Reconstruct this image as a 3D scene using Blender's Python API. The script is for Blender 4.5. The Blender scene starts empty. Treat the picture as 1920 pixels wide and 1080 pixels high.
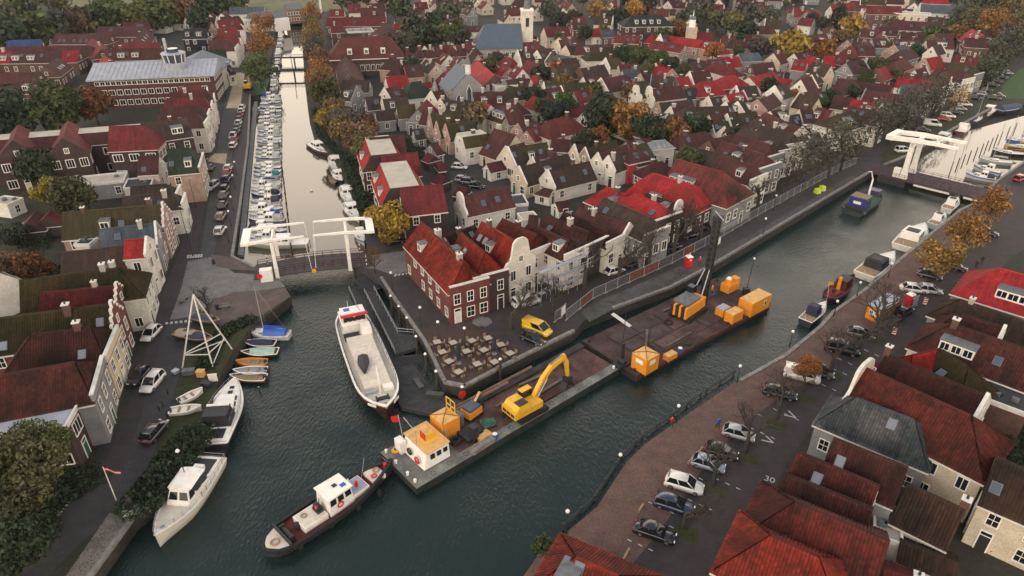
import bpy, math, random
import numpy as np
from mathutils import Vector, Matrix
from mathutils.geometry import tessellate_polygon
R = math.radians
rng = random.Random(7)
scene = bpy.context.scene
col = scene.collection
# ---------------------------------------------------------------- camera
F, TH, CH = 1280.0, R(29.8), 60.0
cam_d = bpy.data.cameras.new('camera'); cam = bpy.data.objects.new('camera', cam_d); col.objects.link(cam)
cam.location = (0, 0, CH); cam.rotation_euler = (R(90) - TH, 0, 0)
cam_d.sensor_width = 36.0; cam_d.lens = 36.0 * F / 1920; cam_d.clip_start = 1; cam_d.clip_end = 9000
scene.camera = cam
# ---------------------------------------------------------------- light
SUN_EL, SUN_AZ = R(38), R(-140)          # azimuth from +Y, clockwise
world = bpy.data.worlds.new('World'); scene.world = world; world.use_nodes = True
wn = world.node_tree
bg = wn.nodes['Background']
sky = wn.nodes.new('ShaderNodeTexSky'); sky.sky_type = 'NISHITA'; sky.sun_disc = False
sky.sun_elevation = SUN_EL; sky.sun_rotation = SUN_AZ; sky.air_density = 1.6; sky.dust_density = 6.0; sky.ozone_density = 1.2
# overcast: a dark cloud deck overhead and a bright, warm clearing all round the horizon (the calm water mirrors it)
tcw = wn.nodes.new('ShaderNodeTexCoord'); sepw = wn.nodes.new('ShaderNodeSeparateXYZ'); wn.links.new(tcw.outputs['Generated'], sepw.inputs[0])
rw = wn.nodes.new('ShaderNodeValToRGB'); wn.links.new(sepw.outputs[2], rw.inputs[0])
for _p, _col in ((0.0, (19.5, 16.2, 12.6)), (.36, (21.5, 17.9, 14.0)), (.47, (15, 13.0, 11.2)), (.56, (4.9, 5.0, 5.4)), (1.0, (3.2, 3.55, 4.2))):
    _e = rw.color_ramp.elements[0] if _p == 0 else (rw.color_ramp.elements[-1] if _p == 1 else rw.color_ramp.elements.new(_p))
    _e.position = _p; _e.color = (*_col, 1)
mxw = wn.nodes.new('ShaderNodeMix'); mxw.data_type = 'RGBA'; mxw.inputs[0].default_value = .8
wn.links.new(sky.outputs[0], mxw.inputs[6]); wn.links.new(rw.outputs[0], mxw.inputs[7]); wn.links.new(mxw.outputs[2], bg.inputs[0]); bg.inputs[1].default_value = 0.12
sun_d = bpy.data.lights.new('sun', 'SUN'); sun_d.energy = 0.7; sun_d.angle = R(50); sun_d.color = (1.0, .9, .78)
sun = bpy.data.objects.new('sun', sun_d); col.objects.link(sun)
sun.rotation_euler = Vector((-math.sin(SUN_AZ) * math.cos(SUN_EL), -math.cos(SUN_AZ) * math.cos(SUN_EL), -math.sin(SUN_EL))).to_track_quat('-Z', 'Y').to_euler()
scene.view_settings.view_transform = 'Standard'; scene.view_settings.look = 'None'
scene.view_settings.exposure = 0.36; scene.view_settings.gamma = 1.0
scene.cycles.use_denoising = True
scene.cycles.max_bounces = 6; scene.cycles.diffuse_bounces = 3; scene.cycles.glossy_bounces = 3
scene.cycles.volume_bounces = 0; scene.cycles.caustics_reflective = False; scene.cycles.caustics_refractive = False
# ---------------------------------------------------------------- pixel -> place
_c, _s = math.cos(TH), math.sin(TH)
def g(x, y, z=0.0):
    u = (x - 960) / F; v = (y - 540) / F
    d = (u, _c - v * _s, -_s - v * _c)
    t = (z - CH) / d[2]
    return Vector((d[0] * t, d[1] * t, z))
def g2(x, y, z=0.0):
    p = g(x, y, z); return (p.x, p.y)
def toward(a, b):
    return math.atan2(b[1] - a[1], b[0] - a[0])
# ---------------------------------------------------------------- materials
MATS = {}
def new_mat(name):
    m = bpy.data.materials.new(name); m.use_nodes = True
    nt = m.node_tree; b = nt.nodes['Principled BSDF']
    MATS[name] = m
    return m, nt, b
def nd(nt, t, **kw):
    n = nt.nodes.new(t)
    for k, v in kw.items():
        if isinstance(v, (int, float, tuple)) and k in [i.name for i in n.inputs]: n.inputs[k].default_value = v
        else: setattr(n, k, v)
    return n
def mix_rgb(nt, fac, a, b, blend='MIX'):
    n = nt.nodes.new('ShaderNodeMix'); n.data_type = 'RGBA'; n.blend_type = blend; n.clamp_factor = True
    for sock, val in ((n.inputs[0], fac), (n.inputs[6], a), (n.inputs[7], b)):
        if hasattr(val, 'is_output'): nt.links.new(val, sock)
        elif isinstance(val, (int, float)): sock.default_value = val
        else: sock.default_value = (*val, 1)
    return n.outputs[2]
def ramp(nt, src, stops):
    n = nt.nodes.new('ShaderNodeValToRGB'); e = n.color_ramp.elements
    while len(e) < len(stops): e.new(.5)
    for el, (p, c) in zip(e, stops):
        el.position = p; el.color = (c, c, c, 1) if isinstance(c, (int, float)) else (*c, 1)
    nt.links.new(src, n.inputs[0]); return n.outputs[0]
def noise(nt, scale, detail=4, rough=.55, coord='Object', vec=None):
    n = nt.nodes.new('ShaderNodeTexNoise'); n.inputs['Scale'].default_value = scale
    n.inputs['Detail'].default_value = detail; n.inputs['Roughness'].default_value = rough
    if vec is None:
        tc = nt.nodes.new('ShaderNodeTexCoord'); vec = tc.outputs[coord]
    nt.links.new(vec, n.inputs['Vector']); return n.outputs['Fac']
def bump(nt, b, h, strength=.3, dist=.05):
    n = nt.nodes.new('ShaderNodeBump'); n.inputs['Strength'].default_value = strength; n.inputs['Distance'].default_value = dist
    nt.links.new(h, n.inputs['Height']); nt.links.new(n.outputs[0], b.inputs['Normal'])
def plain(name, c, rough=.6, metal=0.0, var=.25, scale=1.5, spec=.5):
    m, nt, b = new_mat(name)
    b.inputs['Roughness'].default_value = rough; b.inputs['Metallic'].default_value = metal
    b.inputs['Specular IOR Level'].default_value = spec
    if var:
        f = noise(nt, scale)
        o = mix_rgb(nt, ramp(nt, f, [(.3, 0), (.7, 1)]), tuple(v * (1 - var) for v in c), tuple(min(1, v * (1 + var)) for v in c))
        nt.links.new(o, b.inputs['Base Color'])
    else: b.inputs['Base Color'].default_value = (*c, 1)
    return m
def tinted(name, rough=.6, var=.2, scale=.8, metal=0.0, fine=None, island=0.0, spec=.5, coat=0.0):
    """base colour from the object's colour, with stains"""
    m, nt, b = new_mat(name)
    oi = nt.nodes.new('ShaderNodeObjectInfo')
    tc = nt.nodes.new('ShaderNodeTexCoord')
    ad = nt.nodes.new('ShaderNodeVectorMath'); ad.operation = 'ADD'
    sc_ = nt.nodes.new('ShaderNodeMath'); sc_.operation = 'MULTIPLY'; sc_.inputs[1].default_value = 57.0
    nt.links.new(oi.outputs['Random'], sc_.inputs[0])
    nt.links.new(tc.outputs['Object'], ad.inputs[0]); nt.links.new(sc_.outputs[0], ad.inputs[1])
    f = noise(nt, scale, 5, .6, vec=ad.outputs[0])
    k = ramp(nt, f, [(.28, 1 - var), (.72, 1 + var * .5)])
    o = mix_rgb(nt, 1.0, oi.outputs['Color'], k, 'MULTIPLY')
    if fine:
        f2 = noise(nt, fine, 2, .5, vec=ad.outputs[0])
        o = mix_rgb(nt, 1.0, o, ramp(nt, f2, [(.3, .8), (.7, 1.15)]), 'MULTIPLY')
    if island:
        ge = nt.nodes.new('ShaderNodeNewGeometry')
        o = mix_rgb(nt, 1.0, o, ramp(nt, ge.outputs['Random Per Island'], [(0, 1 - island), (1, 1 + island)]), 'MULTIPLY')
    nt.links.new(o, b.inputs['Base Color'])
    b.inputs['Roughness'].default_value = rough; b.inputs['Metallic'].default_value = metal
    b.inputs['Specular IOR Level'].default_value = spec
    b.inputs['Coat Weight'].default_value = coat; b.inputs['Coat Roughness'].default_value = .08
    return m
def roof_mat(name, near):
    m, nt, b = new_mat(name)
    oi = nt.nodes.new('ShaderNodeObjectInfo')
    tc = nt.nodes.new('ShaderNodeTexCoord')
    ad = nt.nodes.new('ShaderNodeVectorMath'); ad.operation = 'ADD'
    mu = nt.nodes.new('ShaderNodeMath'); mu.operation = 'MULTIPLY'; mu.inputs[1].default_value = 91.0
    nt.links.new(oi.outputs['Random'], mu.inputs[0]); nt.links.new(tc.outputs['Object'], ad.inputs[0]); nt.links.new(mu.outputs[0], ad.inputs[1])
    uvm = nt.nodes.new('ShaderNodeVectorMath'); uvm.operation = 'DIVIDE'; uvm.inputs[1].default_value = (.32, .38, 1)
    nt.links.new(tc.outputs['UV'], uvm.inputs[0])
    fl = nt.nodes.new('ShaderNodeVectorMath'); fl.operation = 'FLOOR'; nt.links.new(uvm.outputs[0], fl.inputs[0])
    ad2 = nt.nodes.new('ShaderNodeVectorMath'); ad2.operation = 'ADD'
    nt.links.new(fl.outputs[0], ad2.inputs[0]); nt.links.new(mu.outputs[0], ad2.inputs[1])
    wn_ = nt.nodes.new('ShaderNodeTexWhiteNoise'); wn_.noise_dimensions = '3D'; nt.links.new(ad2.outputs[0], wn_.inputs['Vector'])
    big = noise(nt, .22, 4, .65, vec=ad.outputs[0])
    mid = noise(nt, 1.1, 4, .7, vec=ad.outputs[0])
    amt = .13 if near else .10
    # weathered patches: some tiles keep their red, others are sooty or mossy
    mxn = nt.nodes.new('ShaderNodeMath'); mxn.operation = 'ADD'; nt.links.new(big, mxn.inputs[0])
    sc2 = nt.nodes.new('ShaderNodeMath'); sc2.operation = 'MULTIPLY'; sc2.inputs[1].default_value = amt; nt.links.new(wn_.outputs['Value'], sc2.inputs[0])
    nt.links.new(sc2.outputs[0], mxn.inputs[1])
    dark = mix_rgb(nt, 1.0, oi.outputs['Color'], (.42, .55, .50) if near else (.62, .72, .66), 'MULTIPLY')
    brt = mix_rgb(nt, 1.0, oi.outputs['Color'], (1.45, 1.2, 1.0) if near else (1.2, 1.1, 1.05), 'MULTIPLY')
    o = mix_rgb(nt, ramp(nt, mxn.outputs[0], [(.46, 0), (.80, 1)]), dark, brt)
    o = mix_rgb(nt, ramp(nt, mid, [(.52, 0), (.80, .4)]), o, (.035, .030, .014))
    o = mix_rgb(nt, 1.0, o, ramp(nt, wn_.outputs['Value'], [(0, .92), (1, 1.07)]), 'MULTIPLY')
    # streaks down the slope and shade painted into the channels between the near tiles
    st = nt.nodes.new('ShaderNodeVectorMath'); st.operation = 'MULTIPLY'; st.inputs[1].default_value = (1.7, .22, 1); nt.links.new(tc.outputs['UV'], st.inputs[0])
    st2 = nt.nodes.new('ShaderNodeVectorMath'); st2.operation = 'ADD'; nt.links.new(st.outputs[0], st2.inputs[0]); nt.links.new(mu.outputs[0], st2.inputs[1])
    o = mix_rgb(nt, 1.0, o, ramp(nt, noise(nt, 1.0, 3, .6, vec=st2.outputs[0]), [(.3, .68), (.7, 1.22)]), 'MULTIPLY')
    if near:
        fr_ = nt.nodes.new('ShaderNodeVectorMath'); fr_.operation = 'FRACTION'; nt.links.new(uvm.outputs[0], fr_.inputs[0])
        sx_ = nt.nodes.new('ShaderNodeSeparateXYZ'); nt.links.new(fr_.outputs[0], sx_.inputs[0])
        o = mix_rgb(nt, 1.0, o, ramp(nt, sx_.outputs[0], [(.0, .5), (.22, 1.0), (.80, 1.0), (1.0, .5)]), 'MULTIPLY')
    nt.links.new(o, b.inputs['Base Color'])
    b.inputs['Roughness'].default_value = .8; b.inputs['Specular IOR Level'].default_value = .25
    if not near:
        sep = nt.nodes.new('ShaderNodeSeparateXYZ'); nt.links.new(uvm.outputs[0], sep.inputs[0])
        s1 = nt.nodes.new('ShaderNodeMath'); s1.operation = 'MULTIPLY'; s1.inputs[1].default_value = 2 * math.pi; nt.links.new(sep.outputs[0], s1.inputs[0])
        s2 = nt.nodes.new('ShaderNodeMath'); s2.operation = 'SINE'; nt.links.new(s1.outputs[0], s2.inputs[0])
        bump(nt, b, s2.outputs[0], .5, .03)
    return m
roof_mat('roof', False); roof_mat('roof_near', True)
tinted('plaster', .85, .22, .5, fine=6.0, spec=.2); tinted('brick', .9, .35, .7, fine=9.0, spec=.2)
tinted('paint', .25, .06, 1.0, coat=.6); tinted('hull', .35, .12, .8, coat=.2); tinted('cover', .8, .25, 1.2, fine=4)
tinted('leaf', .75, .45, .35, island=.55, spec=.15); tinted('wood', .8, .35, 1.2, fine=7, spec=.2); tinted('metal', .45, .3, 1.0, metal=.5)
tinted('rust', .8, .55, .45, fine=3.0, spec=.2); tinted('gloss', .3, .1, 1)
m, nt, b = new_mat('glass'); b.inputs['Base Color'].default_value = (.012, .015, .02, 1); b.inputs['Roughness'].default_value = .06
m, nt, b = new_mat('skyglass'); b.inputs['Base Color'].default_value = (.05, .07, .10, 1); b.inputs['Roughness'].default_value = .12; b.inputs['Specular IOR Level'].default_value = 1.0
plain('cream_deck', (.62, .56, .47), .6, var=.12)
plain('white', (.80, .77, .71), .5, var=.1); plain('trim', (.62, .60, .56), .6, var=.15); plain('dark', (.02, .021, .024), .6); plain('rubber', (.012, .012, .013), .8, var=0)
plain('lead', (.11, .12, .13), .6, var=.3); plain('tar', (.03, .032, .035), .8, var=.3); plain('bitumen', (.40, .37, .31), .9, var=.15, scale=.4)
plain('stone', (.20, .19, .175), .85, var=.35, scale=1.2); plain('steel', (.30, .31, .33), .4, metal=.7, var=.2); plain('galv', (.42, .44, .46), .45, metal=.4, var=.2)
plain('alloy', (.45, .46, .48), .3, metal=.8, var=0); plain('bark', (.045, .036, .028), .9, var=.4, scale=3)
plain('lampwhite', (.8, .8, .78), .4, var=0); plain('redlens', (.35, .01, .01), .3, var=0); plain('orange_paint', (.70, .265, .022), .5, var=.12)
plain('yellow_paint', (.72, .40, .03), .4, var=.1); plain('red_paint', (.55, .02, .018), .45, var=.1); plain('blue_paint', (.02, .10, .42), .45, var=.1)
plain('skin', (.45, .26, .18), .6, var=0); plain('zinc', (.30, .32, .37), .5, var=.2, scale=.6); plain('marking', (.42, .41, .39), .8, var=.2, scale=2)
plain('teak', (.30, .20, .11), .7, var=.2); plain('green_pipe', (.02, .10, .06), .5); plain('parasol', (.012, .022, .024), .8, var=.2)
plain('wicker', (.24, .17, .115), .8, var=.2); plain('tabletop', (.40, .34, .28), .6, var=.1); plain('hedge', (.020, .032, .012), .9, var=.5, scale=1.5)
# ground family
def ground_mat(name, c1, c2, scale, c3=None, rough=.85, fine=3.0, bmp=.2, fc=.25):
    m, nt, b = new_mat(name)
    f = noise(nt, scale, 5, .65)
    o = mix_rgb(nt, ramp(nt, f, [(.35, 0), (.65, 1)]), c1, c2)
    if c3: o = mix_rgb(nt, ramp(nt, noise(nt, scale * 4.3, 4, .7), [(.52, 0), (.68, 1)]), o, c3)
    f2 = noise(nt, fine, 3, .6)
    o = mix_rgb(nt, 1.0, o, ramp(nt, f2, [(.3, 1 - fc), (.7, 1 + fc)]), 'MULTIPLY')
    o = mix_rgb(nt, 1.0, o, ramp(nt, noise(nt, .55, 5, .7), [(.3, .74), (.7, 1.24)]), 'MULTIPLY')
    nt.links.new(o, b.inputs['Base Color']); b.inputs['Roughness'].default_value = rough; b.inputs['Specular IOR Level'].default_value = .3
    if bmp: bump(nt, b, f2, bmp, .03)
    return m
ground_mat('ground', (.040, .034, .031), (.026, .029, .018), .06, (.020, .030, .012))
ground_mat('asphalt', (.048, .047, .051), (.040, .039, .042), .15, None, .7, 5)
ground_mat('forecourt', (.12, .088, .080), (.095, .072, .066), .2, None, .85, 5)
ground_mat('dark_asphalt', (.038, .036, .039), (.048, .045, .047), .2, None, .75, 5)
ground_mat('brickroad', (.044, .034, .034), (.036, .030, .031), .12, None, .75, 6)
ground_mat('greypave', (.135, .130, .130), (.16, .150, .145), .15, None, .7, 3)
ground_mat('redpave', (.125, .068, .060), (.100, .066, .054), .18, (.108, .086, .052), .85, 4, .25, .3)
ground_mat('plaza', (.040, .033, .032), (.048, .042, .041), .1, None, .75, 5)
ground_mat('terrace', (.070, .042, .038), (.056, .037, .034), .25, None, .8, 6)
ground_mat('lawn', (.050, .095, .028), (.040, .080, .026), .08, None, .9, 2)
ground_mat('verge', (.030, .042, .014), (.045, .040, .020), .3, (.018, .026, .010), .95, 4)
ground_mat('gravel', (.20, .18, .16), (.14, .125, .11), .8, (.10, .06, .05), .95, 6, .5, .5)
ground_mat('sand', (.42, .34, .23), (.36, .29, .20), .15, None, .95, 3)
ground_mat('mud', (.095, .092, .088), (.055, .053, .052), .25, (.028, .034, .022), .8, 3)
ground_mat('garden', (.034, .044, .018), (.048, .040, .028), .15, (.018, .026, .010), .95, 2)
ground_mat('field', (.10, .12, .055), (.16, .14, .075), .012, (.06, .075, .03), .95, .2)
ground_mat('quaywall', (.035, .032, .030), (.055, .048, .042), .4, (.020, .024, .016), .85, 5)
# water: calm behind the bridges, rippled where the wind reaches it
def water_mat(name, strength, rough, ior, fine, base):
    m, nt, b = new_mat(name)
    b.inputs['Base Color'].default_value = (*base, 1); b.inputs['Roughness'].default_value = rough; b.inputs['IOR'].default_value = ior
    tc = nt.nodes.new('ShaderNodeTexCoord')
    mp = nt.nodes.new('ShaderNodeMapping'); mp.inputs['Rotation'].default_value = (0, 0, R(20)); mp.inputs['Scale'].default_value = (1, .45, 1)
    nt.links.new(tc.outputs['Object'], mp.inputs[0])
    f1 = noise(nt, fine, 3, .6, vec=mp.outputs[0]); f2 = noise(nt, .12, 2, .5, vec=tc.outputs['Object'])
    mu = nt.nodes.new('ShaderNodeMath'); mu.operation = 'MULTIPLY'; nt.links.new(f1, mu.inputs[0])
    nt.links.new(ramp(nt, f2, [(.3, .45), (.7, 1.0)]), mu.inputs[1])
    bump(nt, b, mu.outputs[0], strength, .25)
    return m
water_mat('water_calm', .04, .05, 1.85, 1.1, (.05, .045, .03)); water_mat('water_rippled', .62, .07, 1.40, 3.3, (.008, .020, .017))
# ---------------------------------------------------------------- mesh builder
class MB:
    def __init__(s): s.v = []; s.f = []; s.m = []; s.uv = None
    def add(s, v, f, mi=0):
        n = len(s.v); s.v.extend(v)
        for q in f: s.f.append(tuple(n + i for i in q)); s.m.append(mi)
        return s
    def box(s, x0, x1, y0, y1, z0, z1, mi=0, top=None):
        t = top or 0
        v = [(x0, y0, z0), (x1, y0, z0), (x1, y1, z0), (x0, y1, z0), (x0 + t, y0 + t, z1), (x1 - t, y0 + t, z1), (x1 - t, y1 - t, z1), (x0 + t, y1 - t, z1)]
        return s.add(v, [(3, 2, 1, 0), (4, 5, 6, 7), (0, 1, 5, 4), (1, 2, 6, 5), (2, 3, 7, 6), (3, 0, 4, 7)], mi)
    def beam(s, p, q, w, h=None, mi=0):
        p, q = Vector(p), Vector(q); h = h or w; d = (q - p)
        if d.length < 1e-6: return s
        d.normalize(); up = Vector((0, 0, 1)) if abs(d.z) < .95 else Vector((0, 1, 0))
        a = d.cross(up).normalized() * w / 2; b_ = a.cross(d).normalized() * h / 2
        v = [tuple(o + i * a + j * b_) for o in (p, q) for i, j in ((-1, -1), (1, -1), (1, 1), (-1, 1))]
        return s.add(v, [(0, 1, 2, 3), (7, 6, 5, 4), (0, 4, 5, 1), (1, 5, 6, 2), (2, 6, 7, 3), (3, 7, 4, 0)], mi)
    def cyl(s, p, q, r0, r1=None, n=8, mi=0, caps=True):
        p, q = Vector(p), Vector(q); r1 = r0 if r1 is None else r1; d = (q - p).normalized()
        up = Vector((0, 0, 1)) if abs(d.z) < .95 else Vector((1, 0, 0))
        a = d.cross(up).normalized(); b_ = d.cross(a).normalized()
        v = []
        for o, r in ((p, r0), (q, r1)):
            for k in range(n):
                t = 2 * math.pi * k / n; v.append(tuple(o + (a * math.cos(t) + b_ * math.sin(t)) * r))
        f = [(k, (k + 1) % n, n + (k + 1) % n, n + k) for k in range(n)]
        if caps: f += [tuple(range(n - 1, -1, -1)), tuple(range(n, 2 * n))]
        return s.add(v, f, mi)
    def prism(s, poly, z0, z1, mi=0, mtop=None):
        n = len(poly); v = [(x, y, z0) for x, y in poly] + [(x, y, z1) for x, y in poly]
        s.add(v, [(k, (k + 1) % n, n + (k + 1) % n, n + k) for k in range(n)], mi)
        tri = tessellate_polygon([[Vector((x, y, 0)) for x, y in poly]])
        s.add([(x, y, z1) for x, y in poly], [tuple(t) for t in tri], mi if mtop is None else mtop)
        return s
    def sheet(s, poly, z, mi=0):
        tri = tessellate_polygon([[Vector((x, y, 0)) for x, y in poly]])
        v = [(x, y, z) for x, y in poly]
        out = []
        for a, b_, c in tri:
            cr = (v[b_][0] - v[a][0]) * (v[c][1] - v[a][1]) - (v[b_][1] - v[a][1]) * (v[c][0] - v[a][0])
            out.append((a, b_, c) if cr > 0 else (a, c, b_))
        return s.add(v, out, mi)
    def loft(s, rings, mi=0, caps=True, closed=True):
        n = len(rings[0]); base = len(s.v)
        for r in rings: s.v.extend(tuple(p) for p in r)
        for i in range(len(rings) - 1):
            for k in range(n if closed else n - 1):
                a = base + i * n; k2 = (k + 1) % n
                s.f.append((a + k, a + k2, a + n + k2, a + n + k)); s.m.append(mi)
        if caps:
            s.f.append(tuple(base + k for k in range(n - 1, -1, -1))); s.m.append(mi)
            e = base + (len(rings) - 1) * n; s.f.append(tuple(e + k for k in range(n))); s.m.append(mi)
        return s
    def ball(s, c, rx, ry=None, rz=None, mi=0, n=8, k=5):
        ry = ry or rx; rz = rz or rx
        rings = [[(c[0] + rx * math.sin(math.pi * (i + .02) / (k + .04)) * math.cos(2 * math.pi * j / n), c[1] + ry * math.sin(math.pi * (i + .02) / (k + .04)) * math.sin(2 * math.pi * j / n), c[2] - rz * math.cos(math.pi * (i + .02) / (k + .04))) for j in range(n)] for i in range(k + 1)]
        return s.loft(rings, mi)
    def path(s, pts, r, n=5, mi=0):
        for a, b_ in zip(pts, pts[1:]): s.cyl(a, b_, r, r, n, mi)
        return s
    def torus(s, c, R0, r, mi=0, n=14, k=6, axis='z'):
        rings = []
        for i in range(n + 1):
            t = 2 * math.pi * i / n; ring = []
            for j in range(k):
                u = 2 * math.pi * j / k; a = (R0 + r * math.cos(u)); x, y, z = a * math.cos(t), a * math.sin(t), r * math.sin(u)
                if axis == 'y': x, y, z = x, z, y
                if axis == 'x': x, y, z = z, x, y
                ring.append((c[0] + x, c[1] + y, c[2] + z))
            rings.append(ring)
        return s.loft(rings, mi, caps=False)
    def mesh(s, name, mats, smooth=False):
        me = bpy.data.meshes.new(name); me.from_pydata(s.v, [], s.f)
        for m_ in mats: me.materials.append(MATS[m_])
        if len(mats) > 1: me.polygons.foreach_set('material_index', s.m)
        if smooth: me.polygons.foreach_set('use_smooth', [True] * len(s.f))
        if s.uv is not None:
            l = me.uv_layers.new(name='UVMap'); l.data.foreach_set('uv', s.uv)
        me.update(); return me
    def build(s, name, mats, parent=None, loc=(0, 0, 0), rz=0.0, color=None, smooth=False):
        return put(name, s.mesh(name, mats if isinstance(mats, (list, tuple)) else [mats], smooth), parent, loc, rz, color)
def put(name, me, parent=None, loc=(0, 0, 0), rz=0.0, color=None):
    o = bpy.data.objects.new(name, me); col.objects.link(o)
    if parent: o.parent = parent
    o.location = loc; o.rotation_euler = (0, 0, rz)
    if color: o.color = (*color, 1)
    return o
def tag(o, label, cat, group=None):
    o['label'] = label; o['category'] = cat
    if group: o['group'] = group
    return o
def thing(name, label, cat, loc=(0, 0, 0), rz=0.0, group=None):
    o = bpy.data.objects.new(name, None); col.objects.link(o); o.empty_display_size = .5
    o.location = loc; o.rotation_euler = (0, 0, rz); return tag(o, label, cat, group)
KIDS = {}
def kids(root):
    return [o for o in root.children]
def dup(root, loc, rz, label=None, group=None, color=None, scale=None, tint=('body',)):
    def cp(o, par):
        c_ = o.copy(); col.objects.link(c_); c_.parent = par
        if color and any(o.name.startswith(t) for t in tint): c_.color = (*color, 1)
        for k in o.children: cp(k, c_)
        return c_
    r_ = cp(root, None); r_.location = loc; r_.rotation_euler = (0, 0, rz)
    if scale: r_.scale = scale if isinstance(scale, tuple) else (scale,) * 3
    if label: r_['label'] = label
    if group: r_['group'] = group
    return r_
def struct(o): o['kind'] = 'structure'; return o
def stuff(o): o['kind'] = 'stuff'; return o
ORD = ['first', 'second', 'third', 'fourth', 'fifth', 'sixth', 'seventh', 'eighth', 'ninth', 'tenth', 'eleventh', 'twelfth', 'thirteenth', 'fourteenth', 'fifteenth', 'sixteenth', 'seventeenth', 'eighteenth', 'nineteenth', 'twentieth']
for _t, _r in (('twenty', 'twentieth'), ('thirty', 'thirtieth'), ('forty', 'fortieth'), ('fifty', 'fiftieth'), ('sixty', 'sixtieth'), ('seventy', 'seventieth')):
    if _r != 'twentieth': ORD.append(_r)
    ORD += [_t + '-' + o for o in ORD[:9]]
plain('slatetop', (.06, .085, .12), .6, var=.2)
def px_of(X, Y, Z=0.0):
    dz = Z - CH; zc = Y * _c - dz * _s
    return (960 + F * X / zc, 540 - F * (Y * _s + dz * _c) / zc)
plain('rustbox', (.20, .07, .03), .8, var=.4); plain('lime', (.50, .62, .06), .7, var=.2)
# ================================================================ SETTING
WZ = -1.9
WATER_PX = [  # the canal's edge at quay height, in photo pixels, going round
 (150, 1110), (172, 1080), (250, 972), (300, 935), (372, 850), (392, 770), (418, 690), (440, 655), (470, 615), (545, 556), (520, 522), (478, 500), (437, 480),
 (452, 380), (466, 270), (470, 178), (497, 176), (505, 150), (508, 110), (517, 60), (521, 40),
 (566, 40), (568, 100), (571, 150), (578, 210), (592, 262), (622, 290), (652, 350), (674, 400), (696, 450), (662, 500), (672, 512), (712, 520), (730, 548), (777, 615), (794, 640), (832, 717), (872, 725), (937, 690), (1078, 620),
 (1096, 600), (1150, 578), (1260, 538), (1340, 495), (1610, 335), (1642, 316), (1700, 292), (1790, 240), (1870, 197), (2250, 190),
 (2250, 250), (1980, 262), (1920, 302), (1866, 340), (1838, 375), (1800, 392), (1750, 432), (1690, 482), (1615, 546), (1560, 584), (1535, 612), (1470, 665), (1385, 712), (1270, 790), (1210, 832), (1175, 866), (1120, 950), (1062, 998), (1010, 1040), (960, 1110)]
WATER = [g2(*p) for p in WATER_PX]
bx0, bx1 = WATER[0], WATER[-1]
WATER = WATER + [(bx1[0] - 4, 2.0), (bx0[0] + 4, 2.0)]
def ring_ground():
    import bmesh
    bm = bmesh.new()
    out = [(-2600, -250), (2600, -250), (2600, 4200), (-2600, 4200)]
    loops = []
    for poly in (out, WATER):
        vs = [bm.verts.new((x, y, 0)) for x, y in poly]
        loops += [bm.edges.new((vs[k], vs[(k + 1) % len(vs)])) for k in range(len(vs))]
    bmesh.ops.triangle_fill(bm, use_beauty=True, use_dissolve=False, edges=loops, normal=(0, 0, 1))
    me = bpy.data.meshes.new('ground'); bm.to_mesh(me); bm.free()
    me.materials.append(MATS['ground']); return struct(put('ground', me))
ring_ground()
# water: one sheet per zone (calm reach behind each bridge, rippled basin between)
def zone(name, pts, mat, label=None):
    return struct(MB().sheet(pts, WZ).build(name, mat))
L0 = g2(425, 512, WZ); L1 = g2(760, 500, WZ)
R0 = g2(1560, 315, WZ); R1 = g2(1960, 425, WZ)
zone('canal_water', [(-400, 460), (-400, L0[1]), L0, L1, (L1[0] - 4, 460)], 'water_calm')
zone('harbour_water', [R0, R1, (500, 120), (500, 420)], 'water_calm')
zone('basin_water', [(-400, L0[1]), L0, L1, (L1[0] + 3, 300), R0, R1, (480, 40), (480, -60), (-400, -60)], 'water_rippled')
zone('canal_bed', [(-420, -80), (600, -80), (600, 500), (-420, 500)], 'quaywall').location.z = -1.4
# quay walls along the water
qw = MB(); cp = MB()
n = len(WATER)
for k in range(n - 3):
    a, b_ = Vector(WATER[k]), Vector(WATER[k + 1]); d = (b_ - a); 
    if d.length < .01: continue
    nn = Vector((-d.y, d.x)).normalized()      # land side or water side decided by orientation
    qw.add([(a.x, a.y, 0), (b_.x, b_.y, 0), (b_.x, b_.y, -3.4), (a.x, a.y, -3.4)], [(0, 1, 2, 3)])
struct(qw.build('quay_wall', 'quaywall'))
area = sum(WATER[k][0] * WATER[(k + 1) % n][1] - WATER[(k + 1) % n][0] * WATER[k][1] for k in range(n))
SGN = 1 if area > 0 else -1                    # +1: counter-clockwise, the left normal points into the water
def edge_strip(name, i0, i1, w, z0, z1, mat, inward=.05):
    mb = MB()
    for k in range(i0, i1):
        a, b_ = Vector(WATER[k]), Vector(WATER[k + 1]); d = b_ - a; nn = Vector((-d.y, d.x)).normalized() * SGN
        p = [a + nn * inward, b_ + nn * inward, b_ - nn * w, a - nn * w]
        v = [(q.x, q.y, z) for z in (z0, z1) for q in p]
        mb.add(v, [(3, 2, 1, 0), (4, 5, 6, 7), (0, 1, 5, 4), (1, 2, 6, 5), (2, 3, 7, 6), (3, 0, 4, 7)])
    return struct(mb.build(name, mat))
edge_strip('stone_coping', 0, 2, .5, -.3, .10, 'stone'); edge_strip('stone_coping', 11, 15, .45, -.3, .12, 'stone')
edge_strip('stone_coping', 32, 39, .5, -.3, .12, 'stone'); edge_strip('stone_coping', 41, 48, .5, -.35, .12, 'stone')
edge_strip('stone_coping', 50, 62, .5, -.3, .10, 'stone')
LV = [0]
def paving(name, px, mat, lvl, world_pts=False):
    pts = px if world_pts else [g2(*p) for p in px]
    return struct(MB().sheet(pts, .004 * lvl).build(name, mat))
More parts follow.
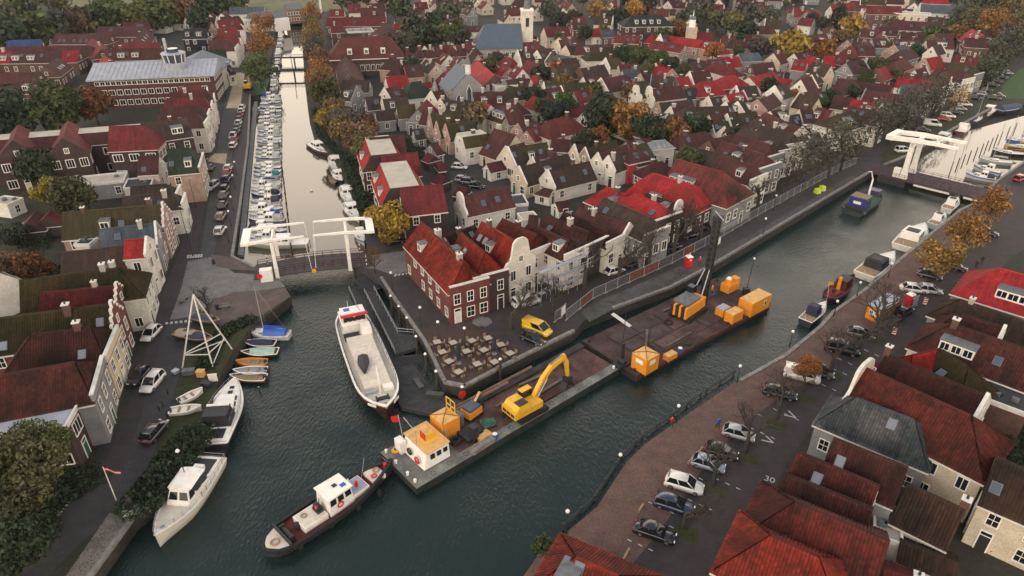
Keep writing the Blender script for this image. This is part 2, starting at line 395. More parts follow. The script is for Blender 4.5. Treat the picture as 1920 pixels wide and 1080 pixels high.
# fields and far land
paving('field', [(-900, 420), (-60, 440), (-300, 900), (-900, 900)], 'field', 1, True)
paving('field', [(300, 330), (900, 330), (900, 900), (300, 900)], 'field', 1, True)
# left bank
paving('road', [(330, 585), (372, 500), (383, 430), (397, 340), (410, 260), (428, 150), (455, 50), (478, 12), (492, 12), (476, 60), (470, 120), (460, 170), (440, 250), (430, 340), (418, 400), (400, 482), (362, 590)], 'asphalt', 2)
paving('road', [(205, 905), (250, 800), (300, 640), (340, 560), (385, 560), (350, 660), (320, 760), (285, 860), (240, 940), (150, 1020), (60, 1110), (-80, 1110), (40, 1000), (110, 940)], 'dark_asphalt', 1)
paving('pavement', [(330, 560), (365, 480), (395, 330), (425, 150), (450, 60), (440, 60), (412, 140), (375, 300), (340, 460), (292, 585), (270, 680), (225, 800), (195, 880), (230, 880), (262, 790), (300, 640)], 'brickroad', 3)
paving('junction', [(318, 600), (340, 540), (352, 490), (395, 482), (440, 512), (495, 515), (520, 518), (535, 538), (470, 548), (400, 560), (372, 592)], 'greypave', 4)
paving('forecourt', [(400, 562), (440, 548), (535, 540), (545, 556), (500, 585), (460, 612), (415, 612), (390, 595)], 'forecourt', 5)
paving('forecourt', [(395, 478), (437, 482), (478, 500), (500, 508), (440, 506), (405, 500)], 'forecourt', 6)
paving('parking_strip', [(402, 478), (437, 480), (452, 380), (466, 270), (470, 178), (458, 178), (441, 270), (425, 380)], 'brickroad', 4)
paving('sandy_track', [(424, 203), (443, 136), (459, 136), (450, 203)], 'sand', 6)
paving('crossing', [(386, 302), (402, 288), (426, 288), (423, 308)], 'sand', 6)
paving('verge', [(165, 1110), (172, 1080), (250, 972), (300, 935), (372, 850), (392, 770), (418, 690), (440, 655), (470, 615), (500, 585), (440, 600), (395, 600), (350, 660), (322, 770), (280, 880), (200, 975), (120, 1080), (90, 1110)], 'verge', 3)
paving('gravel_strip', [(110, 1100), (205, 962), (245, 970), (172, 1078), (150, 1110)], 'gravel', 6)
paving('lawn', [(480, 178), (497, 176), (505, 150), (500, 132), (478, 140)], 'lawn', 4)
paving('garden_ground', [(-60, 1110), (20, 1000), (110, 935), (190, 900), (160, 820), (-60, 820)], 'verge', 4)
paving('garden_ground', [(-100, 560), (80, 520), (180, 330), (60, 300), (-200, 330)], 'garden', 2)
# centre
paving('plaza', [(662, 500), (690, 478), (770, 470), (800, 520), (835, 590), (1010, 570), (1340, 425), (1610, 270), (1780, 150), (1840, 170), (1790, 240), (1642, 316), (1610, 335), (1340, 495), (1150, 578), (1096, 600), (1078, 620), (937, 690), (872, 725), (832, 717), (777, 615), (730, 548)], 'plaza', 2)
paving('terrace_floor', [(782, 618), (868, 605), (950, 640), (1000, 660), (937, 688), (872, 722), (834, 714), (796, 640)], 'terrace', 5)
paving('bridge_approach', [(664, 500), (690, 480), (760, 470), (783, 510), (735, 515), (705, 505)], 'greypave', 6)
paving('lane', [(690, 478), (735, 470), (690, 400), (660, 330), (640, 250), (625, 180), (605, 40), (585, 40), (600, 180), (618, 250), (655, 350), (680, 420)], 'brickroad', 3)
paving('work_strip', [(1105, 604), (1150, 580), (1260, 540), (1340, 497), (1610, 337), (1598, 328), (1400, 445), (1250, 510), (1110, 570), (1090, 585)], 'mud', 5)
paving('car_park', [(830, 340), (870, 300), (930, 320), (1010, 380), (960, 410), (870, 390)], 'brickroad', 4)
paving('garden_ground', [(840, 250), (1100, 190), (1300, 260), (1290, 300), (1000, 330), (870, 300)], 'garden', 3)
paving('lawn', [(1875, 185), (1960, 184), (1990, 110), (1915, 128), (1880, 160)], 'lawn', 5)
paving('parking_strip', [(1650, 290), (1700, 255), (1790, 190), (1868, 130), (1895, 128), (1865, 190), (1790, 238), (1700, 290), (1660, 305)], 'verge', 4)
# right bank
paving('parking_paving', [(1010, 1040), (1062, 998), (1120, 950), (1175, 866), (1210, 832), (1270, 790), (1385, 712), (1470, 665), (1535, 612), (1615, 546), (1690, 482), (1800, 392), (1838, 375), (1850, 400), (1760, 500), (1690, 580), (1600, 640), (1545, 700), (1470, 740), (1400, 790), (1330, 860), (1290, 920), (1230, 1010), (1160, 1110), (960, 1110)], 'redpave', 2)
paving('street', [(1838, 375), (1866, 340), (1960, 290), (1990, 420), (1900, 480), (1840, 540), (1760, 610), (1680, 660), (1600, 710), (1540, 780), (1480, 860), (1430, 960), (1380, 1110), (1140, 1110), (1230, 1005), (1290, 920), (1330, 860), (1400, 790), (1470, 740), (1545, 700), (1600, 640), (1690, 580), (1760, 500), (1850, 400)], 'brickroad', 3)
# ================================================================ HOUSES
ROOFC = {'brn': (0.072, 0.024, 0.023), 'brn2': (0.113, 0.024, 0.022), 'dk': (0.049, 0.029, 0.024), 'red': (.27, .015, .019), 'red2': (0.130, 0.018, 0.022), 'moss': (0.047, 0.037, 0.017),
         'slate': (.075, .085, .108), 'org': (0.227, 0.029, 0.020), 'blk': (0.022, 0.024, 0.029), 'zinc': (0.252, 0.269, 0.311), 'blue': (0.034, 0.050, 0.151), 'green': (0.018, 0.029, 0.018), 'pink': (0.353, 0.042, 0.050)}
ROOFN = {'brn': 'brown-red tiled', 'brn2': 'weathered red tiled', 'dk': 'dark brown', 'red': 'bright red', 'red2': 'deep red', 'moss': 'mossy brown', 'slate': 'slate grey', 'org': 'orange-red tiled', 'blk': 'black', 'zinc': 'pale zinc', 'blue': 'blue', 'green': 'dark green', 'pink': 'pinkish red'}
WALLC = {'wht': (.66, .625, .57), 'crm': (.60, .51, .39), 'gry': (.24, .24, .25), 'bri': (.13, .075, .062), 'redb': (.14, .052, .046), 'dkb': (.062, .042, .040), 'pnk': (.40, .27, .225), 'blk': (.02, .022, .026), 'redp': (.42, .05, .05)}
WALLN = {'wht': 'white', 'crm': 'cream', 'gry': 'grey', 'bri': 'brick', 'redb': 'red-brick', 'dkb': 'dark brick', 'pnk': 'pinkish brick', 'blk': 'black', 'redp': 'red-painted'}
SPECS = []; FOOT = []
_T = [0, 0, .25]
def T(i, j): _T[:] = [480 * i, 270 * j, .25]
def TO(ox, oy, k): _T[:] = [ox, oy, k]
ROW = ['', '', 'house']
def row(group, where, axis='x'): ROW[:] = [group, where, axis]
ROWN = {}
SMALLER = ('in the old town middle', 'around the grey chapel', 'near the playing field', 'among the long red terraces', 'behind the quay row', 'in the upper left estate', 'in gabled lanes beside the hedge')
HS = [1.0]
def H(x1, y1, x2, y2, hr, w, he, roof, wall, ends='gg', **o):
    k = HS[0]
    if ROW[1] in SMALLER: k *= .88; w *= .9
    hr *= k; he *= k
    A = g(_T[0] + x1 * _T[2], _T[1] + y1 * _T[2], hr); B = g(_T[0] + x2 * _T[2], _T[1] + y2 * _T[2], hr)
    return HW((A.x, A.y), (B.x, B.y), hr, w, he, roof, wall, ends, **o)
def HW(A, B, hr, w, he, roof, wall, ends='gg', **o):
    ang = toward(A, B); L = math.dist(A, B)
    ins = {'g': 0, 'p': 0, 'n': 0, 's': 0, 'h': w * .42, 'c': 1.9}
    ia, ib = ins[ends[0]], ins[ends[1]]
    if o.get('flat') or o.get('ft'): ia = ib = 0
    c_, s_ = math.cos(ang), math.sin(ang)
    A2 = (A[0] - c_ * ia, A[1] - s_ * ia); B2 = (B[0] + c_ * ib, B[1] + s_ * ib)
    C = ((A2[0] + B2[0]) / 2, (A2[1] + B2[1]) / 2); LL = L + ia + ib
    lab = o.get('label')
    sp = dict(C=C, ang=ang, L=LL, ia=ia, ib=ib, hr=hr, w=w, he=he, roof=roof, wall=wall, ends=ends, o=o, group=ROW[0], where=ROW[1], axis=ROW[2], label=lab)
    SPECS.append(sp); FOOT.append((C, ang, LL / 2, w / 2, he)); return sp
def inside(x, y, pad=0.0, skip=None, hmin=0):
    for k, (C, a, l, w, he) in enumerate(FOOT):
        if k == skip or he < hmin: continue
        dx, dy = x - C[0], y - C[1]
        if dx * dx + dy * dy > (l + w + pad) ** 2: continue
        c_, s_ = math.cos(a), math.sin(a)
        if abs(dx * c_ + dy * s_) < l + pad and abs(-dx * s_ + dy * c_) < w + pad: return True
    return False
_WM = {}
def window_mesh(w, h, kind, near):
    """frame proud of the wall, pane behind it; local: x along wall, -y outward, origin at window centre"""
    w, h = round(w * 4) / 4, round(h * 4) / 4
    key = (w, h, kind, near)
    if key in _WM: return _WM[key]
    fr = MB(); b_ = .11 if near else .15; d = -.09
    fr.box(-w / 2 - b_, -w / 2, d, 0, -h / 2 - b_, h / 2 + b_); fr.box(w / 2, w / 2 + b_, d, 0, -h / 2 - b_, h / 2 + b_)
    fr.box(-w / 2, w / 2, d, 0, h / 2, h / 2 + b_); fr.box(-w / 2 - .04, w / 2 + .04, d - .06, 0, -h / 2 - b_ - .002, -h / 2)
    if kind == 'sash': fr.box(-w / 2, w / 2, -.06, 0, -.03, .04); fr.box(-.025, .025, -.055, 0, -h / 2, h / 2)
    elif kind == 'cross': fr.box(-.035, .035, -.06, 0, -h / 2, h / 2)
    elif kind == 'wide':
        for k in (-1 / 6, 1 / 6): fr.box(w * k - .04, w * k + .04, -.06, 0, -h / 2, h / 2)
    if kind == 'arch': fr.box(-.04, .04, -.06, 0, -h / 2, h / 2)
    pn = MB().box(-w / 2, w / 2, -.03, 0, -h / 2, h / 2)
    if near: r_ = (fr.mesh('window', ['white']), pn.mesh('pane', ['glass']))
    else:
        n0 = len(fr.f); fr.add(pn.v, pn.f, 1); r_ = (fr.mesh('window', ['white', 'glass']), None)
    _WM[key] = r_; return r_
_DM = {}
def door_mesh(c):
    if c in _DM: return _DM[c]
    d = MB(); d.box(-.5, .5, -.06, 0, 0, 2.1, 0); d.box(-.62, -.5, -.1, 0, 0, 2.75, 1); d.box(.5, .62, -.1, 0, 0, 2.75, 1); d.box(-.5, .5, -.1, 0, 2.63, 2.75, 1); d.box(-.5, .5, -.1, 0, 2.1, 2.18, 1); d.box(-.5, .5, -.04, 0, 2.18, 2.63, 2)
    _DM[c] = d.mesh('door', [c, 'white', 'glass']); return _DM[c]
def place_win(root, p, yaw, w, h, kind, near, name='window'):
    fm, pm = window_mesh(w, h, kind, near)
    o = put(name, fm, root, p, yaw)
    if pm: put('pane', pm, o)
    return o
def tile_face(mb_store, P0, P1, P2, P3):
    """pantiles on the plane P0-P1 (eave) to P3-P2 (ridge); trapezoids are clipped. numpy grid"""
    P0, P1, P2, P3 = (np.array(p, float) for p in (P0, P1, P2, P3))
    U = P1 - P0; Lu = np.linalg.norm(U); U /= Lu
    V = P3 - P0; V = V - U * V.dot(U); S = np.linalg.norm(V); V /= S; N = np.cross(U, V)
    x3, x2 = (P3 - P0).dot(U), (P2 - P0).dot(U)
    n = max(1, round(Lu / .32)); m_ = max(1, round(S / .38))
    xs = np.linspace(0, Lu, 4 * n + 1); prof = np.tile([0.0, .075, .105, .05], n); prof = np.append(prof, 0.0)
    lines = []; uvs = []
    for j in range(m_):
        for e, lift in ((0, .05), (1, .008)):
            v = (j + e) * S / m_
            lo = x3 * v / S; hi = Lu + (x2 - Lu) * v / S
            x = np.clip(xs, lo, hi)
            pts = P0 + np.outer(x, U) + V * v + np.outer(prof + lift, N)
            lines.append(pts); uvs.append(np.stack([x, np.full_like(x, v - (.001 if e else -.001))], 1))
    mb_store.append((np.array(lines), np.array(uvs)))
def grid_mesh(name, grids, mat):
    V = []; Fq = []; UV = []; base = 0
    for ln, uv in grids:
        r_, c_ = ln.shape[:2]
        idx = np.arange(r_ * c_).reshape(r_, c_) + base
        q = np.stack([idx[:-1, :-1], idx[:-1, 1:], idx[1:, 1:], idx[1:, :-1]], -1).reshape(-1, 4)
        P = ln.reshape(-1, 3); qq = q - base
        wd = np.abs(P[qq[:, 0]] - P[qq[:, 1]]).sum(1) + np.abs(P[qq[:, 2]] - P[qq[:, 3]]).sum(1)
        q = q[wd > 1e-4]
        V.append(P); Fq.append(q); UV.append(uv.reshape(-1, 2)); base += r_ * c_
    V = np.concatenate(V); Fq = np.concatenate(Fq); UV = np.concatenate(UV)
    me = bpy.data.meshes.new(name); nf = len(Fq)
    me.vertices.add(len(V)); me.vertices.foreach_set('co', V.astype(np.float32).ravel())
    me.loops.add(nf * 4); me.loops.foreach_set('vertex_index', Fq.astype(np.int32).ravel())
    me.polygons.add(nf); me.polygons.foreach_set('loop_start', np.arange(0, nf * 4, 4, dtype=np.int32))
    l = me.uv_layers.new(name='UVMap'); l.data.foreach_set('uv', UV[Fq.ravel()].astype(np.float32).ravel())
    me.materials.append(MATS[mat]); me.update(calc_edges=True); me.validate(); return me
def flat_(o): return o.get('flat')
def build_house(k, sp):
    o = sp['o']; L, w, hr, he = sp['L'], sp['w'], sp['hr'], sp['he']; ends = sp['ends']
    rn = random.Random(k * 31 + 5)
    C = sp['C']; ang = sp['ang']; h2, w2 = L / 2, w / 2
    dist = math.hypot(C[0], C[1])
    near = dist < 118 and not o.get('far'); mid = dist < 175
    wallc, roofc = sp['wall'], sp['roof']
    kind = o.get('kind') or ('canal_house' if sp['where'] in ('in the plaza quay row', 'along the left canal road', 'along the far canal street') else 'cottage' if he <= 4.6 and not flat_(o) else 'terraced_house' if sp['where'] in ('in the upper left estate', 'among the long red terraces', 'scattered in the left estate', 'along the top edge', 'along the top right edge') else 'house')
    cat = o.get('cat', 'house' if kind in ('canal_house', 'terraced_house') else kind.replace('_', ' '))
    if sp['label']: lab = sp['label']
    else:
        rw = 'flat roof' if o.get('flat') else ROOFN[roofc] + ' roof'
        lab = f"{WALLN[wallc]} {kind.replace('_', ' ')}, {rw}, {ORD[sp['n']]} from {'left' if sp['axis'] == 'x' else 'front'} {sp['where']}"
    root = thing(kind, lab, cat, (C[0], C[1], 0), ang, sp['group'])
    def jig(c_, a):
        f_ = 1 + rn.uniform(-a, a); return tuple(v * f_ * (1 + rn.uniform(-.03, .03)) for v in c_)
    wc = jig(WALLC[wallc], .12); rc = jig(ROOFC[roofc], .15)
    wm = 'brick' if wallc in ('bri', 'redb', 'dkb', 'pnk') else 'plaster'
    flat = o.get('flat'); ft = o.get('ft'); man = o.get('man')
    prof = [(w2, he), (0.0, hr)]
    if man: prof = [(w2, he), (w2 - man[0], he + man[1]), (0.0, hr)]
    if ft: prof = [(w2, he), (w2 - ft, hr)]
    xa = lambda t: -h2 + sp['ia'] * t
    xb = lambda t: h2 - sp['ib'] * t
    # ---- walls
    wb = MB(); e_in = .02
    def end_poly(x, gable):
        if flat: zt = hr
        pts = [(x, -w2, -.3), (x, w2, -.3), (x, w2, he)]
        if gable:
            for (y, z) in prof[1:]:
                pts.append((x, y, z))
            if ft or man:
                for (y, z) in reversed(prof[1:] if ft else prof[1:-1]): pts.append((x, -y, z))
        pts.append((x, -w2, he)); return pts
    gA = not flat and sp['ia'] == 0; gB = not flat and sp['ib'] == 0
    for sgn in (-1, 1):
        v = [(-h2, sgn * w2, -.3), (h2, sgn * w2, -.3), (h2, sgn * w2, he), (-h2, sgn * w2, he)]
        wb.add(v, [(0, 1, 2, 3) if sgn < 0 else (3, 2, 1, 0)])
    pa = end_poly(-h2, gA); wb.add(pa, [tuple(range(len(pa) - 1, -1, -1))])
    pb = end_poly(h2, gB); wb.add(pb, [tuple(range(len(pb)))])
    wall = wb.build('wall', wm, root, color=wc)
    # ---- roof
    if flat:
        rb = MB(); rb.box(-h2, h2, -w2, w2, he - .05, he + .02, 0)
        for s_ in (-1, 1):
            rb.box(-h2 - .08, h2 + .08, s_ * w2 - .13, s_ * w2 + .13, he - .35, he + .28, 1); rb.box(s_ * h2 - .13, s_ * h2 + .13, -w2 + .14, w2 - .14, he - .35, he + .28, 1)
        rb.build('roof', [o.get('top', 'bitumen'), 'trim'], root)
        for _ in range(rn.randint(1, 3)):
            px_, py_ = rn.uniform(-h2 * .6, h2 * .6), rn.uniform(-w2 * .5, w2 * .5)
            MB().box(px_ - .4, px_ + .4, py_ - .3, py_ + .3, he + .02, he + .5).build('roof_vent', 'lead', root)
    else:
        ov = .28; gv = .12
        lv = []
        for i, (y, z) in enumerate(prof):
            t = (z - he) / (hr - he)
            if i == 0:
                sl = (prof[1][1] - he) / max(.1, (w2 - prof[1][0]))
                y += ov; z -= ov * sl
                x0 = -h2 - (gv if gA and ends[0] == 'g' else (0 if gA else ov)); x1 = h2 + (gv if gB and ends[1] == 'g' else (0 if gB else ov))
                if ends[0] == 'c': x0 = -h2
                if ends[1] == 'c': x1 = h2
            else:
                x0 = xa(t) - (gv if gA and ends[0] == 'g' else 0); x1 = xb(t) + (gv if gB and ends[1] == 'g' else 0)
            lv.append((x0, x1, y, z))
        rb = MB(); rb.uv = []; grids = []
        def face(pts, mi=0, thick=.0):
            rb.add(pts, [tuple(range(len(pts)))], mi)
            p0 = Vector(pts[0]); U = (Vector(pts[1]) - p0).normalized(); N = U.cross(Vector(pts[-1]) - p0); V = N.cross(U).normalized() if N.length > 1e-6 else Vector((0, 0, 1))
            for p in pts:
                d = Vector(p) - p0; rb.uv += [d.dot(U), d.dot(V)]
        for i in range(len(lv) - 1):
            a, b_ = lv[i], lv[i + 1]
            quads = [[(a[0], -a[2], a[3]), (a[1], -a[2], a[3]), (b_[1], -b_[2], b_[3]), (b_[0], -b_[2], b_[3])],
                     [(a[1], a[2], a[3]), (a[0], a[2], a[3]), (b_[0], b_[2], b_[3]), (b_[1], b_[2], b_[3])]]
            if sp['ia'] > 0: quads.append([(a[0], a[2], a[3]), (a[0], -a[2], a[3]), (b_[0], -b_[2], b_[3]), (b_[0], b_[2], b_[3])])
            if sp['ib'] > 0: quads.append([(a[1], -a[2], a[3]), (a[1], a[2], a[3]), (b_[1], b_[2], b_[3]), (b_[1], -b_[2], b_[3])])
            for q in quads:
                if near and not o.get('notile'): tile_face(grids, *q)
                if b_[2] < 1e-6 and Vector(q[2]) == Vector(q[3]): q = q[:3]
                face(q)
        if ft:
            t_ = lv[-1]; face([(t_[0], -t_[2], t_[3]), (t_[1], -t_[2], t_[3]), (t_[1], t_[2], t_[3]), (t_[0], t_[2], t_[3])], 1)
        # underside / thickness
        a = lv[0]; n0 = len(rb.v)
        ring = [(a[0], -a[2], a[3]), (a[1], -a[2], a[3]), (a[1], a[2], a[3]), (a[0], a[2], a[3])]
        for q0, q1 in zip(ring, ring[1:] + ring[:1]):
            face([q0, (q0[0], q0[1], q0[2] - .16), (q1[0], q1[1], q1[2] - .16), q1], 2)
        rcol = rc
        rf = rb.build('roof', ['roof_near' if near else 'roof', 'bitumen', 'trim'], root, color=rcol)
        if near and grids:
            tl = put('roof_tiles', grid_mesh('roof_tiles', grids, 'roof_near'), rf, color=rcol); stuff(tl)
        # ridge cap
        if mid and not ft:
            x0, x1 = lv[-1][0], lv[-1][1]; rg = []
            nn = max(2, int((x1 - x0) / .4)); 
            if x1 - x0 > .5:
                for i in range(nn * 2 + 1):
                    x = x0 + (x1 - x0) * i / (2 * nn); r_ = .15 + (.03 if i % 2 else 0)
                    rg.append([(x, r_ * math.cos(t), hr + r_ * math.sin(t) - .02) for t in (math.pi, 2.2, math.pi / 2, .94, 0)])
                MB().loft(rg, 0, caps=False, closed=False).build('ridge_cap', 'roof_near' if near else 'roof', rf, color=tuple(v * 1.25 for v in rc))
        if mid:
            for s_ in (-1, 1): MB().box(a[0], a[1], s_ * a[2] - .06, s_ * a[2] + .09, a[3] - .2, a[3] - .03).build('gutter', 'trim', root)
    # ---- end dressings
    for ei, (e, sx) in enumerate(zip(ends, (-1, 1))):
        x = sx * h2; th = .32; q = MB()
        if flat: continue
        if e == 'p':
            out = [(-w2 - .12, he - .5), (-w2 - .12, he + .35)] + [(-y, z + .45) for y, z in prof[1:]][:] 
            out += [(y, z + .45) for y, z in reversed(prof[1:-1])] + [(w2 + .12, he + .35), (w2 + .12, he - .5)]
        elif e == 'n':
            top = hr + .9; nk = w * .2
            out = [(-w2, he - .8), (-w2, he + .3), (-w2 * .86, he + .9), (-w2 * .70, he + 1.2), (-w2 * .58, he + (hr - he) * .45), (-w2 * .5, he + (hr - he) * .8), (-nk * 1.1, hr + .2), (-nk * .8, top - .25), (-nk * .4, top), (nk * .4, top), (nk * .8, top - .25), (nk * 1.1, hr + .2), (w2 * .5, he + (hr - he) * .8), (w2 * .58, he + (hr - he) * .45), (w2 * .70, he + 1.2), (w2 * .86, he + .9), (w2, he + .3), (w2, he - .8)]
        elif e == 's':
            out = [(-w2 - .1, he - .6)]; ns = 5
            for i in range(ns):
                yy = -w2 - .1 + (w2 - .3) * i / (ns - 1); z0 = he + (hr + .6 - he) * (i + .7) / (ns - .1)
                out += [(yy, z0 if i == 0 else out[-1][1]), (yy, z0)] if i else [(yy, z0)]
            out += [(-y, z) for y, z in reversed(out)]
        elif e == 'c':
            hc = he + 1.0; out = [(-w2, he - .6), (-w2, hc), (w2, hc), (w2, he - .6)]
        else: continue
        n_ = len(out); xo, xi = x + sx * .06, x - sx * (th - .06)
        v = [(xo, y, z) for y, z in out] + [(xi, y, z) for y, z in out]
        tri = [tuple(t) for t in tessellate_polygon([[Vector((y, z, 0)) for y, z in out]])]
        q.add(v, tri + [tuple(n_ + i for i in t[::-1]) for t in tri]); q.add(v, [(i, (i + 1) % n_, n_ + (i + 1) % n_, n_ + i) for i in range(n_)])
        gb = q.build('cornice' if e == 'c' else 'gable', wm, root, color=wc)
        cpm = MB()
        for (y0, z0), (y1, z1) in zip(out[1:], out[2:-1]):
            if e == 'c' or mid: cpm.beam((x - sx * .1, y0, z0 + .04), (x - sx * .1, y1, z1 + .04), .46 if e == 'c' else .40, .12 if e != 'c' else .22)
        if cpm.v: cpm.build('coping', 'trim', gb)
    # ---- windows on the walls that the photograph looks at
    def wallrun(p0, p1, h, gable_top=None, front=False):
        d = Vector((p1[0] - p0[0], p1[1] - p0[1])); Lw = d.length; d.normalize(); nrm = Vector((d.y, -d.x))
        yaw = math.atan2(d.y, d.x)
        ca, sa = math.cos(ang), math.sin(ang)
        mx, my = (p0[0] + p1[0]) / 2, (p0[1] + p1[1]) / 2
        W = (C[0] + mx * ca - my * sa, C[1] + mx * sa + my * ca); nw = (nrm.x * ca - nrm.y * sa, nrm.x * sa + nrm.y * ca)
        if nw[0] * -W[0] + nw[1] * -W[1] <= 0: return
        ww = o.get('ww', 1.05 if not front else 1.0); gap = o.get('gap', 2.3 if front else 3.0)
        nc = max(1, int(Lw / gap)); fl = max(1, int((h - .2) / 2.75)); fh = h / fl
        kd = o.get('win', rn.choice(['sash', 'sash', 'cross']))
        def clear(s_, z):
            q = (p0[0] + d.x * s_ + nrm.x * .7, p0[1] + d.y * s_ + nrm.y * .7)
            return not inside(C[0] + q[0] * ca - q[1] * sa, C[1] + q[0] * sa + q[1] * ca, .1, k, z - 1.2)
        door_col = rn.randrange(nc) if front or rn.random() < .4 else -1
        for f_ in range(fl):
            for c_ in range(nc):
                s_ = Lw * (c_ + .5) / nc; zc = f_ * fh + fh * .54
                if not clear(s_, zc): continue
                off = -.0 if not front else -.0
                p = (p0[0] + d.x * s_ + nrm.x * (.07 if front == 'c' else .01), p0[1] + d.y * s_ + nrm.y * (.07 if front == 'c' else .01), zc)
                if f_ == 0 and c_ == door_col:
                    put('door', door_mesh(rn.choice(['dark', 'green_pipe', 'dark', 'trim'])), root, (p[0], p[1], 0), yaw); continue
                if not front and rn.random() < .18: continue
                wh = min(fh * .58, 1.75 if front else 1.4)
                place_win(root, p, yaw, ww * (1.15 if f_ == 0 and front else 1), wh, kd, near)
        if gable_top and gable_top - h > 1.6 and clear(Lw / 2, h + 1):
            place_win(root, (mx + nrm.x * .07, my + nrm.y * .07, h + (gable_top - h) * .32), yaw, .75, 1.1, kd, near)
    if not o.get('nowin'):
        hh = he - (.25 if flat else .05)
        wallrun((-h2, -w2), (h2, -w2), hh); wallrun((h2, w2), (-h2, w2), hh)
        wallrun((h2, -w2), (h2, w2), hh, hr if gB else None, 'c' if ends[1] in 'cpns' else (L > w * .9 and 'f'))
        wallrun((-h2, w2), (-h2, -w2), hh, hr if gA else None, 'c' if ends[0] in 'cpns' else False)
    if flat: return root
    # ---- dormers, skylights, chimneys
    side = -1 if (math.sin(ang) * C[0] - math.cos(ang) * C[1]) * -1 > 0 else 1
    # visible long side: outward normal (local -y) in world is (sin, -cos)
    nwx, nwy = math.sin(ang), -math.cos(ang)
    side = -1 if nwx * -C[0] + nwy * -C[1] > 0 else 1
    slope = (hr - he) / w2 if not ft else 1
    if man or ft:
        dor = o.get('dor', []); sk = []
    else:
        dor = o.get('dor', [(rn.uniform(.3, .7), 1.3, 0)] if rn.random() < (.22 if dist < 240 else .12) and L > 5 else [])
        sk = o.get('sk', [(rn.uniform(.2, .8), rn.uniform(.35, .65)) for _ in range(rn.choice([0, 0, 1, 1, 2]))])
    r0, r1 = -h2 + sp['ia'], h2 - sp['ib']
    for t, dw, s_ in dor:
        sd = side if s_ == 0 else s_ * side
        x = r0 + (r1 - r0) * t; fy = w2 * .78 if not man else w2 + .02
        zb = he + (w2 - fy) * slope if not man else he + .5; zt = min(zb + 1.55, hr - .2)
        if ft: zb, zt, fy = he + .3, he + 1.9, w2 - .2
        yi = max(.15, w2 - (zt - he) / slope - .4) if not ft else w2 - ft - .4
        y0, y1 = sorted((sd * fy, sd * yi))
        dm = MB().box(x - dw / 2, x + dw / 2, y0, y1, zb - .3, zt, 0); dm.box(x - dw / 2 - .12, x + dw / 2 + .12, y0 - .12, y1 + .12, zt, zt + .12, 1)
        d_o = dm.build('dormer', [o.get('dmat', 'trim'), 'lead'], root)
        nwin = max(1, round(dw / 1.3))
        for i in range(nwin):
            wx = x - dw / 2 + dw * (i + .5) / nwin
            fm, pm = window_mesh(dw / nwin - .35, max(.75, zt - zb - .55), 'cross', False)
            put('window', fm, d_o, (wx, sd * fy, (zb + zt) / 2 + .02), 0 if sd < 0 else math.pi)
    for t, f_ in sk:
        x = r0 + (r1 - r0) * t; sd = side
        y = w2 * (1 - f_); z = he + (hr - he) * f_; ll = math.hypot(w2, hr - he)
        dv = Vector((0, -sd * w2 / ll, (hr - he) / ll)); nv = Vector((0, sd * (hr - he) / ll, w2 / ll)); c0 = Vector((x, sd * y, z)) + nv * .06
        def sbox(mb, wx, hx, t0, t1, mi):
            v = [tuple(c0 + Vector((i * wx, 0, 0)) + dv * (j * hx) + nv * t_) for t_ in (t0, t1) for i, j in ((-1, -1), (1, -1), (1, 1), (-1, 1))]
            mb.add(v, [(0, 1, 2, 3), (7, 6, 5, 4), (0, 4, 5, 1), (1, 5, 6, 2), (2, 6, 7, 3), (3, 7, 4, 0)], mi)
        m1 = MB(); sbox(m1, .5, .65, -.06, .10, 0); sbox(m1, .41, .56, .101, .112, 1)
        m1.build('skylight', ['lead', 'skyglass'], root)
    for t in o.get('ch', [rn.uniform(.15, .85)] if rn.random() < .55 else []):
        x = r0 + (r1 - r0) * t; y = rn.uniform(-.5, .5); cm = MB(); s_ = rn.uniform(.32, .45); zt = hr + rn.uniform(.7, 1.3)
        cm.box(x - s_, x + s_, y - s_, y + s_, hr - 1.3, zt, 0); cm.box(x - s_ - .07, x + s_ + .07, y - s_ - .07, y + s_ + .07, zt, zt + .14, 1); cm.cyl((x, y, zt + .14), (x, y, zt + .5), .14, .11, 8, 2)
        cm.build('chimney', [wm if wm == 'brick' else 'brick', 'trim', 'dark'], root, color=(.12, .07, .06) if rn.random() < .6 else (.4, .37, .34))
    return root
# ---------------------------------------------------------------- the houses, ridge by ridge
row('houses on the plaza quay row', 'in the plaza quay row', 'x')
T(1, 1)
H(1240, 585, 1560, 890, 9.5, 7, 5.8, 'org', 'redb', 'gc', sk=[], ch=[.35, .9])
H(1545, 665, 1720, 815, 10, 6.6, 6, 'org', 'dkb', 'gc', dor=[(.2, 1.5, 0)], ch=[])
H(1695, 585, 1985, 745, 10.5, 6.6, 6.5, 'org', 'wht', 'gn', ch=[.2], sk=[(.15, .5), (.3, .5)])
T(2, 1); HS[0] = .87
H(-60, 565, 190, 680, 10, 7, 7, 'brn2', 'wht', 'gc', ch=[], dor=[])
H(130, 590, 430, 725, 9.5, 6, 7, 'brn', 'wht', 'gc', dor=[(.9, 1.3, 0)])
H(270, 535, 580, 660, 9, 6.5, 6.5, 'brn', 'dkb', 'gc', ch=[.55])
H(390, 512, 725, 640, 8.6, 5.5, 6, 'brn', 'wht', 'gc')
H(500, 475, 885, 608, 8.5, 5.5, 5.5, 'brn', 'wht', 'gp')
H(690, 402, 1040, 550, 10, 7, 6.5, 'dk', 'gry', 'gc', sk=[(.2, .5)])
H(915, 370, 1130, 460, 10, 7.5, 7, 'red', 'dkb', 'hc', sk=[(.9, .5)], ch=[.65])
H(1010, 372, 1255, 455, 9, 5.2, 6.5, 'dk', 'wht', 'gn')
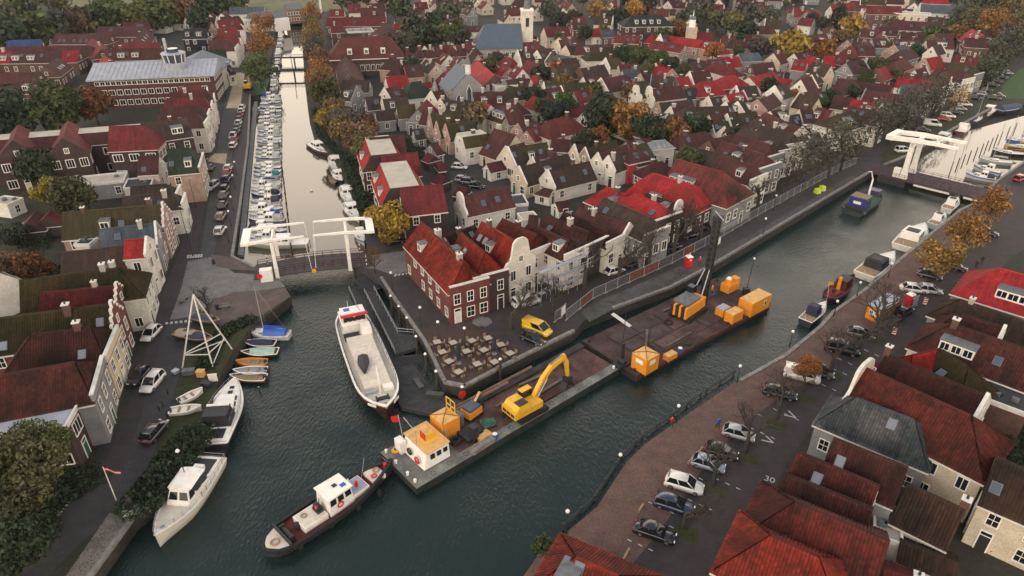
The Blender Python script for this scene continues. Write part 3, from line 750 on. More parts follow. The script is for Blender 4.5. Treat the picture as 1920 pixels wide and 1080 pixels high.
H(1050, 218, 1310, 298, 11.5, 9, 6.5, 'red', 'dkb', 'hh', man=(1.3, 3.2), dor=[(.5, 2.6, 0)])
H(1240, 114, 1590, 212, 12, 11, 6.5, 'brn2', 'gry', 'gh', dor=[(.35, 5.5, 0)])
H(1565, 92, 1810, 162, 10.5, 7, 7, 'brn', 'wht', 'gc', dor=[(.8, 1.3, 0)])
H(1400, 35, 1720, 110, 9.5, 8, 6, 'dk', 'crm', 'gg')
H(1580, -20, 1900, 80, 10.5, 8, 7, 'brn', 'gry', 'gc')
T(3, 1)
H(-240, -75, 20, 5, 10.5, 7.5, 7, 'brn', 'gry', 'gc'); H(-190, -130, 95, -30, 10.5, 7, 7, 'dk', 'wht', 'gc', dor=[(.85, 1.3, 0)])
H(-100, -190, 190, -80, 10.5, 7, 7, 'dk', 'wht', 'gc'); H(-20, -240, 260, -120, 10, 6.5, 7, 'brn', 'wht', 'gp')
T(3, 0)
H(530, 855, 630, 830, 10, 9, 6.5, 'moss', 'wht', 'hh', dor=[(.1, 1.3, 0)]); H(600, 790, 820, 830, 10.5, 7, 7, 'brn', 'wht', 'gc'); H(640, 742, 860, 785, 10.5, 7, 7, 'red', 'wht', 'gp', dor=[(.6, 2.4, 0)])
H(730, 672, 1035, 715, 11, 8.5, 7.5, 'brn', 'gry', 'pc'); H(1000, 632, 1190, 645, 10.5, 8, 7, 'slate', 'gry', 'gc'); H(980, 575, 1285, 612, 10, 7, 7, 'red', 'wht', 'gc')
H(1030, 545, 1380, 585, 10, 8, 7, 'brn', 'wht', 'gp'); H(1270, 505, 1480, 545, 10, 7.5, 7, 'brn', 'wht', 'gc'); H(1380, 470, 1560, 500, 10, 7, 6.5, 'moss', 'gry', 'gc'); H(1410, 408, 1590, 425, 9.5, 8, 6.5, 'red2', 'bri', 'gc')
H(1480, 280, 1660, 290, 10, 9, 6.5, 'brn', 'bri', 'gg')
HS[0] = 1.0
row('houses behind the quay row', 'behind the quay row', 'x')
H(530, 585, 940, 640, 6.5, 7, 3.5, 'brn', 'wht', 'gg'); H(500, 712, 640, 730, 8.5, 8, 5, 'brn', 'crm', 'gg'); H(370, 802, 485, 826, 9, 8, 5.5, 'red2', 'wht', 'gg', dor=[(.3, 1.4, 0)])
H(240, 815, 330, 812, 9, 8, 5.5, 'brn', 'wht', 'gg'); H(140, 870, 240, 850, 7.5, 7, 4.5, 'blk', 'gry', 'gg'); H(20, 830, 130, 815, 9, 8, 6, 'dk', 'wht', 'gg', dor=[(.5, 1.4, 0)])
H(-60, 905, 120, 890, 8.5, 7, 5, 'brn', 'wht', 'pg'); H(-130, 985, 60, 950, 8.5, 7, 5, 'brn', 'wht', 'pg'); H(60, 940, 190, 925, 8, 7, 5, 'brn', 'bri', 'gg'); H(230, 975, 300, 960, 8, 6, 5, 'brn', 'crm', 'hh'); H(290, 1010, 380, 990, 8, 6, 5, 'moss', 'wht', 'pg'); H(150, 1040, 300, 1010, 8, 6, 5, 'brn', 'gry', 'pg')
T(2, 1)
H(710, 322, 860, 380, 8.5, 7.5, 5, 'red', 'redb', 'hh', ch=[.6]); H(1040, 150, 1130, 130, 6, 7, 3, 'brn', 'gry', 'hh', sk=[])
H(890, 30, 930, 22, 8.8, 7, 6, 'brn', 'redp', 'hh', dor=[]); H(950, 5, 1010, -10, 9, 9, 5, 'moss', 'gry', 'hg', dor=[])
H(640, 78, 860, 5, 8, 5.2, 4.5, 'brn', 'wht', 'pg'); H(720, 100, 870, 45, 8, 5.2, 4.5, 'dk', 'wht', 'pg'); H(545, 38, 780, -25, 7.8, 5.5, 3.8, 'moss', 'pnk', 'pg'); H(465, 15, 740, -45, 7.8, 5.5, 3.8, 'moss', 'crm', 'pg')
H(265, 205, 580, 132, 7.5, 6.8, 3.8, 'dk', 'wht', 'pg', sk=[(.25, .4), (.8, .5)]); H(235, 330, 305, 345, 3.8, 3.4, 2.6, 'brn', 'wht', 'hg', ch=[], sk=[], dor=[])
H(50, 180, 420, 75, 7.5, 6.2, 3.6, 'dk', 'crm', 'pg'); H(150, 108, 330, 62, 6.5, 5, 3.2, 'brn', 'wht', 'pg'); H(40, 25, 260, -10, 8, 6, 4, 'moss', 'pnk', 'pg'); H(325, 440, 420, 425, 4, 4.5, 2.6, 'brn', 'wht', 'gg', ch=[], sk=[], dor=[])
H(1050, -20, 1150, -30, 7.5, 4.5, 6, 'zinc', 'wht', 'hh', dor=[], sk=[], ch=[]); H(60, 540, 180, 525, 3.4, 4, 3, 'moss', 'wht', flat=True); H(130, 535, 200, 540, 4, 3, 2.6, 'brn', 'wht', 'gg', ch=[], sk=[], dor=[])
H(-90, 420, 100, 405, 4, 6, 3.6, 'moss', 'gry', flat=True, top='tar')
T(1, 1)
H(1530, 398, 1890, 325, 8, 7, 4.6, 'brn', 'wht', 'ng', sk=[(.4, .45), (.7, .5)], dor=[]); H(1730, 150, 1850, 125, 4.5, 4, 2.8, 'brn', 'wht', 'gg', ch=[], sk=[], dor=[]); H(1870, 30, 2010, -10, 8.5, 7, 4, 'dk', 'crm', 'pg'); H(1420, 690, 1640, 610, 6, 5, 4, 'dk', 'gry', 'gg', dor=[]); H(1850, 560, 1990, 640, 8, 6, 5, 'brn', 'gry', 'gg')
row('apartment houses on the hedge lane', 'in the hedge lane apartments', 'y')
H(1080, 336, 1395, 303, 10, 9, 6.2, 'red2', 'dkb', 'gg', sk=[], dor=[], ch=[]); H(1030, 135, 1115, 320, 9.6, 10, 6.2, 'red', 'dkb', 'gg', ft=2.1, dor=[(.2, 1.6, 1), (.7, 1.6, 1)], ch=[], kind='apartment_block')
H(938, 90, 1210, 64, 10, 8, 6.2, 'red2', 'dkb', 'gg', sk=[], dor=[], ch=[]); H(905, -60, 960, 75, 9.6, 10, 6.2, 'red', 'dkb', 'gg', ft=2.1, dor=[(.5, 1.6, 1)], ch=[], kind='apartment_block')
TO(640, 180, 1 / 6)
H(320, 472, 700, 440, 10, 7, 6.2, 'brn', 'dkb', 'gg', sk=[], dor=[], ch=[])
row('garden sheds behind the apartments', 'of the red garden sheds', 'x')
for a_ in ((930, 640, 975, 612), (1030, 760, 1080, 690), (1040, 880, 1100, 850), (1265, 1020, 1340, 980)):
    H(a_[0] + 40, a_[1], a_[2] + 70, a_[3] + 60, 3.6, 3.6, 2.3, 'red2', 'dkb', 'gg', nowin=True, ch=[], sk=[], dor=[], kind='garden_shed', cat='shed')
row('gabled houses east of the hedge lane', 'in gabled lanes beside the hedge', 'x')
H(985, 200, 1310, 165, 9, 6.5, 4.5, 'moss', 'pnk', 'pg', dor=[]); H(1065, 298, 1420, 246, 8.5, 5.5, 4.5, 'moss', 'pnk', 'pg', dor=[]); H(1165, 328, 1500, 276, 8.5, 5.8, 4.5, 'moss', 'pnk', 'pg', dor=[])
H(1330, 440, 1600, 400, 8, 8, 5.5, 'moss', 'wht', 'gg', ft=1.6, dor=[]); H(1530, 54, 1680, 98, 9, 7, 5.5, 'pink', 'wht', 'gg', dor=[], sk=[]); H(1760, 88, 1920, 142, 9, 8.5, 5, 'brn', 'crm', 'gg', dor=[(.3, 1.4, 0), (.7, 2.6, 0)])
H(1220, 42, 1380, 62, 8.5, 7.5, 5, 'dk', 'gry', 'gg', dor=[(.5, 1.3, 0)]); H(1390, 38, 1500, 62, 8.5, 7.5, 5, 'dk', 'bri', 'gg'); H(1110, 40, 1190, 10, 8.5, 5, 5, 'dk', 'crm', 'pg'); H(960, 35, 860, 150, 8.5, 8, 4.5, 'red2', 'gry', 'gg', sk=[(.3, .4), (.5, .4), (.8, .3)])
H(620, 100, 820, 85, 8, 7, 4.5, 'moss', 'gry', 'gg'); H(450, 35, 740, 8, 8, 6.5, 4.5, 'dk', 'crm', 'pg'); H(270, 10, 440, -5, 8, 8, 4.5, 'dk', 'gry', 'gg'); H(380, 170, 580, 150, 6.5, 6, 4, 'dk', 'gry', 'gg', dor=[]); H(920, 160, 1030, 175, 8, 6, 4.5, 'brn', 'gry', 'gg', sk=[])
H(810, 375, 920, 360, 5.5, 4.5, 3, 'dk', 'gry', 'gg', ch=[], dor=[]); H(1720, 368, 1960, 440, 9.5, 12, 3.6, 'brn', 'crm', 'gg', dor=[], sk=[(.2, .3)]); H(1870, 590, 1990, 560, 8.5, 7.5, 4, 'dk', 'crm', 'pg'); H(210, 215, 340, 195, 5, 5, 3, 'dk', 'redb', 'gg', ch=[], dor=[]); H(-30, 130, 110, 118, 5.5, 5, 3.5, 'dk', 'gry', 'gg', dor=[])
H(1000, 540, 1080, 520, 6, 6, 3.5, 'brn', 'gry', 'gg', dor=[])
row('almshouses by the long hall', 'in the almshouse row', 'x')
T(1, 0)
for x_, y_ in ((1135, 372), (1225, 367), (1305, 362), (1385, 354), (1470, 352), (1552, 348), (1635, 348)): H(x_ - 5, y_, x_ + 5, y_ - 1, 8.5, 5.6, 5.6, 'brn', 'bri', 'hh', dor=[], sk=[], ch=[.5], kind='almshouse')
row('almshouses stepping down beside the long hall', 'in the stepped almshouses', 'x')
for x_, y_ in ((970, 372), (1005, 425), (1060, 470)): H(x_ - 8, y_ + 10, x_ + 30, y_ - 5, 8.5, 6, 5, 'brn', 'pnk', 'hh', dor=[], sk=[])
H(1110, 490, 1240, 480, 8, 7, 4.5, 'brn', 'pnk', 'gg', dor=[])
row('brown roofs on the far canal street', 'along the far canal street', 'y')
H(660, 375, 718, 570, 8, 8.5, 4.5, 'brn', 'bri', 'hh', sk=[(.1, .7), (.3, .7), (.5, .7), (.7, .7), (.9, .7)], dor=[]); H(650, 600, 850, 598, 7, 9, 4, 'dk', 'gry', 'gg', dor=[]); H(660, 640, 760, 650, 8.5, 8, 5, 'dk', 'gry', 'gp', dor=[(.5, 1.3, 0)]); H(570, 790, 715, 785, 3.8, 5, 3.2, 'dk', 'dkb', flat=True, top='tar', kind='garage', cat='garage')
H(555, 185, 650, 180, 9, 8, 6, 'red2', 'bri', 'gg'); H(530, 130, 970, 125, 8.5, 9, 5, 'red2', 'bri', 'gg'); H(890, 235, 975, 170, 8.5, 9, 5, 'brn', 'bri', 'gg'); H(680, 215, 870, 205, 7, 9, 6, 'dk', 'gry', flat=True, top='lead'); H(640, 255, 1000, 245, 6.5, 4, 5, 'dk', 'dkb', 'gg'); H(550, 70, 660, 68, 9, 8, 6, 'red2', 'wht', 'gg'); H(780, 60, 960, 55, 9, 8, 5, 'brn', 'bri', 'gg'); H(690, 30, 780, 28, 9, 8, 5, 'red2', 'wht', 'gg'); H(840, 25, 960, 20, 9, 9, 5, 'brn', 'wht', 'gg')
H(960, 665, 1080, 640, 8, 7, 4.5, 'brn', 'wht', 'pg'); H(1165, 615, 1230, 608, 8.5, 9, 4.5, 'green', 'wht', 'hh', dor=[]); H(1250, 620, 1310, 615, 4, 4, 2.6, 'red', 'gry', 'gg', ch=[], dor=[], sk=[]); H(1310, 690, 1400, 670, 8, 7, 4.5, 'brn', 'wht', 'pg')
row('houses round the grey chapel', 'around the grey chapel', 'x')
H(1400, 545, 1480, 500, 9, 8, 5, 'red', 'redb', 'gg', dor=[]); H(1660, 450, 1790, 560, 10, 12, 4.5, 'pink', 'bri', 'gg', dor=[], sk=[]); H(1770, 610, 1940, 600, 7.5, 9, 6.5, 'brn', 'wht', flat=True); H(1630, 690, 1870, 685, 9, 9, 5, 'brn', 'wht', 'gg', dor=[(.3, 1.4, 0), (.8, 1.4, 0)]); H(1570, 195, 1690, 195, 6, 7, 3.5, 'brn', 'wht', 'gg', dor=[]); H(1770, 365, 1910, 362, 6, 7, 3.5, 'brn', 'wht', 'gg', dor=[])
T(2, 0)
H(90, 265, 190, 272, 9, 8, 5, 'dk', 'crm', 'gg'); H(50, 320, 200, 310, 8.5, 7, 5, 'brn2', 'wht', 'pg'); H(240, 206, 420, 197, 9.5, 10, 5.5, 'red2', 'crm', 'gg'); H(40, 382, 190, 370, 8.5, 7.5, 5, 'dk', 'wht', 'pg'); H(185, 385, 310, 362, 8.5, 7, 5, 'brn', 'wht', 'pg'); H(290, 398, 440, 425, 9, 7.5, 6, 'slate', 'crm', 'pg', dor=[]); H(60, 450, 230, 438, 8.5, 7, 5, 'dk', 'wht', 'pg')
H(340, 300, 490, 290, 9, 7, 6, 'brn', 'crm', 'pg'); H(400, 350, 530, 335, 9, 7, 6, 'dk', 'crm', 'pg'); H(350, 445, 480, 430, 8.5, 7, 5.5, 'dk', 'wht', 'pg'); H(310, 502, 490, 475, 10, 8.5, 5.5, 'dk', 'bri', 'pg', sk=[(.4, .6)]); H(500, 515, 690, 482, 9, 8, 5, 'dk', 'bri', 'pg'); H(160, 560, 215, 575, 8, 7, 5, 'red', 'bri', 'gg', dor=[], sk=[]); H(40, 580, 140, 590, 8, 7, 5, 'brn', 'wht', 'pg'); H(-60, 600, 60, 585, 8.5, 7, 5, 'dk', 'gry', 'pg')
row('houses in the middle of the old town', 'in the old town middle', 'x')
H(235, 622, 375, 612, 8, 6.5, 4.2, 'moss', 'wht', 'pg', dor=[(.5, 1.4, 0)]); H(390, 622, 560, 616, 7.5, 7, 4, 'moss', 'wht', 'gg', dor=[]); H(490, 345, 650, 330, 9, 8.5, 6, 'brn', 'crm', 'hh'); H(600, 378, 770, 372, 9, 8.5, 5.5, 'moss', 'wht', 'hh'); H(700, 440, 800, 430, 8.5, 8, 5, 'moss', 'wht', 'pg'); H(800, 482, 950, 476, 7, 7, 4, 'red2', 'crm', 'gg'); H(530, 590, 650, 570, 7.5, 6, 4.5, 'brn', 'wht', 'pg')
H(665, 592, 870, 556, 10, 9, 6, 'brn', 'wht', 'pg'); H(860, 622, 1010, 602, 8.5, 7, 5, 'moss', 'crm', 'pg'); H(930, 660, 1000, 645, 9, 6.5, 6, 'moss', 'wht', 'ng'); H(1030, 668, 1270, 640, 9.2, 7.5, 5.8, 'brn', 'wht', 'ng', dor=[]); H(960, 560, 1040, 545, 8, 6, 5, 'brn', 'pnk', 'pg'); H(1045, 565, 1215, 575, 8.5, 7, 5, 'dk', 'gry', 'pg'); H(830, 520, 980, 510, 7.5, 6, 4.5, 'slate', 'gry', 'gg')
H(1420, 612, 1500, 605, 9.5, 10, 5.5, 'red', 'bri', 'hh', dor=[(.2, 1.3, 0)], sk=[]); H(1605, 567, 1665, 560, 9, 10, 5.5, 'red', 'bri', 'hh', dor=[], sk=[]); H(1330, 542, 1480, 530, 9, 8, 5, 'brn', 'wht', 'pg'); H(1090, 772, 1350, 745, 8.8, 7, 5, 'dk', 'pnk', 'pg'); H(1185, 808, 1350, 782, 8.5, 6.5, 5, 'brn', 'wht', 'pg'); H(1310, 805, 1620, 792, 9.8, 9, 6, 'dk', 'wht', 'hg', dor=[(.02, 1.4, 0)])
H(1230, 580, 1320, 570, 8, 7, 5, 'red', 'gry', 'gg'); H(1290, 660, 1380, 655, 8, 7, 5, 'blk', 'gry', 'gg'); H(1470, 730, 1560, 720, 8, 6.5, 5, 'dk', 'wht', 'pg'); H(1480, 860, 1650, 835, 8.5, 8, 5, 'brn', 'wht', 'gg'); H(1600, 770, 1720, 750, 8, 6.5, 4.5, 'brn', 'wht', 'pg'); H(1690, 770, 1850, 735, 8, 7, 5, 'dk', 'wht', 'pg')
H(1610, 862, 1830, 832, 8.3, 7.5, 4.2, 'moss', 'wht', 'pg', sk=[(.6, .5)]); H(1490, 918, 1620, 905, 8, 6.5, 4.5, 'moss', 'wht', 'pg'); H(1590, 958, 1690, 940, 8, 6, 4.8, 'brn', 'wht', 'pg'); H(1690, 942, 1900, 910, 8.8, 8, 5, 'brn', 'wht', 'pg'); H(1480, 1050, 1680, 1010, 9.5, 9.5, 5.5, 'brn', 'bri', 'gg'); H(1830, 985, 1930, 960, 8, 6.5, 5, 'brn', 'wht', 'pg'); H(1840, 755, 1960, 700, 9, 7.5, 6, 'brn', 'pnk', 'pg')
H(290, 897, 430, 868, 9.5, 9.5, 5.5, 'brn2', 'wht', 'hh', dor=[], sk=[]); H(110, 975, 190, 945, 7.5, 6, 4.5, 'red2', 'pnk', 'gg'); H(40, 935, 190, 905, 8, 7, 5, 'dk', 'pnk', 'pg'); H(390, 1010, 560, 1000, 4.5, 6, 4, 'slate', 'gry', flat=True, top='slatetop'); H(300, 1040, 440, 1050, 7, 6, 4.5, 'brn', 'gry', 'gg'); H(-60, 830, 60, 815, 8.5, 8, 5, 'brn', 'gry', 'gg'); H(640, 990, 700, 985, 6, 6, 4, 'dk', 'gry', 'gg')
H(860, 1055, 1040, 1035, 7, 7, 4.5, 'brn', 'gry', 'gg'); H(1240, 900, 1300, 890, 6.5, 6, 4, 'brn', 'bri', 'hh'); H(1760, 640, 1900, 630, 5, 8, 4.5, 'dk', 'wht', flat=True)
H(1780, 580, 1960, 535, 8, 12, 4, 'red', 'wht', 'gg', dor=[], sk=[]); H(1680, 650, 1830, 640, 7.5, 7, 4.5, 'dk', 'wht', 'pg'); H(1700, 400, 1850, 395, 9, 9, 6.5, 'slate', 'gry', 'gg'); H(1550, 428, 1700, 422, 9, 9, 5.5, 'red', 'gry', 'gg', sk=[(.3, .5)]); H(1460, 445, 1590, 440, 8.5, 8, 5, 'brn', 'gry', 'gg', sk=[(.3, .6), (.7, .6)]); H(1340, 470, 1450, 455, 8, 8, 5, 'brn', 'bri', 'gg'); H(1500, 365, 1620, 360, 6, 7, 4, 'red', 'wht', 'gg', dor=[]); H(1640, 300, 1730, 300, 9, 8, 6, 'brn', 'pnk', 'hh')
row('long terraces behind the gardens', 'among the long red terraces', 'x')
H(770, 262, 960, 268, 8.5, 8, 5.5, 'red2', 'pnk', 'gg', dor=[]); H(1170, 268, 1430, 300, 8.5, 8, 5.5, 'red', 'pnk', 'gg', dor=[]); H(1060, 300, 1300, 335, 8.5, 8, 5.5, 'red2', 'pnk', 'gg', dor=[]); H(1440, 300, 1580, 320, 8.5, 8, 5.5, 'red', 'pnk', 'gg', dor=[(.3, 1.4, 0), (.6, 1.4, 0)]); H(580, 215, 660, 210, 8.5, 8, 5, 'red', 'wht', 'gg'); H(660, 225, 770, 220, 8, 8, 5, 'slate', 'bri', 'pg'); H(840, 225, 930, 220, 6, 6, 4, 'slate', 'wht', 'gg'); H(900, 115, 1120, 112, 15, 13, 10.5, 'blk', 'dkb', 'hh', dor=[(.1, 1.4, 0), (.35, 1.4, 0), (.6, 1.4, 0), (.85, 1.4, 0)], kind='mansion', cat='mansion'); H(1110, 260, 1170, 255, 10, 7, 6, 'brn', 'wht', 'pg')
H(450, 130, 540, 120, 8.5, 8, 5, 'red2', 'bri', 'gg'); H(450, 165, 560, 160, 8.5, 8, 5, 'brn', 'bri', 'gg'); H(0, 20, 90, 18, 10, 9, 6, 'brn', 'bri', 'gg'); H(1830, 75, 1960, 80, 9, 9, 5.5, 'red2', 'wht', 'gg')
T(3, 0)
row('houses by the playing field', 'near the playing field', 'x')
H(200, 442, 300, 452, 9, 8, 5.5, 'red', 'gry', 'gg', sk=[(.2, .5), (.7, .5)], dor=[]); H(300, 415, 375, 428, 9.5, 8, 6, 'red', 'gry', 'gg', dor=[], sk=[]); H(420, 418, 500, 420, 9, 8, 5.5, 'red', 'bri', 'gg', dor=[], sk=[]); H(-60, 560, 185, 598, 6, 6, 3.4, 'red', 'wht', 'gg', dor=[], sk=[], ch=[]); H(10, 530, 120, 540, 6.5, 7, 4.5, 'brn', 'wht', 'gg')
H(285, 266, 430, 250, 10, 9, 6, 'brn', 'bri', 'pg'); H(330, 290, 440, 300, 9.5, 8, 6, 'brn', 'bri', 'pg'); H(470, 240, 600, 225, 9.5, 8, 6, 'brn', 'gry', 'gg'); H(620, 348, 760, 310, 9.5, 8, 6, 'brn', 'redb', 'pg'); H(675, 342, 800, 345, 9.5, 8, 6, 'brn', 'redb', 'pg'); H(945, 345, 1025, 335, 9, 11, 5, 'slate', 'pnk', 'pg', dor=[])
H(780, 288, 890, 285, 9, 8, 5.5, 'brn', 'gry', 'gg', dor=[(.6, 1.4, 0)]); H(950, 290, 1135, 297, 9, 8.5, 5.5, 'brn', 'bri', 'gg', dor=[(.4, 1.4, 0), (.7, 1.4, 0)], sk=[(.1, .6), (.6, .6)]); H(1190, 300, 1390, 307, 9, 8.5, 6, 'brn', 'wht', 'gg', dor=[(.55, 3.2, 0)]); H(930, 150, 1300, 168, 11, 10, 7, 'brn', 'dkb', 'hh', dor=[], kind='school', cat='school'); H(700, 215, 830, 220, 8.5, 8, 5, 'brn', 'bri', 'gg', dor=[(.6, 1.4, 0)]); H(1000, 240, 1180, 248, 9, 8, 5, 'brn', 'gry', 'gg'); H(840, 200, 980, 208, 8.5, 7, 5, 'brn', 'bri', 'gg')
H(700, 70, 1220, 100, 10, 9, 9.5, 'zinc', 'crm', flat=True, kind='apartment_block', cat='apartment block'); H(740, 40, 1000, 45, 13, 9, 9, 'red2', 'bri', 'gg'); H(470, 42, 550, 40, 9.5, 8, 5.5, 'red', 'wht', 'gg', dor=[]); H(560, 25, 640, 20, 11, 9, 7, 'red', 'bri', 'gg', dor=[]); H(640, 40, 730, 35, 10, 8, 7, 'red2', 'bri', 'gg'); H(190, 68, 290, 70, 9.5, 8, 5.5, 'org', 'gry', 'pg', dor=[]); H(290, 85, 380, 75, 9.5, 8, 5.5, 'red', 'gry', 'gg', dor=[]); H(250, 130, 350, 140, 9, 8, 5.5, 'red2', 'wht', 'gg'); H(440, 140, 490, 130, 9, 7, 5.5, 'red', 'wht', 'gg', dor=[]); H(-20, 70, 40, 68, 9, 8, 5, 'red2', 'bri', 'gg'); H(-20, 130, 60, 125, 8.5, 8, 5, 'brn', 'gry', 'gg')
H(1140, 30, 1420, 42, 12, 12, 8, 'slate', 'wht', 'pg', dor=[], kind='sports_hall', cat='hall'); H(1450, 40, 1650, 62, 11, 14, 8.5, 'slate', 'pnk', 'gg', dor=[], sk=[], ch=[], kind='brick_hall', cat='hall'); H(1320, 140, 1420, 135, 6, 7, 3.5, 'red2', 'bri', 'gg'); H(1530, 215, 1620, 260, 11, 9, 6, 'pink', 'bri', 'gg', dor=[]); H(1800, 130, 1960, 128, 8, 8, 4, 'red2', 'bri', 'gg')
# ---------------------------------------------------------------- left side
row('houses on the left canal road', 'along the left canal road', 'y')
T(0, 2)
H(-300, 950, 590, 852, 6.6, 9, 6.4, 'zinc', 'dkb', flat=True, top='zinc', win='wide', ww=2.0, gap=3.2, label='flat-roofed dark brick house with wide white windows at the lower left corner'); H(-150, 682, 560, 556, 10, 8.8, 6.6, 'brn', 'gry', 'gc', dor=[], sk=[], ch=[]); H(240, 350, 680, 292, 9.5, 8, 6, 'brn', 'crm', 'hc', dor=[], ch=[.78], sk=[(.85, .3)]); H(-120, 240, 840, 117, 9.5, 7.6, 6, 'moss', 'redb', 'gs', sk=[(.15, .2), (.9, .5)], dor=[], ch=[.65]); H(310, 32, 880, -18, 8.6, 6, 6, 'red2', 'redb', 'gs', sk=[], dor=[], ch=[.7])
T(0, 1)
H(150, 1022, 880, 927, 9.6, 8, 6, 'moss', 'wht', 'gh', dor=[], ch=[.85, .95]); H(460, 815, 940, 762, 8.6, 8, 5, 'dk', 'wht', 'gg', sk=[(.72, .3)], dor=[], ch=[]); H(940, 722, 1105, 710, 9.6, 5.5, 7.6, 'red', 'wht', 'gp', sk=[], dor=[], ch=[]); H(745, 642, 1170, 594, 8.6, 6.5, 5.5, 'slate', 'gry', 'gp', dor=[], ch=[.72]); H(470, 515, 1225, 453, 9.6, 7.6, 6, 'moss', 'pnk', 'gs', dor=[(.42, 1.6, 0)], ch=[.2, .85])
H(920, 398, 1290, 362, 8, 6, 5.5, 'dk', 'wht', 'gc', dor=[]); H(980, 322, 1250, 300, 8, 6, 5.5, 'dk', 'crm', 'gc', dor=[]); H(1255, 42, 1420, 28, 11, 10.5, 7, 'green', 'pnk', 'gc', dor=[(.9, 1.4, 0)], sk=[(.15, .4)], ch=[]); H(1040, 95, 1190, 86, 8, 7.5, 5, 'brn', 'wht', 'gg', sk=[(.3, .25)], dor=[])
T(0, 0)
H(1180, 862, 1480, 848, 10, 6, 7, 'brn', 'wht', 'gc', dor=[]); H(1205, 806, 1500, 786, 10, 6, 7, 'brn', 'wht', 'gc', dor=[], sk=[]); H(1230, 746, 1525, 724, 10, 6, 7, 'red2', 'wht', 'gc', dor=[], sk=[]); H(1270, 692, 1545, 670, 10, 6, 7, 'brn', 'wht', 'gc', dor=[], sk=[]); H(1330, 655, 1500, 640, 9.5, 6, 7, 'red2', 'wht', 'gc', dor=[])
H(1060, 925, 1400, 880, 11.5, 10, 8, 'dk', 'dkb', 'gg', dor=[(.7, 2.6, 0)], dmat='white'); H(1570, 302, 1730, 297, 10, 9, 6.5, 'brn', 'wht', 'gc'); H(1620, 262, 1760, 255, 10, 7, 6.5, 'red2', 'wht', 'gc'); H(1625, 212, 1765, 205, 10, 8, 6.5, 'red2', 'wht', 'gc'); H(1625, 152, 1775, 142, 10.5, 9, 6.5, 'red2', 'wht', 'gc'); H(1650, 125, 1790, 118, 10, 8, 6.5, 'brn', 'wht', 'gc'); H(1560, 105, 1600, 95, 8, 7, 5, 'brn', 'wht', 'pg'); H(1660, 110, 1700, 98, 8, 7, 5, 'brn', 'wht', 'pg'); H(1340, 388, 1690, 366, 9, 10, 6, 'green', 'gry', 'gg', dor=[])
H(1665, 490, 1720, 480, 7, 6, 4, 'dk', 'wht', 'pg', dor=[]); H(1380, 215, 1550, 212, 9.5, 9, 6, 'blk', 'blk', 'gg', dor=[(.2, 1.6, 0), (.7, 2.2, 0)], dmat='dark'); H(1720, 55, 1980, 50, 8, 8, 5, 'slate', 'wht', 'gg'); H(1830, 130, 1990, 110, 7, 6, 6, 'zinc', 'wht', flat=True)
row('brick estate houses on the left', 'in the upper left estate', 'x')
H(-120, 387, 95, 384, 9.5, 10, 5.5, 'red', 'bri', 'gg', dor=[(.75, 2.2, 0)], sk=[(.9, .6)]); H(97, 384, 473, 379, 9.5, 10, 5.5, 'brn', 'bri', 'gg', dor=[(.1, 2.4, 0), (.4, 2.4, 0)], sk=[(.2, .6), (.6, .6)]); H(475, 379, 590, 376, 9.5, 10, 5.5, 'red', 'bri', 'gg', dor=[], sk=[(.4, .6)]); H(10, 352, 670, 340, 9.5, 9, 5.5, 'brn', 'bri', 'gh', dor=[], sk=[]); H(415, 252, 830, 252, 9.5, 10, 5.5, 'brn', 'bri', 'gg', dor=[], sk=[(.12, .3), (.2, .3), (.38, .3), (.5, .3), (.6, .3)]); H(735, 198, 1090, 202, 9.5, 10, 5.5, 'brn', 'bri', 'gg', dor=[]); H(920, 168, 1110, 152, 9, 10, 5, 'brn', 'bri', 'gg', dor=[], sk=[(.5, .5), (.6, .5), (.7, .5)]); H(50, 303, 310, 292, 9, 9, 5, 'blue', 'bri', 'gg', dor=[], sk=[])
H(430, 430, 330, 500, 9.5, 9, 5.5, 'brn', 'bri', 'gg', dor=[], sk=[(.3, .4), (.45, .4), (.6, .4)]); H(-60, 548, 290, 542, 9, 9, 5.5, 'brn', 'bri', 'gg', dor=[]); H(-60, 615, 250, 614, 9, 9, 6, 'brn', 'bri', 'gg', dor=[(.9, 1.6, 0)]); H(790, 368, 1210, 357, 9.5, 10, 5.5, 'brn', 'bri', 'gg', dor=[(.3, 2.4, 0), (.55, 2.4, 0)], sk=[(.1, .5), (.25, .5), (.4, .5)]); H(860, 322, 1200, 316, 9.5, 9, 5.5, 'red2', 'bri', 'gg', dor=[]); H(780, 410, 840, 490, 9.5, 8, 5.5, 'red', 'bri', 'gg', dor=[], sk=[(.4, .4), (.6, .4)]); H(690, 285, 760, 365, 9.5, 9, 5.5, 'red2', 'bri', 'gg', dor=[], sk=[]); H(1080, 215, 1000, 300, 9, 9, 5, 'brn', 'bri', 'gg', dor=[], sk=[(.3, .5), (.5, .5), (.7, .5)])
row('dark brick apartment wing at the left', 'in the left apartment wing', 'x')
H(-200, 1045, 1040, 948, 10, 11, 8, 'brn', 'dkb', 'gg', sk=[], dor=[], ch=[], ft=3.0, win='wide', ww=2.2, gap=4.2, kind='apartment_block'); H(135, 932, 95, 1066, 11.8, 8.5, 8, 'red2', 'dkb', 'gp', sk=[], dor=[], ch=[], win='wide', ww=1.6, kind='apartment_block'); H(510, 902, 470, 1048, 11.8, 8.5, 8, 'red2', 'dkb', 'gp', sk=[], dor=[], ch=[], win='wide', ww=1.6, kind='apartment_block'); H(820, 945, 1050, 935, 12.5, 10, 8, 'red2', 'dkb', 'gh', sk=[], dor=[], ch=[], win='wide', ww=2.0, kind='apartment_block')
row('sheds and low roofs in the left gardens', 'in the left gardens', 'x')
T(0, 1)
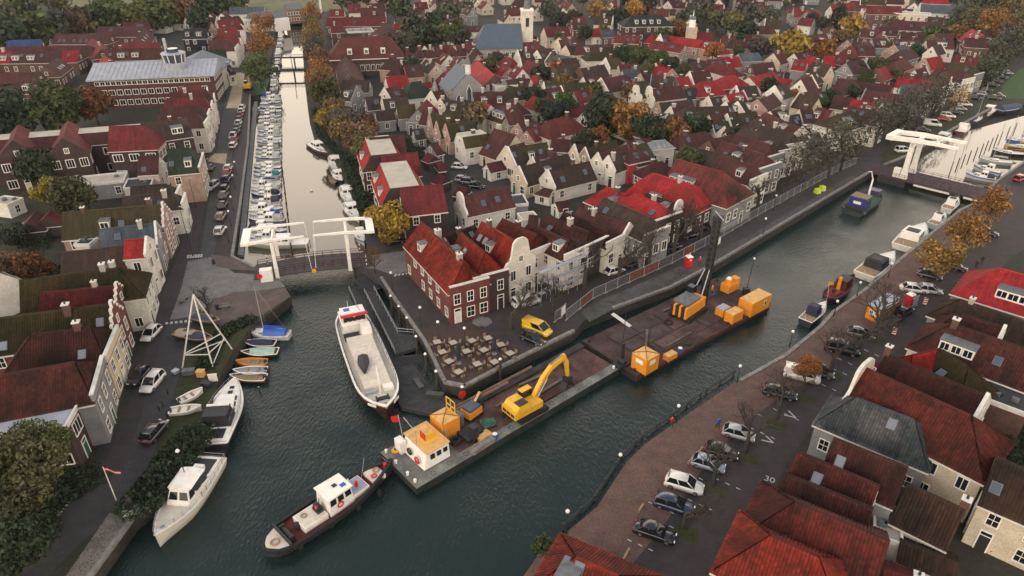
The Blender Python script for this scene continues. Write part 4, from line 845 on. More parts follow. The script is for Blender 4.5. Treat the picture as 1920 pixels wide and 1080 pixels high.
H(600, 275, 940, 240, 4, 6, 3.8, 'zinc', 'gry', flat=True, kind='flat_extension', cat='extension'); H(940, 290, 1140, 270, 4, 6, 3.6, 'moss', 'wht', flat=True, top='tar', kind='flat_extension', cat='extension'); H(200, 590, 270, 500, 4.5, 5, 2.6, 'brn', 'dkb', 'gg', nowin=True, ch=[], dor=[], sk=[], kind='garden_shed', cat='shed'); H(330, 560, 380, 500, 4.5, 6, 2.8, 'brn2', 'dkb', 'gg', nowin=True, ch=[], dor=[], sk=[], kind='garden_shed', cat='shed'); H(-30, 420, 90, 370, 4, 5, 3, 'zinc', 'wht', flat=True, kind='garden_shed', cat='shed'); H(620, 690, 730, 690, 6, 6, 5.6, 'blk', 'wht', flat=True, top='tar', kind='flat_extension', cat='extension'); H(-260, 870, -20, 960, 8, 8, 4, 'dk', 'wht', 'gg', nowin=True)
# ---------------------------------------------------------------- right foreground
row('houses on the right-hand street', 'on the right-hand street', 'y')
T(3, 2)
H(1730, -150, 2300, 10, 9.5, 10, 5.5, 'red', 'gry', 'hg', dor=[(.35, 4.5, 0)], sk=[], ch=[]); H(1450, 88, 2100, 310, 7.5, 6.5, 5, 'dk', 'gry', 'hg', dor=[], sk=[], ch=[.12]); H(1450, 192, 1780, 300, 8.5, 6.2, 5.6, 'brn', 'wht', 'hp', dor=[], sk=[], ch=[]); H(1390, 270, 2060, 500, 9, 8.4, 5.6, 'brn', 'wht', 'hg', dor=[(.17, 4.2, 0)], sk=[(.62, .45)], ch=[.02]); H(1080, 505, 1290, 455, 8, 5.5, 5.2, 'red', 'wht', 'hg', dor=[], sk=[], ch=[])
H(1310, 465, 1500, 590, 8.2, 7, 5.2, 'moss', 'wht', 'hh', dor=[], sk=[(.6, .4)], ch=[]); H(890, 497, 1650, 815, 9, 8, 5.6, 'brn', 'wht', 'gp', dor=[], sk=[], ch=[.0]); H(722, 594, 1520, 958, 10.2, 9.4, 6.4, 'brn2', 'crm', 'nh', dor=[], sk=[], ch=[]); H(660, 822, 1100, 992, 8.8, 6.8, 5.6, 'slate', 'gry', 'hh', dor=[], sk=[(.7, .7)], ch=[])
T(3, 3)
H(500, 47, 1045, 262, 8.5, 6.6, 5.6, 'brn', 'gry', 'gg', dor=[], sk=[(.18, .5)], ch=[]); H(230, 152, 830, 400, 8, 6.6, 5.4, 'brn2', 'bri', 'gg', dor=[], sk=[(.32, .55)], ch=[]); H(130, 312, 780, 572, 7.8, 6.6, 5.2, 'brn', 'bri', 'gg', dor=[], sk=[], ch=[]); H(205, 527, 905, 815, 9, 9.2, 5.6, 'brn2', 'wht', 'hg', dor=[], sk=[], ch=[]); H(20, 777, 380, 935, 8.5, 8.4, 5.6, 'org', 'bri', 'hh', dor=[], sk=[], ch=[])
row('yards behind the right-hand street', 'in the lower right yards', 'x')
H(1050, 387, 1470, 580, 6.8, 6.6, 4, 'dk', 'wht', 'gg', dor=[], sk=[], ch=[.98]); H(1720, 192, 2300, 420, 9, 8.4, 5.8, 'dk', 'crm', 'gg', dor=[], sk=[(.12, .4)], ch=[]); H(1000, 812, 1430, 970, 3.6, 3.6, 2.6, 'dk', 'wht', 'gg', nowin=True, dor=[], sk=[], ch=[], kind='lean_to', cat='shed'); H(800, 640, 1000, 700, 3.4, 5, 3.2, 'zinc', 'wht', flat=True, nowin=True, kind='flat_extension', cat='extension'); H(880, 1030, 1200, 1140, 5.5, 6, 3.5, 'red2', 'bri', 'gg', dor=[], nowin=True)
T(3, 2)
H(1640, 700, 2000, 830, 5.5, 7, 5, 'dk', 'bri', flat=True, nowin=True, top='tar', kind='flat_extension', cat='extension')
row('waterside house at the bottom edge', 'at the bottom edge', 'x')
T(2, 3)
H(478, 940, 800, 1080, 7.0, 7.2, 4.6, 'org', 'bri', 'hh', dor=[(.0, 1.8, 0)], sk=[(.15, .8)], ch=[], label='orange-red hipped house roof beside the water at the bottom edge')
# ================================================================ FILL OF THE FAR TOWN, TREES
# more of the far town: terraces between the houses traced above
def fill(poly_px, dirs, n, seed, where, roofs=('brn', 'brn', 'brn2', 'brn', 'dk', 'dk', 'moss', 'red2', 'red2', 'red'), walls=('bri', 'wht', 'wht', 'wht', 'crm', 'crm', 'pnk', 'gry'), gap=1.2):
    row('far town houses', where, 'x'); rn = random.Random(seed)
    poly = [g2(*p) for p in poly_px]
    xs = [p[0] for p in poly]; ys = [p[1] for p in poly]; got = 0
    def inp(x, y):
        c_ = False
        for (x0, y0), (x1, y1) in zip(poly, poly[1:] + poly[:1]):
            if (y0 > y) != (y1 > y) and x < (x1 - x0) * (y - y0) / (y1 - y0) + x0: c_ = not c_
        return c_
    for _ in range(6000):
        if got >= n: break
        x, y = rn.uniform(min(xs), max(xs)), rn.uniform(min(ys), max(ys))
        if not inp(x, y): continue
        a = R(rn.choice(dirs) + rn.uniform(-4, 4)); L = rn.uniform(6, 11); w = rn.uniform(5.4, 7.4)
        ca, sa = math.cos(a), math.sin(a)
        if any(inside(x + ca * i * L / 2 - sa * j * w / 2, y + sa * i * L / 2 + ca * j * w / 2, gap) for i in (-1, -.5, 0, .5, 1) for j in (-1, 0, 1)): continue
        he = rn.choice([3.6, 4.2, 5, 5.4]); hr = he + rn.uniform(2.7, 3.6)
        e = rn.choice(['gg', 'gg', 'pg', 'gp', 'hh'])
        HW((x - ca * L / 2, y - sa * L / 2), (x + ca * L / 2, y + sa * L / 2), hr, w, he, rn.choice(roofs), rn.choice(walls), e, **({'dor': []} if rn.random() < .5 else {})); got += 1
fill([(640, 150), (700, 60), (860, 10), (1060, 0), (1080, 60), (980, 60), (860, 120)], (20, 110), 40, 11, 'in the far left town')
fill([(1000, 130), (1050, 30), (1300, 5), (1440, 10), (1440, 120), (1300, 140), (1150, 80)], (-15, 75), 40, 12, 'in the far middle town')
fill([(1440, 130), (1440, -10), (1600, -12), (1800, 20), (1840, 80), (1700, 120), (1550, 130)], (-20, 70), 40, 13, 'in the far right town')
fill([(960, 330), (1000, 130), (1300, 140), (1560, 130), (1800, 100), (1640, 230), (1400, 320), (1200, 330)], (30, 120, 40), 34, 14, 'scattered in the old town')
fill([(700, 250), (680, 110), (860, 110), (1000, 150), (960, 260)], (25, 115), 16, 15, 'scattered near the chapel')
fill([(-60, 160), (-60, 70), (250, 60), (420, 40), (420, 110), (250, 110)], (-8, 82), 12, 16, 'scattered in the left estate')
fill([(620, 10), (900, -25), (1400, -35), (1400, -5), (1060, -2), (700, 30)], (10, 100), 44, 17, 'along the top edge')
fill([(1400, -35), (1900, -30), (1900, 0), (1500, -5)], (-20, 70), 12, 18, 'along the top right edge')
fill([(1780, 880), (1900, 720), (2060, 780), (2060, 1000)], (-25, 65), 4, 19, 'beyond the lower right yards')
for _w in set(s['where'] for s in SPECS):
    lst = [s for s in SPECS if s['where'] == _w]
    if lst[0]['axis'] == 'x': lst.sort(key=lambda s: px_of(*s['C'])[0])
    else: lst.sort(key=lambda s: s['C'][1])
    for i_, s in enumerate(lst): s['n'] = i_
def crown_mesh(seed, n, leaf, sparse=0.0, flat=.85):
    rs = np.random.RandomState(seed); V = []; Fq = []
    nb = 26
    lobes = rs.normal(size=(nb, 3)); lobes /= np.linalg.norm(lobes, axis=1)[:, None]; lobes *= rs.uniform(.35, .72, (nb, 1))
    lr = rs.uniform(.26, .42, nb)
    pick = rs.randint(0, nb, n)
    d = rs.normal(size=(n, 3)); d /= np.linalg.norm(d, axis=1)[:, None]
    P = lobes[pick] + d * (lr[pick] * rs.uniform(.55, 1.0, n) ** .5)[:, None]
    P[:, 2] *= flat
    a = rs.normal(size=(n, 3)); a /= np.linalg.norm(a, axis=1)[:, None]
    nrm = d + rs.normal(size=(n, 3)) * .6; b_ = np.cross(a, nrm); b_ /= np.linalg.norm(b_, axis=1)[:, None] + 1e-9; a = np.cross(b_, nrm); a /= np.linalg.norm(a, axis=1)[:, None] + 1e-9
    sz = (leaf * rs.uniform(.6, 1.4, n))[:, None]
    V = np.stack([P - a * sz, P - b_ * sz * .6, P + a * sz, P + b_ * sz * .6], 1).reshape(-1, 3)
    me = bpy.data.meshes.new('crown'); me.vertices.add(4 * n); me.vertices.foreach_set('co', V.astype(np.float32).ravel())
    me.loops.add(4 * n); me.loops.foreach_set('vertex_index', np.arange(4 * n, dtype=np.int32)); me.polygons.add(n); me.polygons.foreach_set('loop_start', np.arange(0, 4 * n, 4, dtype=np.int32))
    me.materials.append(MATS['leaf']); me.update(calc_edges=True); return me
def branch_mesh(seed, depth, spread=.6, n0=1, bare=False, bottom=0.0):
    rn = random.Random(seed); mb = MB()
    def grow(p, d, L, r, k):
        q = p + d * L; mb.cyl(p, q, r, r * .66, 5 if k > 1 else 3, 0, False)
        if k == 0: return
        for _ in range(rn.choice([2, 3, 3]) if k > 1 else 3):
            v = Vector((rn.gauss(0, 1), rn.gauss(0, 1), rn.gauss(.25, .6))).normalized()
            grow(p + d * L * rn.uniform(.65, 1.0), (d * .75 + v * spread).normalized(), L * rn.uniform(.6, .82), r * .6, k - 1)
    grow(Vector((0, 0, 0)), Vector((rn.uniform(-.04, .04), rn.uniform(-.04, .04), 1)).normalized(), .34, .036, depth)
    return mb.mesh('trunk', ['bark'])
CROWNS = {'near': [crown_mesh(s, 11000, .034) for s in (14, 15)], 'full': [crown_mesh(s, 3600, .072) for s in (1, 2, 3, 4)], 'autumn': [crown_mesh(s, 2000, .062, flat=1.0) for s in (5, 6, 7)], 'thin': [crown_mesh(s, 1100, .05, flat=1.05) for s in (8, 9)], 'far': [crown_mesh(s, 1000, .12) for s in (10, 11, 12)]}
TRUNKS = [branch_mesh(s, 3) for s in (21, 22)]; BARES = [branch_mesh(s, 6, .55) for s in (31, 32, 33)]
LEAFC = {'green': (.070, .090, .034), 'dark': (.036, .052, .028), 'olive': (.095, .098, .036), 'yellow': (.27, .185, .035), 'orange': (.25, .125, .036), 'brown': (.15, .105, .055), 'rust': (.19, .075, .038), 'grey': (.085, .082, .060)}
LEAFN = {'green': 'green', 'dark': 'dark green', 'olive': 'olive green', 'yellow': 'yellow', 'orange': 'orange', 'brown': 'brown autumn', 'rust': 'rust-red', 'grey': 'greyish'}
_tn = [0]; TREES = []
def tree(x, y, r, colr, where, kind='full', zc=None, hs=1.0, group='trees of the town', px=True):
    """x, y: photo pixel of the crown centre; r: crown radius in metres"""
    _tn[0] += 1; rn = random.Random(_tn[0])
    zc = zc or r * 1.15 + 1.6
    P = g(x, y, zc) if px else Vector((x, y, 0))
    TREES.append((P.x, P.y, r))
    d = math.hypot(P.x, P.y)
    if kind == 'full': kind = 'far' if d > 300 else 'near' if d < 95 else 'full'
    lab = f"{LEAFN[colr]} tree {where}"
    t = thing('tree', lab, 'tree', (P.x, P.y, 0), rn.uniform(0, 6.28), group)
    h = zc + r * .4
    tr = put('trunk', TRUNKS[_tn[0] % 2], t); tr.scale = (h * .9, h * .9, h)
    c_ = LEAFC[colr]; c_ = tuple(v * rn.uniform(.85, 1.15) for v in c_)
    cr = put('crown', rn.choice(CROWNS[kind]), t, (0, 0, zc), rn.uniform(0, 6), c_); cr.scale = (r * 1.12, r * 1.12, r * hs * 1.12)
    return t
def bare(x, y, h, where, leaf=None):
    _tn[0] += 1; rn = random.Random(_tn[0]); P = g(x, y, 0)
    t = thing('bare_tree', f"bare tree {where}", 'tree', P, rn.uniform(0, 6.28), 'bare trees')
    tr = put('trunk', BARES[_tn[0] % 3], t); h *= 1.45; tr.scale = (h * 1.0, h * 1.0, h * .85)
    if leaf:
        cr = put('crown', rn.choice(CROWNS['thin']), t, (0, 0, h * .62), rn.uniform(0, 6), LEAFC[leaf]); cr.scale = (h * .46, h * .46, h * .46)
    return t
# individually traced
tree(725, 412, 4.3, 'yellow', 'with a round crown beside the left drawbridge', 'full', 5.6); tree(700, 478, 1.6, 'olive', 'of small size on the bridge forecourt', 'thin', 3.6)
tree(97, 195, 8.0, 'green', 'large and willowy below the zinc-roofed building', 'full', 9); tree(172, 190, 6.0, 'rust', 'right of the large green willow', 'full', 7); tree(12, 208, 8, 'dark', 'left of the large green willow at the edge', 'full', 9)
tree(75, 312, 5.5, 'dark', 'in front of the dark apartment wing', 'full', 6); tree(90, 355, 3.2, 'yellow', 'small, before the left apartment wing', 'full', 5.5); tree(135, 362, 5, 'green', 'beside the small yellow garden tree', 'full', 6)
tree(30, 910, 6.0, 'olive', 'big, filling the lower left corner', 'full', 7.5); tree(-20, 1010, 6, 'dark', 'at the very lower left edge', 'full', 6.5); tree(65, 850, 4.0, 'olive', 'leaning over the flat-roofed corner house', 'full', 6.5)
for i_, (x_, y_, r_, c_) in enumerate(sorted(((492, 42, 6, 'orange'), (488, 80, 6, 'orange'), (484, 128, 6, 'green')))): tree(x_, y_, r_, c_, f'on the left canal bank, {ORD[i_]} from the far end', 'autumn', 7)
for i_, (x_, y_, r_, c_) in enumerate(sorted(((657, 258, 5.2, 'brown'), (628, 240, 5.0, 'brown'), (601, 220, 4.6, 'yellow'), (594, 172, 5.5, 'olive'), (591, 138, 5.5, 'orange'), (588, 108, 5.5, 'brown'), (577, 78, 6, 'brown'), (576, 50, 6, 'brown'), (575, 24, 6, 'orange'), (640, 232, 4.4, 'grey'), (612, 205, 4.2, 'brown'), (615, 225, 4.2, 'grey'), (582, 92, 5, 'grey'), (590, 152, 4.6, 'brown'), (578, 62, 5.5, 'orange'), (670, 275, 4.4, 'brown')), key=lambda q: -q[1])): tree(x_ + (16 if y_ > 150 else 8), y_, r_ * .9, c_, f'in the row across from the marina, {ORD[i_]} from front', 'full' if y_ > 160 else 'autumn', 7, 1.1)
tree(685, 240, 4, 'rust', 'red-leaved behind the canal-side row', 'autumn', 5)
for i_, (x_, y_, r_, c_) in enumerate(sorted(((752, 14, 10, 'green'), (775, 48, 9, 'grey'), (795, 68, 8, 'dark'), (842, 22, 9, 'grey'), (835, 62, 8, 'olive'), (865, 70, 6, 'dark'), (820, 40, 8, 'dark'), (760, 80, 7, 'grey')))): tree(x_, y_, r_ * .75, c_, f'in the tall clump behind the almshouses, {ORD[i_]} from left', 'full', 9)
for i_, (x_, y_, r_, c_) in enumerate(sorted(((1132, 212, 6.5, 'dark'), (1180, 224, 5.8, 'orange'), (1224, 242, 5, 'dark'), (1122, 258, 3.2, 'rust'), (1040, 205, 4, 'dark'), (1060, 190, 3.5, 'green'), (1020, 200, 3, 'olive'), (1262, 245, 4, 'rust'), (1095, 262, 3, 'dark'), (1290, 300, 3.5, 'green')))): tree(x_, y_, r_ * 1.1, c_, f'in the gardens inside the old town, {ORD[i_]} from left', 'full', 7)
for i_, (x_, y_, r_, c_) in enumerate(sorted(((1155, 32, 9, 'dark'), (1047, 38, 7, 'dark'), (1120, 18, 8, 'orange'), (1192, 18, 9, 'yellow'), (1210, 12, 9, 'dark'), (1243, 48, 5, 'yellow'), (1262, 50, 6, 'yellow'), (1297, 30, 9, 'grey'), (1322, 18, 9, 'grey'), (1347, 36, 9, 'grey'), (1372, 42, 8, 'olive'), (1395, 22, 9, 'grey'), (1427, 88, 7, 'grey'), (1400, 60, 7, 'dark'), (1170, 100, 6, 'dark'), (1198, 102, 6, 'green'), (1232, 106, 6, 'green'), (1255, 118, 5, 'dark'), (1280, 130, 4, 'green'), (1215, 128, 4, 'olive'), (1030, 15, 8, 'grey'), (1440, 30, 9, 'grey'), (1275, 55, 7, 'rust')))): tree(x_, y_, r_ * .75, c_, f'in the wooded far town centre, {ORD[i_]} from left', 'full', 7)
tree(1482, 82, 8, 'yellow', 'with a broad crown above the bright red roofs', 'full', 9); tree(1549, 92, 5, 'orange', 'beside the red gabled houses', 'full', 6); tree(1596, 46, 7, 'yellow', 'beside the black conifer', 'full', 8); tree(1574, 38, 5, 'dark', 'slim and black among far red roofs', 'full', 9, 1.8)
for i_, (x_, y_, r_, c_) in enumerate(sorted(((1602, 132, 5, 'dark'), (1640, 124, 4.5, 'green'), (1664, 126, 4.5, 'green'), (1625, 145, 3.5, 'green'), (1680, 140, 3, 'olive'), (1540, 190, 3, 'green'), (1555, 185, 3.5, 'dark'), (1600, 172, 3, 'dark'), (1490, 178, 2.5, 'orange'), (1755, 70, 6, 'green'), (1790, 62, 6, 'rust'), (1720, 98, 4, 'dark')))): tree(x_, y_, r_, c_, f'in the gardens near the playing field, {ORD[i_]} from left', 'full', 4.5)
for i_, (x_, y_, r_, c_) in enumerate(sorted(((1852, 128, 6, 'grey'), (1870, 105, 6, 'grey'), (1888, 85, 7, 'grey'), (1904, 62, 7, 'grey'), (1862, 50, 8, 'orange'), (1835, 45, 8, 'brown'), (1895, 30, 9, 'brown'), (1918, 75, 7, 'olive'), (1810, 30, 8, 'grey')))): tree(x_, y_, r_, c_, f'along the playing field edge, {ORD[i_]} from left', 'autumn', 7)
tree(1798, 178, 3.6, 'yellow', 'thin and yellow on the harbour street', 'thin', 6)
for i_, (x_, y_, r_) in enumerate(((1860, 382, 3.7), (1815, 436, 3.9), (1762, 478, 3.9))): tree(x_, y_, r_, 'orange', f'with golden-brown leaves on the right quay, {ORD[i_]} from the bridge', 'autumn', 4.8)
tree(1517, 692, 2.1, 'orange', 'small, beside the white van in the right car park', 'full', 3.9)
for i_, x_ in enumerate((20, 60, 100, 140, 182, 225, 262, 300, 345, 395)): tree(x_, (62, 55, 44, 42, 36, 30, 30, 26, 18, 10)[i_], 9, ('dark', 'green', 'grey', 'olive', 'green', 'green', 'olive', 'olive', 'rust', 'dark')[i_], f'in the park belt, {ORD[i_]} from the left', 'full', 9)
for i_, (x_, y_) in enumerate(sorted(((80, 12), (105, 8), (30, 12), (200, 5), (270, 2), (410, -4), (440, 5), (0, 25)))): tree(x_, y_, 8, ('grey', 'olive')[i_ % 2], f'on the far meadow, {ORD[i_]} from left', 'full', 8)
tree(372, 34, 6, 'dark', 'conifer-like behind the black house', 'full', 9, 1.6); tree(20, 492, 3.5, 'brown', 'bushy in the left back gardens', 'full', 3); tree(60, 500, 3.5, 'rust', 'low and reddish in the left back gardens', 'full', 2.8); tree(25, 440, 3, 'dark', 'bushy by the garden sheds', 'full', 3)
for i_, (x_, y_) in enumerate(sorted(((1740, -15), (1785, -12), (1830, -10), (1870, -2), (1905, 8), (1700, -18), (1600, -22), (1500, -24), (1340, -22), (1230, -22), (960, -22), (880, -20), (700, -12), (655, -6)))): tree(x_, y_, 9, ('grey', 'brown', 'olive')[i_ % 3], f'on the far skyline, {ORD[i_]} from left', 'full', 9)
rt = random.Random(99)
n_ = 0; GT = []
for _ in range(900):                                     # small garden trees between the far houses
    x_, y_ = rt.uniform(640, 1860), rt.uniform(-10, 300)
    P = g(x_, y_)
    if inside(P.x, P.y, 1.0) or any((P.x - a) ** 2 + (P.y - b_) ** 2 < (r_ + 3) ** 2 for a, b_, r_ in TREES): continue
    if x_ - 960 > (330 - y_) * 1.9 + 380 or (y_ > 150 and x_ < 700): continue
    n_ += 1
    if n_ > 70: break
    GT.append((x_, P.x, P.y)); TREES.append((P.x, P.y, 3))
for n_, (x_, X_, Y_) in enumerate(sorted(GT)): tree(X_, Y_, rt.uniform(2, 4.5), rt.choice(['dark', 'green', 'olive', 'grey', 'brown', 'orange']), f'among the small back-garden trees, {ORD[n_]} from left', 'far', None, px=False)
for i_, (x_, y_, h_) in enumerate(((958, 618, 7), (1035, 590, 7), (1095, 542, 8.5), (1161, 523, 9), (1215, 505, 8.5), (1262, 478, 8.5), (1312, 452, 8.5), (1365, 424, 8.5), (1420, 392, 8.5), (1465, 368, 9), (1505, 350, 9.5), (1552, 332, 9.5), (1575, 320, 9), (1640, 278, 9), (1668, 268, 9.5), (1695, 252, 9.5), (1718, 238, 9.5), (1748, 218, 9.5))): bare(x_, y_, h_, f'on the quay, {ORD[i_]} from the plaza', 'grey' if i_ > 9 else None)
for i_, (x_, y_, h_) in enumerate(((1282, 990, 5.5), (1338, 908, 5.5), (1397, 848, 6), (1455, 790, 6), (1557, 700, 7), (1606, 662, 7.5), (1638, 634, 8))): bare(x_, y_, h_, f'in the right-hand car park, {ORD[i_]} from the front')
bare(392, 592, 5, 'beside the bench on the bridge forecourt')
# hedges and scrub that nobody could count
def scrub(name, pts, r, n, colr, seed, zr=.7):
    rs = random.Random(seed); P = [g(*p) for p in pts]
    src = crown_mesh(seed, n, .20, flat=1.0); co = np.zeros(len(src.vertices) * 3, np.float32); src.vertices.foreach_get('co', co); co = co.reshape(-1, 4, 3)
    cen = co.mean(1, keepdims=True); loc = co - cen
    segs = [(a, b_, (b_ - a).length) for a, b_ in zip(P, P[1:])]; tot = sum(s[2] for s in segs)
    out = np.zeros_like(co)
    for i in range(len(co)):
        t = rs.uniform(0, tot)
        for a, b_, l in segs:
            if t <= l: break
            t -= l
        q = a + (b_ - a) * (t / max(l, .01)); th = rs.uniform(0, 6.28); rr = r * rs.uniform(.2, 1) ** .5
        k_ = .75 + .35 * math.sin(q.x * 1.3 + q.y * .9) * math.cos(q.x * .5 - q.y * 1.7)
        out[i] = loc[i] * 1.1 + np.array([q.x + rr * math.cos(th), q.y + rr * math.sin(th), abs(k_ * r * zr * (1 - .6 * (rr / r) ** 2) + rs.uniform(-.35, .1))])
    src.vertices.foreach_set('co', out.astype(np.float32).ravel()); src.update(); src.name = name
    return stuff(put(name, src, None, color=LEAFC[colr]))
scrub('bramble_bank', [(262, 955), (300, 905), (345, 850), (372, 820)], 2.6, 5000, 'dark', 41); scrub('bank_scrub', [(385, 690), (400, 650), (425, 620), (470, 600)], 1.5, 2500, 'dark', 42)
scrub('hedge', [(655, 300), (672, 345), (690, 395), (712, 440)], 2.3, 6000, 'dark', 43, .8); scrub('canal_scrub', [(592, 205), (602, 250), (626, 278), (652, 302)], 1.5, 3000, 'dark', 44)
scrub('garden_hedge', [(10, 520), (60, 540), (100, 520)], 3, 2500, 'dark', 45); scrub('garden_hedge', [(1850, 1000), (1910, 1020), (1920, 960)], 3, 2500, 'dark', 46); scrub('garden_hedge', [(700, 265), (760, 270), (800, 300)], 3, 3000, 'dark', 47, .5); scrub('garden_hedge', [(40, 1000), (90, 930), (150, 900)], 3, 3000, 'dark', 48, .5)
scrub('garden_hedge', [(1900, 820), (1920, 860), (1860, 850)], 3, 2000, 'dark', 49); scrub('garden_hedge', [(1560, 130), (1640, 135), (1690, 150)], 4, 3000, 'green', 50, .4); scrub('wall_shrub', [(1012, 1030), (1022, 1018)], 1.0, 500, 'green', 51); scrub('garden_hedge', [(30, 440), (100, 420), (60, 470)], 3, 2500, 'dark', 52, .6)
# ================================================================ BOATS
def hull_rings(L, B, H, stern=.82, bowrise=.45, full=2.2, depth=.45, n=13, roundstern=False):
    rings = []; gun = []
    for i in range(n):
        t = i / (n - 1); x = -L / 2 + L * t
        b_ = B / 2 * (stern + (1 - stern) * math.sin(min(1, t / .45) * math.pi / 2))
        if roundstern: b_ *= math.sqrt(max(0.02, 1 - max(0, (.16 - t) / .16) ** 2))
        if t > .45: b_ *= max(.015, 1 - ((t - .45) / .55) ** full)
        zt = H + bowrise * max(0, (t - .35) / .65) ** 2 + .05 * (1 - t)
        k = 1 - max(0, (t - .7) / .3) * .5
        rings.append([(x, b_, zt), (x - .02 * L * max(0, t - .8), b_ * .95, zt * .5), (x - .04 * L * max(0, t - .7), b_ * .80 * k, 0), (x - .08 * L * max(0, t - .7), 0, -depth), (x - .04 * L * max(0, t - .7), -b_ * .80 * k, 0), (x - .02 * L * max(0, t - .8), -b_ * .95, zt * .5), (x, -b_, zt)])
        gun.append((x, b_, zt))
    return rings, gun
def hull_parts(root, L, B, H, colr, deckm='white', deckdrop=.12, rimm='white', rimr=.06, band=None, **kw):
    rings, gun = hull_rings(L, B, H, **kw)
    m = MB(); m.loft(rings, 0, caps=False, closed=False)
    m.add(rings[0], [tuple(range(7))])
    h = m.build('hull', 'hull', root, color=colr, smooth=False)
    d = MB(); d.loft([[(x, b_ * .985, z - deckdrop), (x, -b_ * .985, z - deckdrop)] for x, b_, z in gun], 0, caps=False, closed=False)
    d.build('deck', deckm, root, color=(.62, .57, .49))
    r = MB()
    pts = [(x, b_, z) for x, b_, z in gun] + [(x, -b_, z) for x, b_, z in reversed(gun)]
    pts.append(pts[0])
    for a, b_ in zip(pts, pts[1:]): r.beam(a, b_, rimr * 2, rimr * 1.6)
    r.build('gunwale', rimm, h)
    if band:
        bm_ = MB()
        for s_ in (1, -1):
            for (x0, b0, z0), (x1, b1, z1) in zip(gun, gun[1:]): bm_.beam((x0, s_ * b0 * .985, z0 * .72), (x1, s_ * b1 * .985, z1 * .72), .07, .22)
        bm_.build('hull_band', band, h)
    return h, gun
def cabin(root, x0, x1, w0, w1, z0, z1, sf=.3, sb=.1, ss=.12, mat='white', name='cabin', roofm=None, win=True, nwin=3, wz=(.4, .85), fwin=True, color=None, over=.08):
    """box cabin; x1 is the bow side; sloped front sf, back sb, sides ss; windows as proud panes"""
    def ring(z, t): return [(x0 + sb * t, -w0 / 2 + ss * t, z), (x1 - sf * t, -w1 / 2 + ss * t, z), (x1 - sf * t, w1 / 2 - ss * t, z), (x0 + sb * t, w0 / 2 - ss * t, z)]
    m = MB(); m.loft([ring(z0, 0), ring(z1, 1)], 0)
    c_ = m.build(name, mat, root, color=color)
    r = MB(); rr = ring(z1, 1); cx = (x0 + x1) / 2
    e = [(p[0] + math.copysign(over, p[0] - cx), p[1] + math.copysign(over, p[1]), p[2]) for p in rr]
    r.loft([e, [(p[0], p[1], p[2] + .07) for p in e], [(p[0] * .97 + cx * .03, p[1] * .94, p[2] + .12) for p in e]], 0); r.build('cabin_roof', roofm or mat, c_, color=color)
    if win:
        H_ = z1 - z0; za, zb = z0 + wz[0] * H_, z0 + wz[1] * H_
        for s_ in (-1, 1):
            for i in range(nwin):
                f0, f1 = (i + .12) / nwin, (i + .88) / nwin
                def P(f, z):
                    t = (z - z0) / H_; xa_, xb_ = x0 + sb * t, x1 - sf * t; w = w0 + (w1 - w0) * f
                    return (xa_ + (xb_ - xa_) * f, s_ * (w / 2 - ss * t + .02), z)
                MB().add([P(f0, za), P(f1, za), P(f1, zb), P(f0, zb)], [(0, 1, 2, 3)]).build('side_window', 'glass', c_)
        if fwin:
            for i in range(max(2, nwin - 1)):
                nn = max(2, nwin - 1); f0, f1 = (i + .1) / nn, (i + .9) / nn
                for xx, sl, sg in ((x1, sf, 1), (x0, sb, -1)):
                    if sg < 0: continue
                    def Q(f, z):
                        t = (z - z0) / H_; w = w1 / 2 - ss * t
                        return (xx - sg * sl * t + sg * .02, -w + 2 * w * f, z)
                    MB().add([Q(f0, za), Q(f1, za), Q(f1, zb), Q(f0, zb)], [(0, 1, 2, 3)]).build('front_window', 'glass', c_)
    return c_
def rail(root, pts, h=.6, r=.025, mat='steel', every=1, name='railing', mid=True):
    m = MB()
    for a, b_ in zip(pts, pts[1:]):
        m.cyl((a[0], a[1], a[2] + h), (b_[0], b_[1], b_[2] + h), r, r, 4)
        if mid: m.cyl((a[0], a[1], a[2] + h * .5), (b_[0], b_[1], b_[2] + h * .5), r * .7, r * .7, 4)
    for p in pts[::every]: m.cyl(p, (p[0], p[1], p[2] + h), r, r, 4)
    return m.build(name, mat, root)
def bow_rail(root, gun, t0=.5, h=.55):
    k = int(len(gun) * t0); pts = [(x, b_ * .92, z) for x, b_, z in gun[k:]] + [(x, -b_ * .92, z) for x, b_, z in reversed(gun[k:])]
    rail(root, pts, h)
def at_water(a, b_, z=WZ):
    A, B = g(*a, z), g(*b_, z); return (A + B) / 2, toward(A, B), (B - A).length
# ---- prototypes for the marinas
def cruiser(label, loc, rz, group, L=8.8, B=2.9, hullc=(.62, .6, .56), coverc=None, coverm='cover', fly=False):
    t = thing('cabin_cruiser', label, 'boat', loc, rz, group)
    h, gun = hull_parts(t, L, B, .95, hullc, band='blue_paint' if hullc[0] > .5 and L < 8.9 else None)
    cabin(t, -L * .12, L * .30, B * .72, B * .5, .85, 1.45, .7, .0, .1, win=True, nwin=3, fwin=False)
    cabin(t, -L * .22, L * .06, B * .78, B * .74, .9, 2.25, .55, .1, .14, nwin=2, wz=(.5, .88), name='wheelhouse')
    if coverc:
        m = MB(); w = B * .40
        rg = [[(x, -w, .95), (x, -w * .92, zt), (x, 0, zt + .22), (x, w * .92, zt), (x, w, .95)] for x, zt in ((-L * .45, 1.3), (-L * .40, 1.75), (-L * .22, 1.9))]
        m.loft(rg, 0, caps=True, closed=False).build('cover', coverm, t, color=coverc)
    bow_rail(t, gun, .55)
    return t
